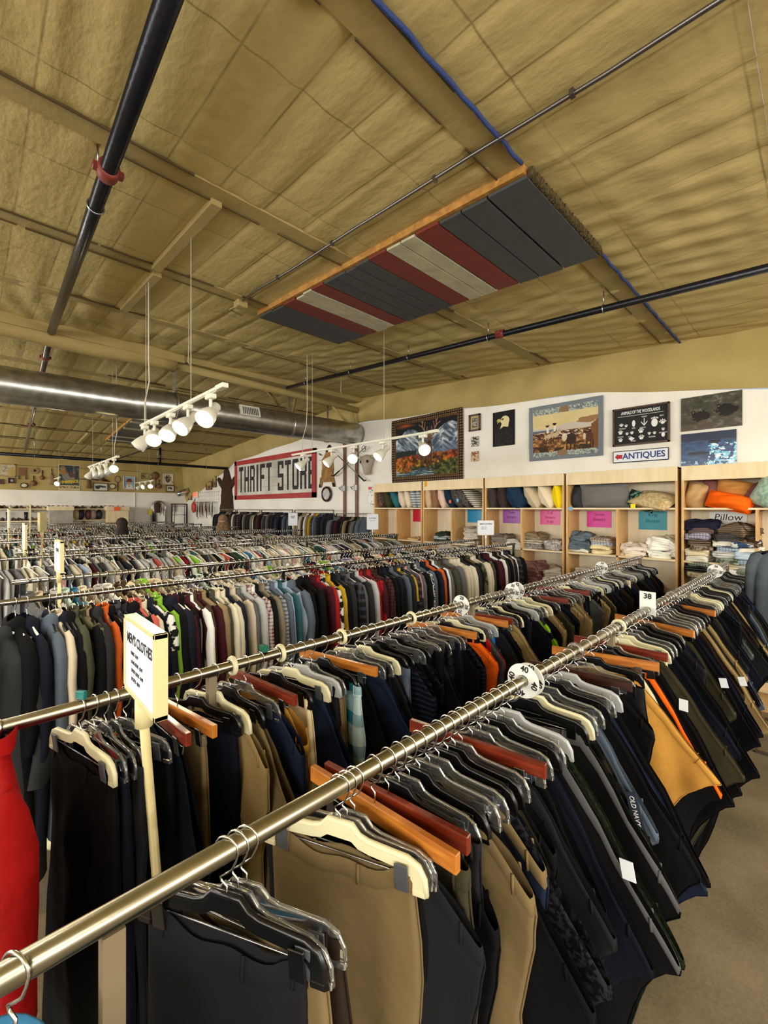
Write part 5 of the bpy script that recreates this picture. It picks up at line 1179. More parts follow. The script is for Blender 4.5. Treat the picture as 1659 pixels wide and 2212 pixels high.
# hangers ------------------------------------------------------
def hook_mb(low=-.075, r=.021, wr=.0017, kink=.012):
    b = MB(); p = []
    for k in range(15):
        a = R(-35 + 215 * k / 14); p.append((0, r * math.cos(a), r * math.sin(a)))
    p += [(0, -r + .003, -.012), (0, -.010, -.028), (0, 0, -.036), (0, kink, -.044), (0, kink * .8, -.05), (0, 0, -.056), (0, 0, low)]
    b.tube(p, wr, 6); return b
def clip_mb(sg, z=-.115, w=.013, h=.052):
    b = MB(); y = sg * .128
    for s in (-1, 1):
        b.box((s * .0085, y, z - .015), (.0035, w * 2, h), Euler((0, R(7 * s), 0)).to_matrix(), bev=.001)
        for k in range(4): b.box((s * (.0115 - .0008 * k), y, z + .006 - k * .0045), (.003, w * 1.7, .0018))
    b.tube([(-.008, y, z), (.008, y, z)], .004, 6)
    return b
def clear_hanger_body(W=.172, tube_r=.0036, solid=False):
    top = [(-W, -.155), (-W + .003, -.128), (-W + .014, -.108), (-W + .034, -.098), (-.06, -.092), (-.040, -.086), (-.026, -.070), (.026, -.070), (.040, -.086), (.06, -.092), (W - .034, -.098), (W - .014, -.108), (W - .003, -.128), (W, -.155)]
    bot = [(-W + .024, -.155), (-W + .024, -.135), (-W + .032, -.124), (-W + .046, -.118), (-.06, -.112), (-.04, -.108), (-.026, -.098), (.026, -.098), (.04, -.108), (.06, -.112), (W - .046, -.118), (W - .032, -.124), (W - .024, -.135), (W - .024, -.155)]
    b = MB(); n = len(top)
    th = .0016 if not solid else .005
    V = []
    for x in (-th, th):
        for (y, z), (y2, z2) in zip(top, bot): V += [(x, y, z), (x, y2, z2)]
    F = []
    for i in range(n - 1):
        a = 2 * i; F.append((a, a + 1, a + 3, a + 2)); c = 2 * n + a; F.append((c + 2, c + 3, c + 1, c))
        F.append((a, a + 2, c + 2, c)); F.append((a + 1, c + 1, c + 3, a + 3))
    F.append((0, 2 * n, 2 * n + 1, 1)); a = 2 * (n - 1); F.append((a, a + 1, 2 * n + a + 1, 2 * n + a))
    b.add(V, F, False)
    if not solid:
        b.tube([(0, y, z) for y, z in top], tube_r, 6); b.tube([(0, y, z) for y, z in bot], tube_r * .8, 6)
    else:
        b.tube([(0, y, z) for y, z in top], .0062, 6)
    for sg in (-1, 1): b.box((0, sg * (W - .012), -.152), (.012, .026, .012), bev=.002)
    b.box((0, 0, -.086), (.008, .012, .026))
    return b
def rod_mb():
    b = MB(); b.tube([(0, -.15, -.128), (0, .15, -.128)], .0016, 6); return b
def wood_body(W=.2):
    b = MB(); b.box((0, 0, -.095), (.016, 2 * W, .036), bev=.002); return b
PR = {}
def proto(k):
    if k in PR: return PR[k]
    base, hk = {'clear': (clear_hanger_body(), 'wire'), 'black': (clear_hanger_body(solid=True), 'wire'), 'ivory': (clear_hanger_body(solid=True), 'wire'), 'frost': (clear_hanger_body(solid=True), 'wire'),
                'wood_o': (wood_body(), 'wire'), 'wood_m': (wood_body(.19), 'wire'), 'wood_b': (wood_body(.18), 'wire')}[k]
    cm = {'clear': 'greyclip', 'black': 'black', 'ivory': 'greyclip', 'frost': 'frost', 'wood_o': 'steel', 'wood_m': 'steel', 'wood_b': 'steel'}[k]
    bm = base.mesh('clip_hanger'); bm.materials.append(M[k])
    ch = []
    hm = hook_mb(low=-.08).mesh('hook'); hm.materials.append(M['wire']); ch.append(('hook', hm))
    for sg in (-1, 1): q = clip_mb(sg).mesh('clip'); q.materials.append(M[cm]); ch.append(('clip', q))
    q = rod_mb().mesh('rod'); q.materials.append(M['steel']); ch.append(('clip_rod', q))
    PR[k] = (bm, ch); return PR[k]
def put_tree(name, bm, ch, loc, yaw, mat_=None, tilt=0.):
    o = bpy.data.objects.new(name, bm); COL.objects.link(o); o.location = loc; o.rotation_euler = (tilt, 0, yaw)
    if mat_ is not None: o.material_slots[0].link = 'OBJECT'; o.material_slots[0].material = mat_
    for c in ch:
        q = bpy.data.objects.new(c[0], c[1]); COL.objects.link(q); q.parent = o
        if mat_ is not None and len(c) < 3: q.material_slots[0].link = 'OBJECT'; q.material_slots[0].material = mat_
    return o
BLANK = mat('cloth_base', (90, 90, 90), .9)
# trousers -----------------------------------------------------
def trouser_proto(fn_, ff_, drop, L_, seed, shape='long'):
    """fn_: overhang on the aisle side (-y), ff_: on the other side"""
    rr = random.Random(seed); ph = [rr.uniform(0, 6.28) for _ in range(6)]
    C = .14; Wn, Wf = C + fn_, C + ff_
    nu = 24; ring = []
    for k in range(nu): c = -math.cos(PI * k / nu); ring.append((c, 1))
    for k in range(nu): c = math.cos(PI * k / nu); ring.append((c, -1))
    def rim(c):
        y = c * (Wn if c < 0 else Wf); e = max(0, abs(y) - C); fl = (fn_ if c < 0 else ff_) + 1e-6
        t = e / fl; return y, -.128 - (drop * (fn_ > .05) if c < 0 else drop * .5) * (t ** 1.1) * (fl / .2 if fl < .2 else 1), t
    vs_ = [0, .015, .04, .08, .14, .22, .32, .45, .6, .78, .9, 1]
    def P(i, v):
        c, s = ring[i]; y0, z0, t = rim(c)
        zb = -.13 - L_; yb = c * (.18 if shape == 'long' else .25)
        v1 = v; z = z0 + (zb - z0) * v1
        k = max(0, v1 - .045) ** .62 if fn_ > .1 and c < 0 else v1 ** .8
        y = y0 + (yb - y0) * k
        gap = .0045 + .014 * min(1, t * 1.6) * max(0, 1 - v * 1.6) + .017 * min(1, v * 5) * (1 - .3 * v)
        edge = math.sqrt(max(0, 1 - c * c)) ** .6
        x = s * gap * edge + .011 * min(1, v * 4 + t) * math.sin(y * 26 + ph[0] + s * .4 + v * 3) + .006 * min(1, v * 4) * math.sin(y * 55 + ph[1] + v * 5)
        z -= (.022 * max(0, 1 - (y0 / C) ** 2) * (s < 0) + .006 * math.sin(y0 * 45 + ph[5]) * (abs(y0) < C)) * max(0, 1 - v * 5)
        x += .007 * min(1, v * 8) * math.sin((z + y * 1.5) * 24 + ph[5]) + .010 * t * math.sin(z0 * 18 + ph[2]) + .010 * math.sin(v * 6 + ph[3]) * v
        if shape == 'long' and v > .35: x += s * .006 * math.cos(c * PI * 2)     # two legs
        y += .006 * math.sin(z * 22 + ph[4]) * (abs(c) > .7)
        return Vector((x, y, z))
    b = MB(); b.grid(2 * nu, len(vs_), lambda i, j: P(i, vs_[j]), True)
    body = b.mesh('trousers'); body.materials.append(BLANK)
    def wb(i, j):
        v = (0, .006, .035, .038)[j] * (.95 / L_) ; p = P(i, v); c, s = ring[i]
        o_ = (.0, .0022, .0022, .0)[j]
        return p + Vector((s * o_ * 1.3, (-1 if c < 0 else 1) * o_ * abs(c), .002 if j == 0 else 0))
    b = MB(); b.grid(2 * nu, 4, wb, True); lp = b
    for i in (4, 9, 15, 20, 30, 38, 44):
        a, c_ = P(i, .0), P(i, .042 * .95 / L_); s = ring[i][1]; d = Vector((s * .004, 0, 0))
        lp.tube([a + d + Vector((0, 0, .003)), (a + c_) / 2 + d * 1.4, c_ + d], .0038, 4, sx=.5)
    w = b.mesh('waistband'); w.materials.append(BLANK)
    ch = [('waistband', w)]
    sm = MB()
    for s0 in (0, nu):      # side seams
        sm.tube([P(s0, v) + Vector((0, (-.002 if s0 == 0 else .002), 0)) for v in vs_[1:]], .0022, 5)
    sm.tube([P(2, v) for v in (.04, .08, .14, .2)], .0016, 4)
    q = sm.mesh('seam'); q.materials.append(BLANK); ch.append(('seam', q))
    return body, ch
TP = []
for i, a in enumerate([(.02, .03, .0, .95), (.25, .06, .42, .95), (.27, .10, .46, .95), (.19, .05, .32, .95), (.24, .04, .40, .95), (.12, .08, .18, .95), (.27, .05, .34, .50), (.05, .05, .05, .9)]):
    TP.append(trouser_proto(*a, seed=i + 10, shape='long' if a[3] > .7 else 'short'))
TC = {'black': fabric('cloth_black', (9, 9, 10)), 'charcoal': fabric('cloth_charcoal', (24, 24, 26)), 'navy': fabric('cloth_navy', (12, 14, 24)), 'khaki': fabric('cloth_khaki', (100, 84, 56)), 'tan': fabric('cloth_tan', (136, 114, 74)),
      'golden brown': fabric('cloth_golden', (164, 118, 52)), 'olive': fabric('cloth_olive', (48, 45, 30)), 'denim blue': fabric('cloth_denim', (22, 29, 46)), 'faded denim': fabric('cloth_faded', (70, 80, 92)), 'dark green knit': fabric('cloth_greenknit', (17, 23, 13), 'speck', (28, 36, 22)),
      'camouflage': fabric('cloth_camo', (36, 35, 24), 'camo', (12, 13, 9)), 'dotted black': fabric('cloth_dots', (9, 9, 10), 'speck', (32, 32, 36)), 'cream': fabric('cloth_cream', (200, 184, 146)), 'dark brown': fabric('cloth_brown', (34, 25, 18)),
      'grey': fabric('cloth_grey', (70, 70, 70)), 'teal plaid': fabric('cloth_tealplaid', (176, 196, 196), 'plaid', (28, 104, 124), 9), 'orange': fabric('cloth_orange', (226, 92, 20)), 'bright blue': fabric('cloth_blue', (30, 104, 168)), 'red': fabric('cloth_red', (172, 22, 24)),
      'lime print': fabric('cloth_lime', (30, 32, 40), 'camo', (140, 190, 40)), 'navy striped': fabric('cloth_navstripe', (14, 16, 26), 'stripe', (36, 40, 54), 50)}
seen = set()
def seqpick(pal, wts, prev2, prev1, key):
    for _ in range(400):
        c = rnd.choices(pal, wts)[0]
        if c != prev1 and (key, prev2, prev1, c) not in seen: return c
    return c
HN = {'clear': 'clear plastic', 'black': 'black plastic', 'ivory': 'ivory plastic', 'frost': 'frosted plastic', 'wood_o': 'orange wooden bar', 'wood_m': 'reddish wooden bar', 'wood_b': 'dark brown wooden bar'}
def do_trouser_row(row, Y, Z, specs, where, special=None):
    """specs: list of dict(x,h,yaw,p,c)"""
    used = {}
    for i, s in enumerate(specs):
        pv = specs[i - 1]['c'] if i else None; nx_ = specs[i + 1]['c'] if i + 1 < len(specs) else None
        if s.get('lb'): lb = s['lb']
        else:
            lb = '%s %s on the %s' % (s['c'], 'shorts' if s['p'] == 6 else 'trousers', where)
            lb += (' between %s and %s pairs' % (pv, nx_)) if pv and nx_ else (' beside the %s pair' % (pv or nx_))
        used.setdefault(lb, []).append(i); s['_lb'] = lb
    # resolve clashes by widening to the pair after next
    for lb, ii in used.items():
        if len(ii) > 1:
            for i in ii:
                a2 = specs[i - 2]['c'] if i > 1 else 'row end'; n2 = specs[i + 2]['c'] if i + 2 < len(specs) else 'row end'
                specs[i]['_lb'] = '%s trousers, %s, sequence %s, %s, %s, %s' % (specs[i]['c'], where, a2, specs[i - 1]['c'], specs[i + 1]['c'] if i + 1 < len(specs) else 'end', n2)
    for i, s in enumerate(specs):
        bm, ch = proto(s['h'])
        o = put_tree('clip_hanger', bm, ch, (s['x'], Y, Z), s['yaw'])
        hl = '%s clip hanger holding the %s' % (HN[s['h']], s['_lb'].replace(' on the %s' % where, '').replace(', %s' % where, '') )
        tag(o, ' '.join((hl + ', ' + {1: 'nearest rail', 2: 'second rail'}[row]).split()[:16]), 'hanger', 'clip hangers on the trouser racks')
        body, tch = TP[s['p']]
        m_ = TC[s['c']]
        t = put_tree('shorts' if s['p'] == 6 else 'trousers', body, tch, (s['x'] + .001, Y, Z), s['yaw'], m_)
        t.scale = (.62 if s['x'] < .6 else rnd.uniform(.8, 1.1), rnd.uniform(.90, 1.06), rnd.uniform(.93, 1.07)); t.rotation_euler[0] = R(rnd.uniform(-2.5, 2.5))
        if s.get('sm'): t.children[-1].material_slots[0].link = 'OBJECT'; t.children[-1].material_slots[0].material = TC[s['sm']]
        tag(t, s['_lb'], 'shorts' if s['p'] == 6 else 'trousers', 'trousers hung on the ' + where)
row1 = []
def A(x, h, yaw, p, c, lb=None, sm=None): row1.append(dict(x=x, h=h, yaw=R(yaw), p=p, c=c, lb=lb, sm=sm))
A(.285, 'black', 28, 0, 'charcoal', 'charcoal trousers clipped to a black hanger at the bottom of the picture'); A(.303, 'clear', 24, 0, 'khaki'); A(.318, 'clear', 30, 0, 'dark brown')
A(.509, 'ivory', 24, 0, 'khaki', 'khaki trousers with a folded waistband on the big ivory hanger'); A(.526, 'clear', 25, 0, 'black'); A(.545, 'clear', 20, 5, 'charcoal')
A(.60, 'wood_o', 5, 0, 'black', 'black trousers clipped under the wide orange wooden bar'); A(.64, 'wood_m', 8, 7, 'olive'); A(.672, 'black', 9, 5, 'black'); A(.705, 'clear', 10, 7, 'charcoal'); A(.74, 'black', 8, 5, 'khaki')
A(.775, 'clear', 12, 3, 'black'); A(.81, 'clear', 12, 5, 'denim blue', sm='khaki'); A(.845, 'black', 10, 3, 'dotted black'); A(.875, 'black', 11, 3, 'olive', sm='khaki'); A(.905, 'clear', 12, 5, 'black'); A(.95, 'wood_m', 11, 3, 'charcoal'); A(.99, 'clear', 9, 3, 'dotted black')
A(1.03, 'clear', 10, 3, 'black'); A(1.07, 'black', 11, 1, 'navy'); A(1.11, 'clear', 8, 1, 'black', sm='grey'); A(1.15, 'frost', 8, 1, 'dark green knit', 'dark green knit trousers with a drooping open waist'); A(1.26, 'black', 9, 4, 'black', sm='grey'); A(1.30, 'ivory', 10, 1, 'navy'); A(1.34, 'clear', 9, 4, 'camouflage', 'camouflage print trousers beside the dark green knit pair')
A(1.40, 'clear', 7, 3, 'faded denim'); A(1.45, 'black', 8, 4, 'black'); A(1.50, 'clear', 9, 2, 'denim blue'); A(1.56, 'frost', 6, 2, 'black'); A(1.64, 'wood_b', 9, 5, 'black'); A(1.72, 'clear', 10, 7, 'charcoal'); A(1.80, 'black', 16, 6, 'golden brown', 'golden brown shorts with a wide corded waistband')
A(1.90, 'wood_o', 15, 3, 'cream'); A(1.94, 'black', 13, 3, 'navy'); A(1.99, 'black', 10, 1, 'black', 'black trousers with a bright orange side stripe', sm='orange'); A(2.03, 'clear', 4, 4, 'charcoal'); A(2.09, 'wood_m', 3, 2, 'black')
A(2.15, 'ivory', 2, 1, 'olive'); A(2.22, 'ivory', 1, 2, 'black'); A(2.29, 'clear', 0, 4, 'navy'); A(2.36, 'clear', -2, 1, 'charcoal'); A(2.43, 'black', -3, 2, 'black')
x = 2.5; pal = ['black', 'charcoal', 'navy', 'denim blue', 'khaki', 'tan', 'olive', 'dark brown', 'faded denim', 'grey']
p2, p1 = 'charcoal', 'black'
while x < 4.25:
    c = seqpick(pal, (9, 7, 6, 4, 2, 2, 3, 3, 2, 1), p2, p1, 1)
    if abs(x - 3.15) < .04: c = 'tan'
    A(x, rnd.choices(['clear', 'black', 'wood_o', 'wood_b', 'ivory'], (10, 8, .6, .5, .8))[0], rnd.uniform(-14, 2), rnd.choice((1, 2, 4, 3, 5)), c); p2, p1 = p1, c; x += rnd.uniform(.05, .075)
x = 4.3
while x < 5.1:
    c = seqpick(pal, (8, 7, 5, 6, 2, 1, 3, 2, 3, 1), p2, p1, 1); A(x, rnd.choices(['clear', 'black'], (7, 5))[0], rnd.uniform(-16, -2), rnd.choice((1, 2, 5)), c); p2, p1 = p1, c; x += rnd.uniform(.045, .065)
do_trouser_row(1, .65, 1.465, row1, 'nearest rail')
row2 = []
def A2(x, h, yaw, p, c, lb=None): row2.append(dict(x=x, h=h, yaw=R(yaw), p=p, c=c, lb=lb))
A2(.205, 'ivory', 15, 0, 'black', 'black trousers on the ivory hanger with a teal size tag'); A2(.235, 'clear', 13, 0, 'navy'); A2(.262, 'clear', 11, 0, 'black'); A2(.285, 'clear', 9, 7, 'charcoal'); A2(.31, 'clear', 24, 0, 'black')
x = .40; p2, p1 = 'charcoal', 'black'
forced = {.46: 'khaki', .50: 'navy', .56: 'tan', .62: 'khaki', .70: 'golden brown', .80: 'cream', .98: 'teal plaid', 1.25: 'faded denim', 1.62: 'navy', 1.78: 'orange', 1.86: 'red', 1.94: 'bright blue', 2.14: 'tan', 2.2: 'khaki', 2.48: 'lime print', 2.62: 'tan'}
fk = sorted(forced)
pal2 = ['black', 'charcoal', 'navy', 'denim blue', 'khaki', 'tan', 'olive', 'dark brown', 'grey', 'navy striped', 'dotted black', 'cream']
while x < 5.08:
    if fk and x >= fk[0] - .02: c = forced[fk.pop(0)]
    else: c = seqpick(pal2, (10, 7, 7, 4, 3, 2, 3, 3, 2, 2, 2, 1), p2, p1, 2)
    hs = ['clear', 'black', 'ivory', 'wood_o', 'wood_m', 'frost']
    A2(x, rnd.choices(hs, (9, 6, 4, 1.2, .6, 1.5))[0], rnd.uniform(4, 24) if x < 2.2 else rnd.uniform(-6, 22), rnd.choice((3, 5, 7, 5, 0)), c); p2, p1 = p1, c; x += rnd.uniform(.042, .062)
do_trouser_row(2, 1.37, 1.475, row2, 'second rail')
# tags on hangers and size dividers
b = MB(); b.box((.205, 1.362, 1.507), (.012, .028, .022), Euler((0, 0, R(34))).to_matrix(), bev=.002); tag(b.build('size_tag', mat('teal_tag', (20, 104, 100), .3), None, (.205, 1.362, 1.507)), 'small teal size tag on the second rail at its left end', 'size tag')
b = MB(); b.box((.735, 1.37, 1.507), (.02, .034, .022), bev=.002); tag(b.build('size_tag', mat('green_tag', (24, 92, 70), .3), None, (.735, 1.37, 1.507)), 'small dark green size tag on the second rail, mid way', 'size tag')
def divider(x, y, z, r, num, lb, hor=False):
    t = thing('size_divider', lb, 'size divider', (x, y, z))
    b = MB(); b.lathe([(.018, -.0015), (r, -.0015), (r, .0015), (.018, .0015), (.018, -.0015)], (x, y, z), (1, 0, 0), 32, smooth=False); b.build('disc', M['white'], t)
    for k in range(4):
        a = k * PI / 2 + .15; up = Vector((0, -math.sin(a), math.cos(a))); ru = Vector((0, -math.cos(a), -math.sin(a)))
        text(num, r * .5, M['text'], Vector((x - .0025, y, z)) + up * r * .72, ru, up, t, 'numeral', bold=.0006, th=.001)
divider(1.224, .65, 1.465, .052, '40', 'round white size divider marked 40 on the nearest rail'); divider(1.262, .65, 1.46, .05, '40', 'second round divider marked 40, just behind the first')
divider(4.52, .65, 1.465, .055, '36', 'round white size divider marked 36 near the end of the nearest rail')
divider(1.9, 1.37, 1.475, .052, '28', 'round white size divider marked 28 on the second rail'); divider(2.44, 1.37, 1.475, .05, '30', 'round white size divider marked 30, nearer of the touching pair on second rail'); divider(2.50, 1.37, 1.475, .052, '32', 'round white size divider marked 32 behind the 30 disc')
divider(3.98, 1.37, 1.475, .052, '34', 'round white size divider marked 34 near the cabinets'); divider(3.1, 1.37, 1.475, .045, '33', 'round white size divider marked 33 between the 32 and 34 discs') if False else None
t = thing('size_divider', 'rectangular white size divider marked 38 on the nearest rail', 'size divider', (2.55, .65, 1.48)); b = MB(); b.box((2.55, .65, 1.50), (.003, .075, .12), bev=.001); b.build('card', M['white'], t)
text('38', .038, M['text'], (2.547, .65, 1.535), RU, (0, 0, 1), t, 'numeral', bold=.001)
for (x, y, z, lb) in ((1.62, .65, 1.465, 'clear plastic size ring on the nearest rail past the 40 disc'), (3.05, .65, 1.465, 'clear plastic size ring on the nearest rail past the 38 card'), (.62, 1.37, 1.475, 'ivory plastic ring on the second rail near the green tag'), (.80, 1.37, 1.475, 'ivory plastic ring right of the dark green size tag'), (1.08, 1.37, 1.475, 'white ring on the second rail over the teal plaid pair'), (1.5, 1.37, 1.475, 'white ring on the second rail left of the 28 disc'), (2.1, .65, 1.465, 'white plastic loop on the nearest rail over pale hangers'), (3.5, 2.88, 1.52, 'white round disc hanging on the third rail')):
    b = MB(); b.tube([(x, y + math.cos(a) * .026, z + math.sin(a) * .026) for a in [2 * PI * k / 20 for k in range(20)]], .0065, 8, True, sx=1.4); tag(b.build('size_ring', M['clear'] if lb[0] == 'c' else M['ivory'], None, (x, y, z)), lb, 'size ring')
t = thing('brand_label', 'dark sewn brand label on the camouflage trousers', 'label', (1.42, .40, 1.16))
b = MB(); b.box((1.385, .385, 1.12), (.003, .028, .10), Euler((R(-14), 0, R(9))).to_matrix()); b.build('label_cloth', mat('label_navy', (26, 36, 52), .8), t)
text('OLD NAVY', .018, M['chalk'], (1.382, .385, 1.12), (0, -.25, -1), (0, -1, .25), t, 'lettering', xs=.9)
for (x, y, z, rx) in ((2.05, .39, 1.22, 0), (2.62, .34, 1.16, 14), (2.9, .3, 1.10, 16), (1.16, .33, 1.13, 10)):
    b = MB(); b.box((x - .03, y, z), (.002, .03, .045), Euler((R(-rx), 0, 0)).to_matrix()); lbs = {2.05: 'silver paper tag on dark trousers by the shorts', 2.62: 'white paper size tag on the trousers right of the golden shorts', 2.9: 'white printed tag far along the nearest rail', 1.16: 'small white tag on the green knit pair'}
    tag(b.build('paper_tag', M['paper'], None, (x, y, z)), lbs[x], 'tag')

# shirts and jackets --------------------------------------------
def shirt_proto(kind, seed):
    rr = random.Random(seed); ph = [rr.uniform(0, 6.28) for _ in range(6)]
    L_ = {'shirt': .80, 'jacket': .80, 'coat': 1.02, 'blouse': .68, 'hoodie': .74}[kind]; T_ = {'shirt': .020, 'jacket': .030, 'coat': .042, 'blouse': .014, 'hoodie': .030}[kind]
    st = [(-.075, .055), (-.088, .10), (-.110, .15), (-.145, .195), (-.20, .205), (-.30, .205), (-.42, .208), (-.55, .212), (-.68, .216), (-L_ - .03, .218), (-L_ - .06, .222)]
    st = [q for q in st if q[0] > -L_ - .065]
    n = 28; b = MB()
    def fn(i, j):
        z, w = st[j]; a = 2 * PI * i / n; c, s = math.cos(a), math.sin(a)
        y = math.copysign(abs(c) ** .8, c) * w; d = min(1, (-.075 - z) / .25)
        x = math.copysign(abs(s) ** .7, s) * T_ * (.45 + .55 * d) + d * (.008 * math.sin(y * 28 + ph[0] + z * 3) + .005 * math.sin(y * 60 + ph[1] + z * 7)) + .01 * d * math.sin(z * 6 + ph[2])
        z2 = z - (.012 * math.sin(y * 20 + ph[3]) if j == len(st) - 1 else 0) - (0 if j < 1 else .018 * (abs(y) / .2) ** 2 * (j < 4))
        return Vector((x, y, z2))
    b.grid(n, len(st), fn, True)
    b.v = [(p[0], p[1], p[2] - .03) for p in b.v]; body = b.mesh('shirt'); body.materials.append(BLANK); ch = []
    sl = .56 if kind != 'blouse' else .24
    for sg in (-1, 1):
        pts = [(0, .165, -.125), (0, .200, -.150), (.0, .225, -.22), (.004, .238, -.34), (.006, .240, -.46), (.0, .236, -.58), (-.004, .228, -.68)]
        pts = [q for q in pts if -q[2] < .14 + sl]
        m = MB(); k = 10; rs_ = [.03, .048, .056, .054, .050, .046, .040]
        def fs(i, j, sg=sg, pts=pts):
            a = 2 * PI * i / k; x0, y0, z0 = pts[j]
            return Vector((x0 + math.sin(a) * rs_[j] * (.42 if kind in ('shirt', 'blouse') else .55) + .006 * math.sin(z0 * 20 + ph[4] + sg), sg * (y0 + math.cos(a) * rs_[j] * .8), z0 + (.018 * math.cos(a) if j < 2 else 0) + .004 * math.sin(a * 3 + j)))
        m.grid(k, len(pts), fs, True); m.v = [(p[0], p[1], p[2] - .03) for p in m.v]; q = m.mesh('sleeve'); q.materials.append(BLANK); ch.append(('sleeve', q))
    m = MB()
    if kind == 'hoodie' or (kind == 'coat'):
        m.grid(14, 5, lambda i, j: Vector((math.sin(2 * PI * i / 14) * (.03, .045, .05, .045, .03)[j], math.cos(2 * PI * i / 14) * (.06, .085, .09, .09, .07)[j], (-.05, -.06, -.085, -.12, -.15)[j] + .015 * math.cos(4 * PI * i / 14))), True)
        q = m.mesh('hood'); nm = 'hood'
    else:
        h = .035 if kind != 'blouse' else .015
        m.grid(14, 4, lambda i, j: Vector((math.sin(2 * PI * i / 14) * (.020, .026, .03, .026)[j], math.cos(2 * PI * i / 14) * (.05, .058, .068, .072)[j], (-.078, -.078 + h, -.078 + h * .9, -.088)[j] + .008 * math.sin(2 * PI * i / 14))), True)
        q = m.mesh('collar'); nm = 'collar'
    q.data if False else None; q.transform(Matrix.Translation((0, 0, -.03))); q.materials.append(BLANK); ch.append((nm, q)); return body, ch
SP = {}
for kd in ('shirt', 'jacket', 'coat', 'blouse', 'hoodie'): SP[kd] = [shirt_proto(kd, 40 + i * 7 + len(kd)) for i in range(3)]
def shanger_proto(m_, wide=.2, thick=.005):
    b = MB(); b.tube([(0, -wide, -.15), (0, -wide * .6, -.122), (0, -.03, -.088), (0, 0, -.080), (0, .03, -.088), (0, wide * .6, -.122), (0, wide, -.15)], thick, 7, sx=1.6)
    b.tube([(0, -wide, -.15), (0, -wide * .97, -.17), (0, 0, -.175), (0, wide * .97, -.17), (0, wide, -.15)], thick * .7, 6)
    b.v = [(p[0], p[1], p[2] - .022) for p in b.v]; bm = b.mesh('shirt_hanger'); bm.materials.append(m_); hm = hook_mb(-.105, .019, .0019).mesh('hook'); hm.materials.append(M['wire']); return bm, [('hook', hm)]
SHG = {'clear': shanger_proto(M['clear']), 'white': shanger_proto(M['white']), 'black': shanger_proto(M['black'])}
GC = {'black': (20, 20, 22), 'charcoal': (48, 48, 50), 'navy': (28, 32, 52), 'grey': (112, 112, 112), 'light grey': (160, 160, 158), 'cream': (204, 192, 160), 'white': (214, 212, 204), 'khaki': (160, 146, 108), 'tan': (176, 142, 90), 'brown': (86, 58, 38), 'olive': (84, 86, 60), 'maroon': (88, 22, 34), 'red': (176, 26, 30),
      'orange': (226, 96, 30), 'lime': (140, 200, 50), 'yellow': (216, 170, 30), 'slate blue': (96, 112, 132), 'light blue': (140, 160, 190), 'teal': (42, 110, 118), 'bright blue': (40, 130, 190), 'pink': (196, 128, 128), 'green': (50, 92, 60), 'mint': (170, 196, 180), 'coral': (206, 90, 76), 'beige': (194, 176, 144), 'lilac': (150, 140, 170)}
def mute(c, sat=.72, val=.74):
    m_ = sum(c) / 3; return tuple(max(0, min(255, (m_ + (q - m_) * sat) * (val if m_ < 150 else .95))) for q in c)
GC = {k: (mute(v, .9, .8) if k in ('red', 'orange', 'yellow', 'lime', 'coral') else mute(v)) for k, v in GC.items()}
GM = {k: fabric('garment_' + k.replace(' ', '_'), v, bump=.35) for k, v in GC.items()}
GM['brown plaid'] = fabric('garment_brown_plaid', (74, 44, 36), 'plaid', (28, 22, 22), 34); GM['dark plaid'] = fabric('garment_dark_plaid', (30, 30, 34), 'plaid', (74, 74, 80), 14); GM['speckled'] = fabric('garment_speckled', (30, 30, 32), 'speck', (200, 198, 190))
GM['grey striped'] = fabric('garment_grey_striped', (150, 152, 158), 'stripe', (90, 92, 104), 40); GM['red checked'] = fabric('garment_red_check', (190, 184, 178), 'plaid', (110, 36, 44), 40); GM['camouflage'] = fabric('garment_camo', (90, 88, 62), 'camo', (42, 42, 30)); GM['zebra print'] = fabric('garment_zebra', (210, 208, 200), 'camo', (24, 24, 24)); GM['floral'] = fabric('garment_floral', (200, 194, 186), 'floral', (80, 84, 110))
gseen = set()
def do_shirts(Y, Z, seq, where, group, hk=('clear', 'white', 'black'), axis='x', nmh='shirt_hanger', basez=None, yawr=(4, 22)):
    n = len(seq)
    for i, (x, c, kd, *rest) in enumerate(seq):
        a = seq[i - 1][1] if i else 'end'; d = seq[i + 1][1] if i + 1 < n else 'end'
        lb = '%s %s %s, between %s and %s' % (c, kd, where, a, d)
        if (lb in gseen): lb = '%s %s %s, %s then %s before, %s after' % (c, kd, where, seq[i - 2][1] if i > 1 else 'end', a, d)
        if (lb in gseen): lb = '%s %s %s, %s before, %s then %s after' % (c, kd, where, a, d, seq[i + 2][1] if i + 2 < n else 'end')
        gseen.add(lb)
        yaw = R(rnd.uniform(*yawr)) if not rest else R(rest[0])
        loc = (x, Y, Z) if axis == 'x' else (Y, x, Z)
        if axis == 'y': yaw += PI / 2
        hs = rnd.choices(hk, (6, 2, 2)[:len(hk)])[0]
        o = put_tree(nmh, SHG[hs][0], SHG[hs][1], loc, yaw)
        tag(o, ' '.join(('%s hanger of the %s' % (hs, lb)).split()[:16]), 'hanger', 'hangers, ' + group)
        body, ch = SP[kd][rnd.randrange(3)]
        sc = rnd.uniform(.93, 1.06)
        g = put_tree(kd, body, ch, loc, yaw, GM[c]); g.scale = (rnd.uniform(.85, 1.15), sc, rnd.uniform(.92, 1.08))
        tag(g, lb, kd, group)
def x3(px): 
    u = (px - 829.5) / 920; return 2.66 * (.72 * u + .694) / (.72 - .694 * u)
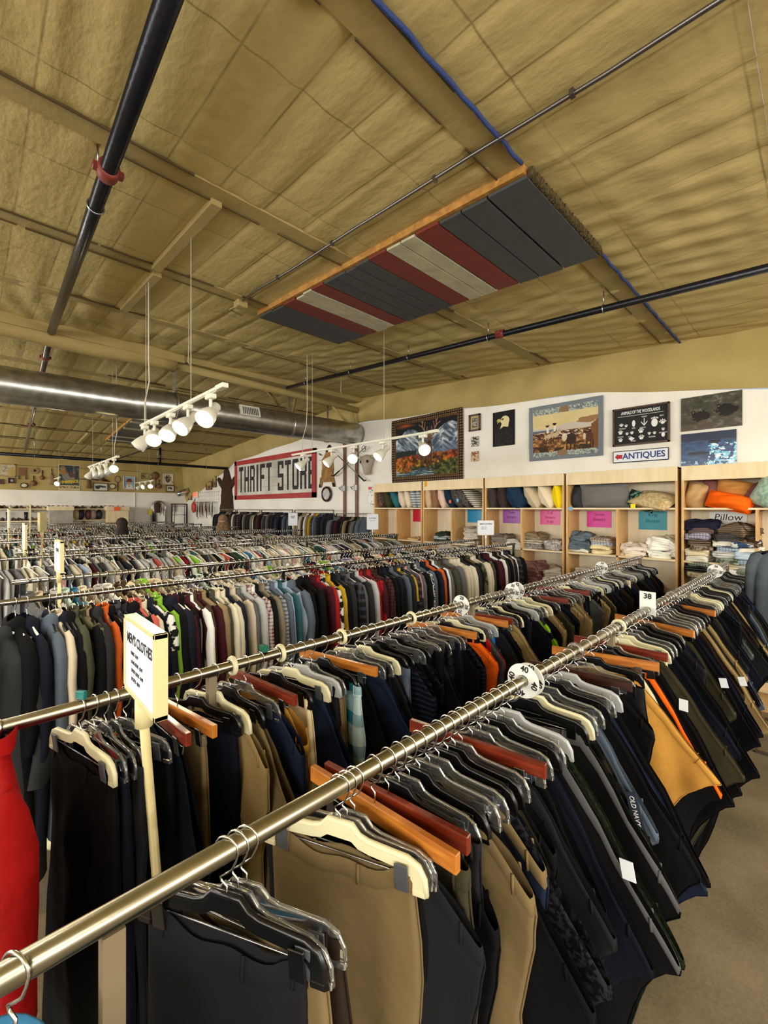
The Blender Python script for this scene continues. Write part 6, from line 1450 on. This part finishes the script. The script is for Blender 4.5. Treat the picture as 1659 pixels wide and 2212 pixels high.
r3 = [(118, 'slate blue', 'coat', 6), (134, 'beige', 'shirt', 8), (146, 'navy', 'coat', 8), (158, 'black', 'coat', 8), (172, 'olive', 'jacket'), (186, 'camouflage', 'shirt'), (198, 'tan', 'shirt'), (208, 'black', 'jacket'), (222, 'charcoal', 'hoodie'), (240, 'orange', 'shirt'), (252, 'black', 'shirt'), (266, 'dark plaid', 'shirt'), (282, 'charcoal', 'jacket'), (298, 'black', 'hoodie'),
      (312, 'coral', 'shirt'), (324, 'beige', 'shirt'), (336, 'navy', 'shirt'), (346, 'zebra print', 'blouse'), (360, 'lime', 'shirt'), (372, 'black', 'jacket'), (385, 'navy', 'hoodie'), (398, 'maroon', 'jacket'), (410, 'black', 'jacket'), (420, 'maroon', 'shirt'), (430, 'white', 'shirt'), (438, 'brown', 'shirt'), (446, 'maroon', 'shirt'), (456, 'tan', 'jacket'), (466, 'black', 'shirt'),
      (478, 'olive', 'jacket'), (490, 'cream', 'shirt'), (502, 'cream', 'jacket'), (512, 'navy', 'shirt'), (524, 'beige', 'shirt'), (536, 'grey', 'shirt'), (548, 'light grey', 'shirt'), (558, 'red checked', 'shirt'), (568, 'white', 'shirt'), (576, 'black', 'shirt'), (590, 'khaki', 'jacket'), (600, 'grey striped', 'shirt'), (610, 'slate blue', 'shirt'), (620, 'light blue', 'shirt'), (628, 'teal', 'shirt'),
      (640, 'light blue', 'shirt'), (652, 'slate blue', 'hoodie'), (666, 'black', 'hoodie'), (690, 'black', 'jacket'), (702, 'maroon', 'shirt'), (712, 'red', 'shirt'), (724, 'zebra print', 'shirt'), (736, 'yellow', 'shirt'), (748, 'black', 'jacket'), (758, 'charcoal', 'jacket'), (768, 'dark plaid', 'shirt'), (778, 'grey', 'shirt'), (788, 'charcoal', 'shirt'), (796, 'light grey', 'shirt'), (805, 'red', 'shirt'),
      (812, 'maroon', 'shirt'), (820, 'red', 'hoodie'), (830, 'brown plaid', 'shirt'), (838, 'brown plaid', 'jacket'), (848, 'black', 'jacket'), (856, 'navy', 'shirt'), (864, 'black', 'shirt'), (872, 'slate blue', 'shirt'), (880, 'charcoal', 'jacket'), (888, 'yellow', 'blouse'), (896, 'dark plaid', 'shirt'), (903, 'pink', 'blouse'), (910, 'grey', 'shirt'), (916, 'black', 'jacket'), (923, 'speckled', 'shirt'),
      (930, 'slate blue', 'shirt'), (937, 'black', 'jacket'), (943, 'navy', 'shirt'), (950, 'orange', 'jacket'), (956, 'black', 'jacket'), (962, 'white', 'shirt'), (968, 'grey', 'jacket'), (974, 'olive', 'jacket'), (981, 'brown', 'jacket'), (988, 'grey', 'jacket'), (994, 'khaki', 'jacket'), (1001, 'beige', 'shirt'), (1008, 'cream', 'shirt'), (1016, 'cream', 'jacket'), (1022, 'charcoal', 'jacket'),
      (1028, 'black', 'jacket'), (1033, 'brown', 'shirt'), (1039, 'camouflage', 'jacket'), (1045, 'cream', 'shirt'), (1050, 'beige', 'jacket'), (1056, 'black', 'jacket'), (1061, 'olive', 'shirt'), (1066, 'black', 'shirt'), (1071, 'maroon', 'jacket'), (1076, 'maroon', 'hoodie'), (1081, 'black', 'jacket'), (1086, 'white', 'shirt'), (1091, 'charcoal', 'jacket'), (1096, 'black', 'jacket'), (1100, 'tan', 'shirt'),
      (1105, 'navy', 'shirt'), (1110, 'white', 'shirt'), (1115, 'dark plaid', 'jacket'), (1120, 'dark plaid', 'shirt'), (1125, 'black', 'jacket')]
do_shirts(2.88, 1.52, [(x3(q[0]),) + tuple(q[1:]) for q in r3], 'on third rail', 'shirts and jackets on the third rail')
pal3 = list(GM.keys()); wt3 = [6 if k in ('black', 'charcoal', 'navy', 'grey', 'light grey', 'white', 'cream', 'beige') else 2 for k in pal3]
r4 = []; x = .24; p2 = p1 = None
first4 = ['grey', 'beige', 'black', 'light grey', 'mint', 'bright blue', 'cream', 'beige', 'light grey', 'white', 'tan', 'brown', 'beige', 'khaki']
while x < 5.1:
    c = first4.pop(0) if first4 else seqpick(pal3, wt3, p2, p1, 4)
    seen.add((4, p2, p1, c)); r4.append((x, c, rnd.choices(['shirt', 'blouse', 'jacket', 'hoodie'], (6, 3, 1, 1))[0])); p2, p1 = p1, c; x += rnd.uniform(.036, .052)
do_shirts(3.47, 1.54, r4, 'on fourth rail', 'shirts on the fourth rail')
# coats at the left ends and the coat by the right edge
do_shirts(2.88, 1.52, [(-.16, 'charcoal', 'coat', 16), (-.08, 'black', 'coat', 20), (.155, 'black', 'coat', 10), (.2, 'navy', 'coat', 12)], 'at far left end, third rail', 'coats at the left end of the third rail', hk=('white',))
o = put_tree('shirt_hanger', SHG['black'][0], SHG['black'][1], (.045, 1.37, 1.475), R(4)); tag(o, 'black hanger of the bright red jacket at the left picture edge', 'hanger')
g = put_tree('jacket', SP['jacket'][0][0], SP['jacket'][0][1], (.045, 1.37, 1.54), R(4), fabric('fleece_red', (118, 9, 7), bump=.8)); g.scale = (1.1, 1.0, .95); tag(g, 'bright red fleece jacket at the left picture edge', 'jacket')
t = thing('garment_rack', 'short chrome rack holding the grey coat at the right picture edge', 'clothes rack', (4.95, .22, 0)); b = MB(); b.tube([(4.6, .20, 1.78), (5.4, .20, 1.78)], .013, 12); b.build('rail', M['chrome'], t)
for x in (4.62, 5.38): b = MB(); b.bx(x - .012, x + .012, .19, .21, .03, 1.77); b.build('post', M['chrome'], t); b = MB(); b.bx(x - .02, x + .02, .0, .4, 0, .03); b.build('foot', M['chrome'], t)
for x, c, lb in ((4.75, 'slate_grey', 'long slate grey coat at the right picture edge'), (4.9, 'grey_2', 'paler grey coat hung behind the slate grey one')):
    o = put_tree('shirt_hanger', SHG['black'][0], SHG['black'][1], (x, .20, 1.78), R(-10)); tag(o, 'black hanger of the ' + lb, 'hanger')
    g = put_tree('coat', SP['coat'][1][0], SP['coat'][1][1], (x, .20, 1.78), R(-10), fabric('coat_' + c, (84, 92, 98) if x < 4.8 else (104, 104, 104))); g.scale = (1.3, 1.05, 1.1); tag(g, lb, 'coat')
# single empty hangers and hats among the rails
b = MB(); b.tube([(.03, .645, 1.49), (.03, .60, 1.47)], .002, 5); b = hook_mb(-.075, .021, .0022); o = b.build('wire_hook', M['wire'], None, (0, 0, 0)); o.location = (.035, .65, 1.465); o.rotation_euler = (0, 0, R(30)); tag(o, 'bare wire hook over the nearest rail at the lower left corner', 'hook')
body, tch = SP['blouse'][0]; g = put_tree('blouse', body, tch, (.035, .65, 1.49), R(30), GM['bright blue']); g.scale = (.7, .8, 1); g.location.z = 1.475; tag(g, 'blue blouse peeking in at the lower left corner', 'blouse')
o = put_tree('shirt_hanger', SHG['white'][0], SHG['white'][1], (.06, 2.88, 1.52), R(48)); tag(o, 'white hanger of the puffy coat with tan lined hood', 'hanger')
g = put_tree('coat', SP['coat'][2][0], SP['coat'][2][1], (.06, 2.86, 1.50), R(48), fabric('puffer_grey', (46, 48, 50))); g.scale = (2.6, 1.1, 1.2); tag(g, 'big puffy dark grey coat with a tan lined hood at the left edge', 'coat')
g.children[-1].material_slots[0].material = GM['tan']
# wall rack of jackets: rails run along the wall, high
for (y0, y1, lb) in ((7.4, 8.95, 'tall chrome coat rack under the skis'), (9.05, 10.6, 'tall chrome coat rack under the painted sign, right end'), (10.7, 12.1, 'tall chrome coat rack under the painted sign, middle'), (12.2, 13.3, 'tall chrome coat rack below the bear hide'), (6.2, 7.3, 'tall chrome rack beside the leftmost cabinet')):
    X_ = 5.62; z = 1.95 if y0 > 7 else 1.88; t = thing('coat_rack', lb, 'clothes rack', (X_, (y0 + y1) / 2, 0)); b = MB()
    b.tube([(X_, y0, 0.03), (X_, y0, z), (X_, y1, z), (X_, y1, .03)], .014, 10); b.build('rack_frame', M['chrome'], t)
    b = MB(); b.bx(X_ - .25, X_ + .25, y0 - .02, y0 + .02, 0, .03); b.bx(X_ - .25, X_ + .25, y1 - .02, y1 + .02, 0, .03); b.build('foot', M['chrome'], t)
wj = []; y = 6.3; p2 = p1 = None; fj = {7.9: 'yellow', 8.0: 'tan', 8.1: 'white', 8.2: 'brown', 8.3: 'beige', 8.4: 'khaki'}
while y < 13.2:
    k_ = [q for q in fj if abs(q - y) < .05]
    c = fj[k_[0]] if k_ and p1 != fj[k_[0]] else seqpick(['black', 'charcoal', 'navy', 'brown', 'grey', 'olive', 'maroon', 'beige', 'tan', 'red', 'slate blue', 'dark plaid', 'khaki'], (12, 8, 5, 5, 4, 4, 3, 2, 2, 1, 2, 3, 2), p2, p1, 9)
    seen.add((9, p2, p1, c)); wj.append((y, c, 'jacket', rnd.uniform(-22, -8))); p2, p1 = p1, c; y += rnd.uniform(.082, .11)
do_shirts(5.60, 1.95, [q for q in wj if q[0] > 7.36], 'on wall rack', 'jackets on the tall racks along the painted wall', axis='y', nmh='coat_hanger')
do_shirts(5.60, 1.88, [q for q in wj if q[0] <= 7.3], 'on low wall rack', 'jackets beside the leftmost cabinet', axis='y', nmh='coat_hanger')
# far rails: too many to count one by one beyond the nearest three hundred
def far_stuff():
    V, F, C_ = [], [], []; hb = MB(); hc = MB(); cols = [tuple(min(255, q * (1.12 if sum(GC[k]) < 420 else 1.04)) for q in GC[k]) for k in GC]; w = [{'white': 10, 'light grey': 8, 'cream': 8, 'beige': 7, 'black': 5, 'navy': 4, 'grey': 5, 'charcoal': 3}.get(k, 1.) for k in GC]
    st = [(-.095, .045, .014), (-.155, .16, .018), (-.195, .215, .022), (-.33, .225, .022), (-.55, .22, .024), (-.8, .22, .022)]
    n = 10
    for (rn, y, z, x0, x1) in RAILS[4:]:
        x = max(x0 + .1, .12); 
        while x < x1 - .05:
            yaw = R(rnd.uniform(0, 25)); c = rnd.choices(cols, w)[0]; cl = lin(c)[:3]; cy, sy = math.cos(yaw), math.sin(yaw); b0 = len(V); k = rnd.uniform(.72, 1.08); th = rnd.uniform(.8, 1.4); ph = rnd.uniform(0, 6)
            for (dz, hw, tt) in st:
                for i in range(n):
                    a = 2 * PI * i / n; ly = math.cos(a) * hw * k; lx = math.sin(a) * tt * th + .008 * math.sin(ly * 30 + ph + dz * 9)
                    V.append((x + lx * cy - ly * sy, y + lx * sy + ly * cy, z + dz * (1 if hw < .1 else k))); C_.append(cl)
            for j in range(len(st) - 1):
                for i in range(n): F.append((b0 + j * n + i, b0 + j * n + (i + 1) % n, b0 + (j + 1) * n + (i + 1) % n, b0 + (j + 1) * n + i))
            F.append(tuple(b0 + i for i in range(n)))
            q = [(x - ly * sy, y + ly * cy, z + lz) for ly, lz in ((.019, .0), (.013, .014), (0, .019), (-.013, .014), (-.019, 0), (-.01, -.03), (0, -.05), (0, -.085))]
            hb.tube(q, .0026, 4)
            if rnd.random() < .22: hc.tube([(x - ly * sy, y + ly * cy, z + lz) for ly, lz in ((-.2, -.15), (-.03, -.085), (.03, -.085), (.2, -.15))], .006, 4)
            x += rnd.uniform(.034, .05) if rn < 9 else rnd.uniform(.04, .06)
    me = bpy.data.meshes.new('far_garments'); me.from_pydata(V, [], F); me.polygons.foreach_set('use_smooth', [True] * len(F))
    ca = me.color_attributes.new('Col', 'FLOAT_COLOR', 'POINT'); ca.data.foreach_set('color', np.concatenate([np.array(C_), np.ones((len(C_), 1))], 1).astype(np.float32).ravel())
    me.materials.append(vcol('far_cloth', .9, .2)); o = link(bpy.data.objects.new('hanging_clothes', me)); tag(o, 'dense rows of mixed shirts and blouses hanging on the distant rails', 'clothes', kind='stuff')
    tag(hb.build('hanger_hooks', M['wire']), 'countless metal hanger hooks on the distant rails', 'hangers', kind='stuff')
    tag(hc.build('hanger_arms', M['white']), 'white and clear hanger arms among the distant clothes', 'hangers', kind='stuff')
far_stuff()
M['signcream'] = mat('sign_cream_plastic', (204, 190, 138), .4)
# sign stands ---------------------------------------------------
def sign_stand(c, size, normal, lb, pole_to, body=None, tilt=0., fm='signcream', big=False):
    """c: centre of the card; normal: facing; pole_to: foot of the pole"""
    nrm = Vector(normal).normalized(); ru = Vector((0, 0, 1)).cross(nrm).normalized(); up = Vector((0, 0, 1)); c = Vector(c); w, h = size
    t = thing('sign_stand', lb, 'sign', pole_to); th = .03 if big else .02
    Mx = Matrix((ru, nrm, up)).transposed()
    b = MB(); f = .012
    for (dx, dz, sx, sz) in ((0, h / 2 - f / 2, w, f), (0, -h / 2 + f / 2, w, f), (-w / 2 + f / 2, 0, f, h), (w / 2 - f / 2, 0, f, h)): b.box(c + ru * dx + up * dz, (sx, th, sz), Mx, bev=.0015)
    b.box(c - nrm * th * .1, (w - .001, th * .79, h - .001), Mx); b.build('frame', M[fm], t)
    b = MB(); b.box(c + nrm * (th * .3 + .001), (w - 2 * f, .003, h - 2 * f), Mx); b.build('card', M['paper'], t)
    if body:
        for (s, sz, dz, bold, dx) in body: text(s, sz, M['text'], c + nrm * (th * .3 + .003) + up * dz + ru * dx, ru, up, t, xs=.85, bold=bold, th=.0005)
    p = Vector(pole_to); q = c - up * (h / 2) 
    b = MB(); b.tube([q + up * .01, q - up * .06], .021 if big else .014, 12); b.build('socket', M[fm], t)
    b = MB(); b.tube([q - up * .05, p + up * .01], .0115 if big else .009, 8); b.build('pole', M[fm], t)
    b = MB(); b.lathe([(0, 0), (.1, 0), (.1, .01), (.02, .02), (0, .02)], p, (0, 0, 1), 16); b.build('base', M[fm], t)
sign_stand((.31, 1.195, 1.61), (.275, .20), (-1, 0, 0), 'cream framed MENS CLOTHES card sign on a pole before the second rail', (.40, 1.13, 0), [("MEN'S CLOTHES", .036, .045, .0009, 0), ('PANTS - $6.99', .013, .01, .0002, -.04), ('LONG SLEEVE - $5.99', .013, -.012, .0002, -.02), ('SHORT SLEEVE - $4.99', .013, -.034, .0002, -.015), ('JACKETS - $8.99', .013, -.056, .0002, -.03)], big=True)
b = MB(); b.box((.31, 1.195, 1.611), (.010, .01, .01))
sign_stand((.38, 3.28, 1.70), (.25, .2), (-1, 0, -0.0), 'cream framed card sign between third and fourth rails, left', (.40, 3.2, 0), [("WOMEN'S", .03, .04, .0006, 0)])
sign_stand((.36, 5.42, 1.72), (.26, .26), (-1, -.0, 0), 'edge-on cream sign between the fifth and sixth rails', (.36, 5.4, 0)); sign_stand((.50, 5.5, 1.86), (.26, .2), (-1, .3, 0), 'tilted pale card sign just behind the edge-on cream sign', (.45, 5.5, 0))
sign_stand((.35, 7.8, 1.85), (.26, .28), (-1, 0, 0), 'slim cream edge-on sign between seventh and eighth rails', (.35, 7.8, 0)); sign_stand((.75, 10.1, 1.92), (.26, .3), (-1, .1, 0), 'small far cream sign standing beyond the ninth rail', (.7, 10.1, 0))
sign_stand((5.0, 3.2, 1.73), (.235, .2), (-.5, -.8, 0), 'white MENS CLOTHING card sign at the cabinet end of third rail', (5.0, 3.2, 0), [("MEN'S CLOTHING", .026, .05, .0006, 0), ('PANTS - $6.99', .014, .01, .0002, -.03), ('SHIRTS - $5.99', .014, -.015, .0002, -.03)], fm='white')
sign_stand((4.95, 5.42, 1.76), (.2, .27), (-.5, -.8, 0), 'white card sign in front of the leftmost cabinet', (4.95, 5.42, 0), [('CLOTHING', .03, .06, .0006, 0), ('BLOUSES - $4.99', .015, .02, .0002, 0)], fm='white')
sign_stand((4.85, 7.8, 1.76), (.19, .27), (-.5, -.8, 0), 'white card sign standing in front of the wall coat racks', (4.85, 7.8, 0), [('DRESSES', .03, .06, .0006, 0), ('SKIRTS', .03, .03, .0006, 0)], fm='white')
# people --------------------------------------------------------
def person(x, y, hgt, yaw, top, hair, lb, longhair=False):
    s = hgt / 1.75
    vs = [(0, 0, .95), (0, 0, 1.15), (0, 0, 1.36), (0, .0, 1.47), (0, .01, 1.54), (.18, 0, 1.40), (.24, .03, 1.15), (.22, .16, .98), (.22, .24, .93), (-.18, 0, 1.40), (-.24, .03, 1.15), (-.22, .16, .98), (-.22, .24, .93), (.1, 0, .9), (.11, .01, .5), (.11, -.02, .09), (.12, .12, .04), (-.1, 0, .9), (-.11, .01, .5), (-.11, -.02, .09), (-.12, .12, .04)]
    es = [(0, 1), (1, 2), (2, 3), (3, 4), (2, 5), (5, 6), (6, 7), (7, 8), (2, 9), (9, 10), (10, 11), (11, 12), (0, 13), (13, 14), (14, 15), (15, 16), (0, 17), (17, 18), (18, 19), (19, 20)]
    rd = [.14, .13, .15, .06, .06, .07, .045, .035, .03, .07, .045, .035, .03, .09, .06, .045, .035, .09, .06, .045, .035]
    me = bpy.data.meshes.new('person'); me.from_pydata([tuple(q * s for q in v_) for v_ in vs], es, [])
    o = link(bpy.data.objects.new('person', me)); o.location = (x, y, 0); o.rotation_euler = (0, 0, yaw)
    sm = o.modifiers.new('skin', 'SKIN'); 
    for v_, r_ in zip(me.skin_vertices[0].data, rd): v_.radius = (r_ * s, r_ * .8 * s)
    me.skin_vertices[0].data[0].use_root = True
    o.modifiers.new('sub', 'SUBSURF').levels = 1; o.modifiers['sub'].render_levels = 2; me.materials.append(top); tag(o, lb, 'person')
    def part(nm, mb, m_): q = bpy.data.objects.new(nm, mb.mesh(nm)); q.data.materials.append(m_); COL.objects.link(q); q.parent = o
    h = MB(); h.ell((0, .015, 1.64 * s), (.075 * s, .09 * s, .115 * s), nu=16, nv=12); h.box((0, .11 * s, 1.63 * s), (.022, .03, .04), Euler((.3, 0, 0)).to_matrix(), bev=.006)
    for sg in (-1, 1): h.ell((sg * .078 * s, .01, 1.635 * s), (.012, .02, .032))
    h.tube([(0, 0, 1.46 * s), (0, .01, 1.58 * s)], .05, 10); part('head', h, mat('skin', (190, 140, 112), .6) if 'skin' not in M else M['skin'])
    h = MB(); h.grid(20, 10, lambda i, j: Vector((math.cos(2 * PI * i / 20) * .092 * s * math.sin(PI * .06 + PI * .5 * j / 9) * (1 + .04 * math.sin(5 * i)), -.012 + math.sin(2 * PI * i / 20) * .104 * s * math.sin(PI * .06 + PI * .5 * j / 9) - .01, 1.66 * s + .11 * s * math.cos(PI * .06 + PI * .5 * j / 9))), True)
    if longhair: h.grid(20, 8, lambda i, j: Vector((math.cos(2 * PI * i / 20) * (1. if hgt > 1.82 else .72) * (.1, .125, .14, .15, .15, .14, .12, .06)[j] * (1 + .08 * math.sin(i * 2.7 + j * 1.9)), -.04 + math.sin(2 * PI * i / 20) * .09 * (1 + .12 * math.sin(i * 3.1 + j)), 1.70 - .07 * j)), True)
    part('hair', h, hair)
person(1.98, 9.1, 1.80, R(10), fabric('coat_dark', (30, 28, 30)), mat('dark_hair', (34, 24, 19), .8, bump=1., bscale=60), 'person with dark brown hair seen from behind between the far racks', True)
person(3.9, 9.1, 1.84, R(-10), fabric('coat_grey_person', (52, 54, 60)), mat('curly_hair', (124, 98, 68), .9, bump=1., bscale=45, var=.5, vscale=25), 'person with long curly light brown hair between the far racks', True)

# ------------------------------------------------------------ light
def area(x, y, z, sx, sy, rot, e, c):  # fill lamps added at the unseen windows to brighten the room
    L = bpy.data.lights.new('fill_light', 'AREA'); L.shape = 'RECTANGLE'; L.size = sx; L.size_y = sy; L.energy = e; L.color = c
    o = bpy.data.objects.new('fill_light', L); COL.objects.link(o); o.location = (x, y, z); o.rotation_euler = rot
DC = (1., .985, .95)
for (y, w_, q_) in ((0, 6, 1), (7.1, 5.8, 1.05), (13.9, 5.4, 1.75)): area(-5.95, y, 2.55, 1.25, w_, (0, R(-90 - 4), 0), 150 * w_ / 6 * KW * q_, DC)
for x in (-2.9, 2.9): area(x, -3.95, 2.55, 4.6, 1.25, (R(90 + 4), 0, 0), 110 * KW, DC)
# unseen strip lamps added as fill behind and beside the camera, outside the frame
def fill_striplamp(x, y, z, lb):
    t = thing('fill_strip_light', lb, 'added fill lamp', (x, y, z)); b = MB(); b.box((x, y, z), (1.25, .12, .05), bev=.005); b.build('housing', M['trackw'], t)
    b = MB(); b.tube([(x - .6, y, z - .04), (x + .6, y, z - .04)], .018, 10); b.build('tube', mat('warm_tube', (255, 244, 214), .4, emit=(255, 236, 190), estr=14.) if 'tb' not in M else M['tb'], t); M.setdefault('tb', bpy.data.materials['warm_tube'])
    for dx in (-.5, .5): b = MB(); b.tube([(x + dx, y, z), (x + dx, y, CZ(y))], .003, 5); b.build('suspension_wire', M['cord'], t)
    L = bpy.data.lights.new('fill_strip_glow', 'AREA'); L.shape = 'RECTANGLE'; L.size = 1.2; L.size_y = .06; L.energy = 60 * KS; L.color = (1, .95, .86)
    o = bpy.data.objects.new('fill_strip_glow', L); COL.objects.link(o); o.location = (x, y, z - .065)
i = 0
for (x, y) in ((-2.6, -1.0), (-1.9, 2.6), (-1.6, 5.4), (-1.6, 9.0), (-1.6, 13), (1.0, -2.4), (4.2, -1.6)):
    fill_striplamp(x, y, 3.0, 'white strip light added as fill out of frame, ' + ['just behind the camera', 'left of the first aisle', 'left of the second aisle', 'left of the third aisle', 'left near the back', 'behind the nearest trousers', 'behind the rightmost cabinet'][i]); i += 1
w_ = bpy.data.worlds.new('World'); SC.world = w_; w_.use_nodes = True
w_.node_tree.nodes['Background'].inputs[0].default_value = (.75, .85, 1, 1); w_.node_tree.nodes['Background'].inputs[1].default_value = .6
cam = bpy.data.cameras.new('camera'); co_ = bpy.data.objects.new('camera', cam); COL.objects.link(co_)
cam.sensor_fit = 'HORIZONTAL'; cam.sensor_width = 36; cam.lens = 920 / 1659 * 36; cam.shift_y = -9 / 1659; cam.clip_start = .02
co_.location = (0, 0, 2.0); co_.rotation_euler = (R(90), 0, -math.atan2(.694, .72))
SC.camera = co_
SC.view_settings.view_transform = 'Standard'; SC.view_settings.look = 'None'; SC.view_settings.gamma = 1; SC.view_settings.exposure = EXPO
SC.view_settings.use_curve_mapping = False
cy = SC.cycles
cy.max_bounces = 7; cy.diffuse_bounces = 3; cy.glossy_bounces = 3; cy.transmission_bounces = 6; cy.transparent_max_bounces = 6
cy.caustics_reflective = False; cy.caustics_refractive = False; cy.sample_clamp_indirect = 4; cy.sample_clamp_direct = 0; cy.blur_glossy = .5
cy.use_denoising = True; cy.use_adaptive_sampling = True; cy.adaptive_threshold = .02
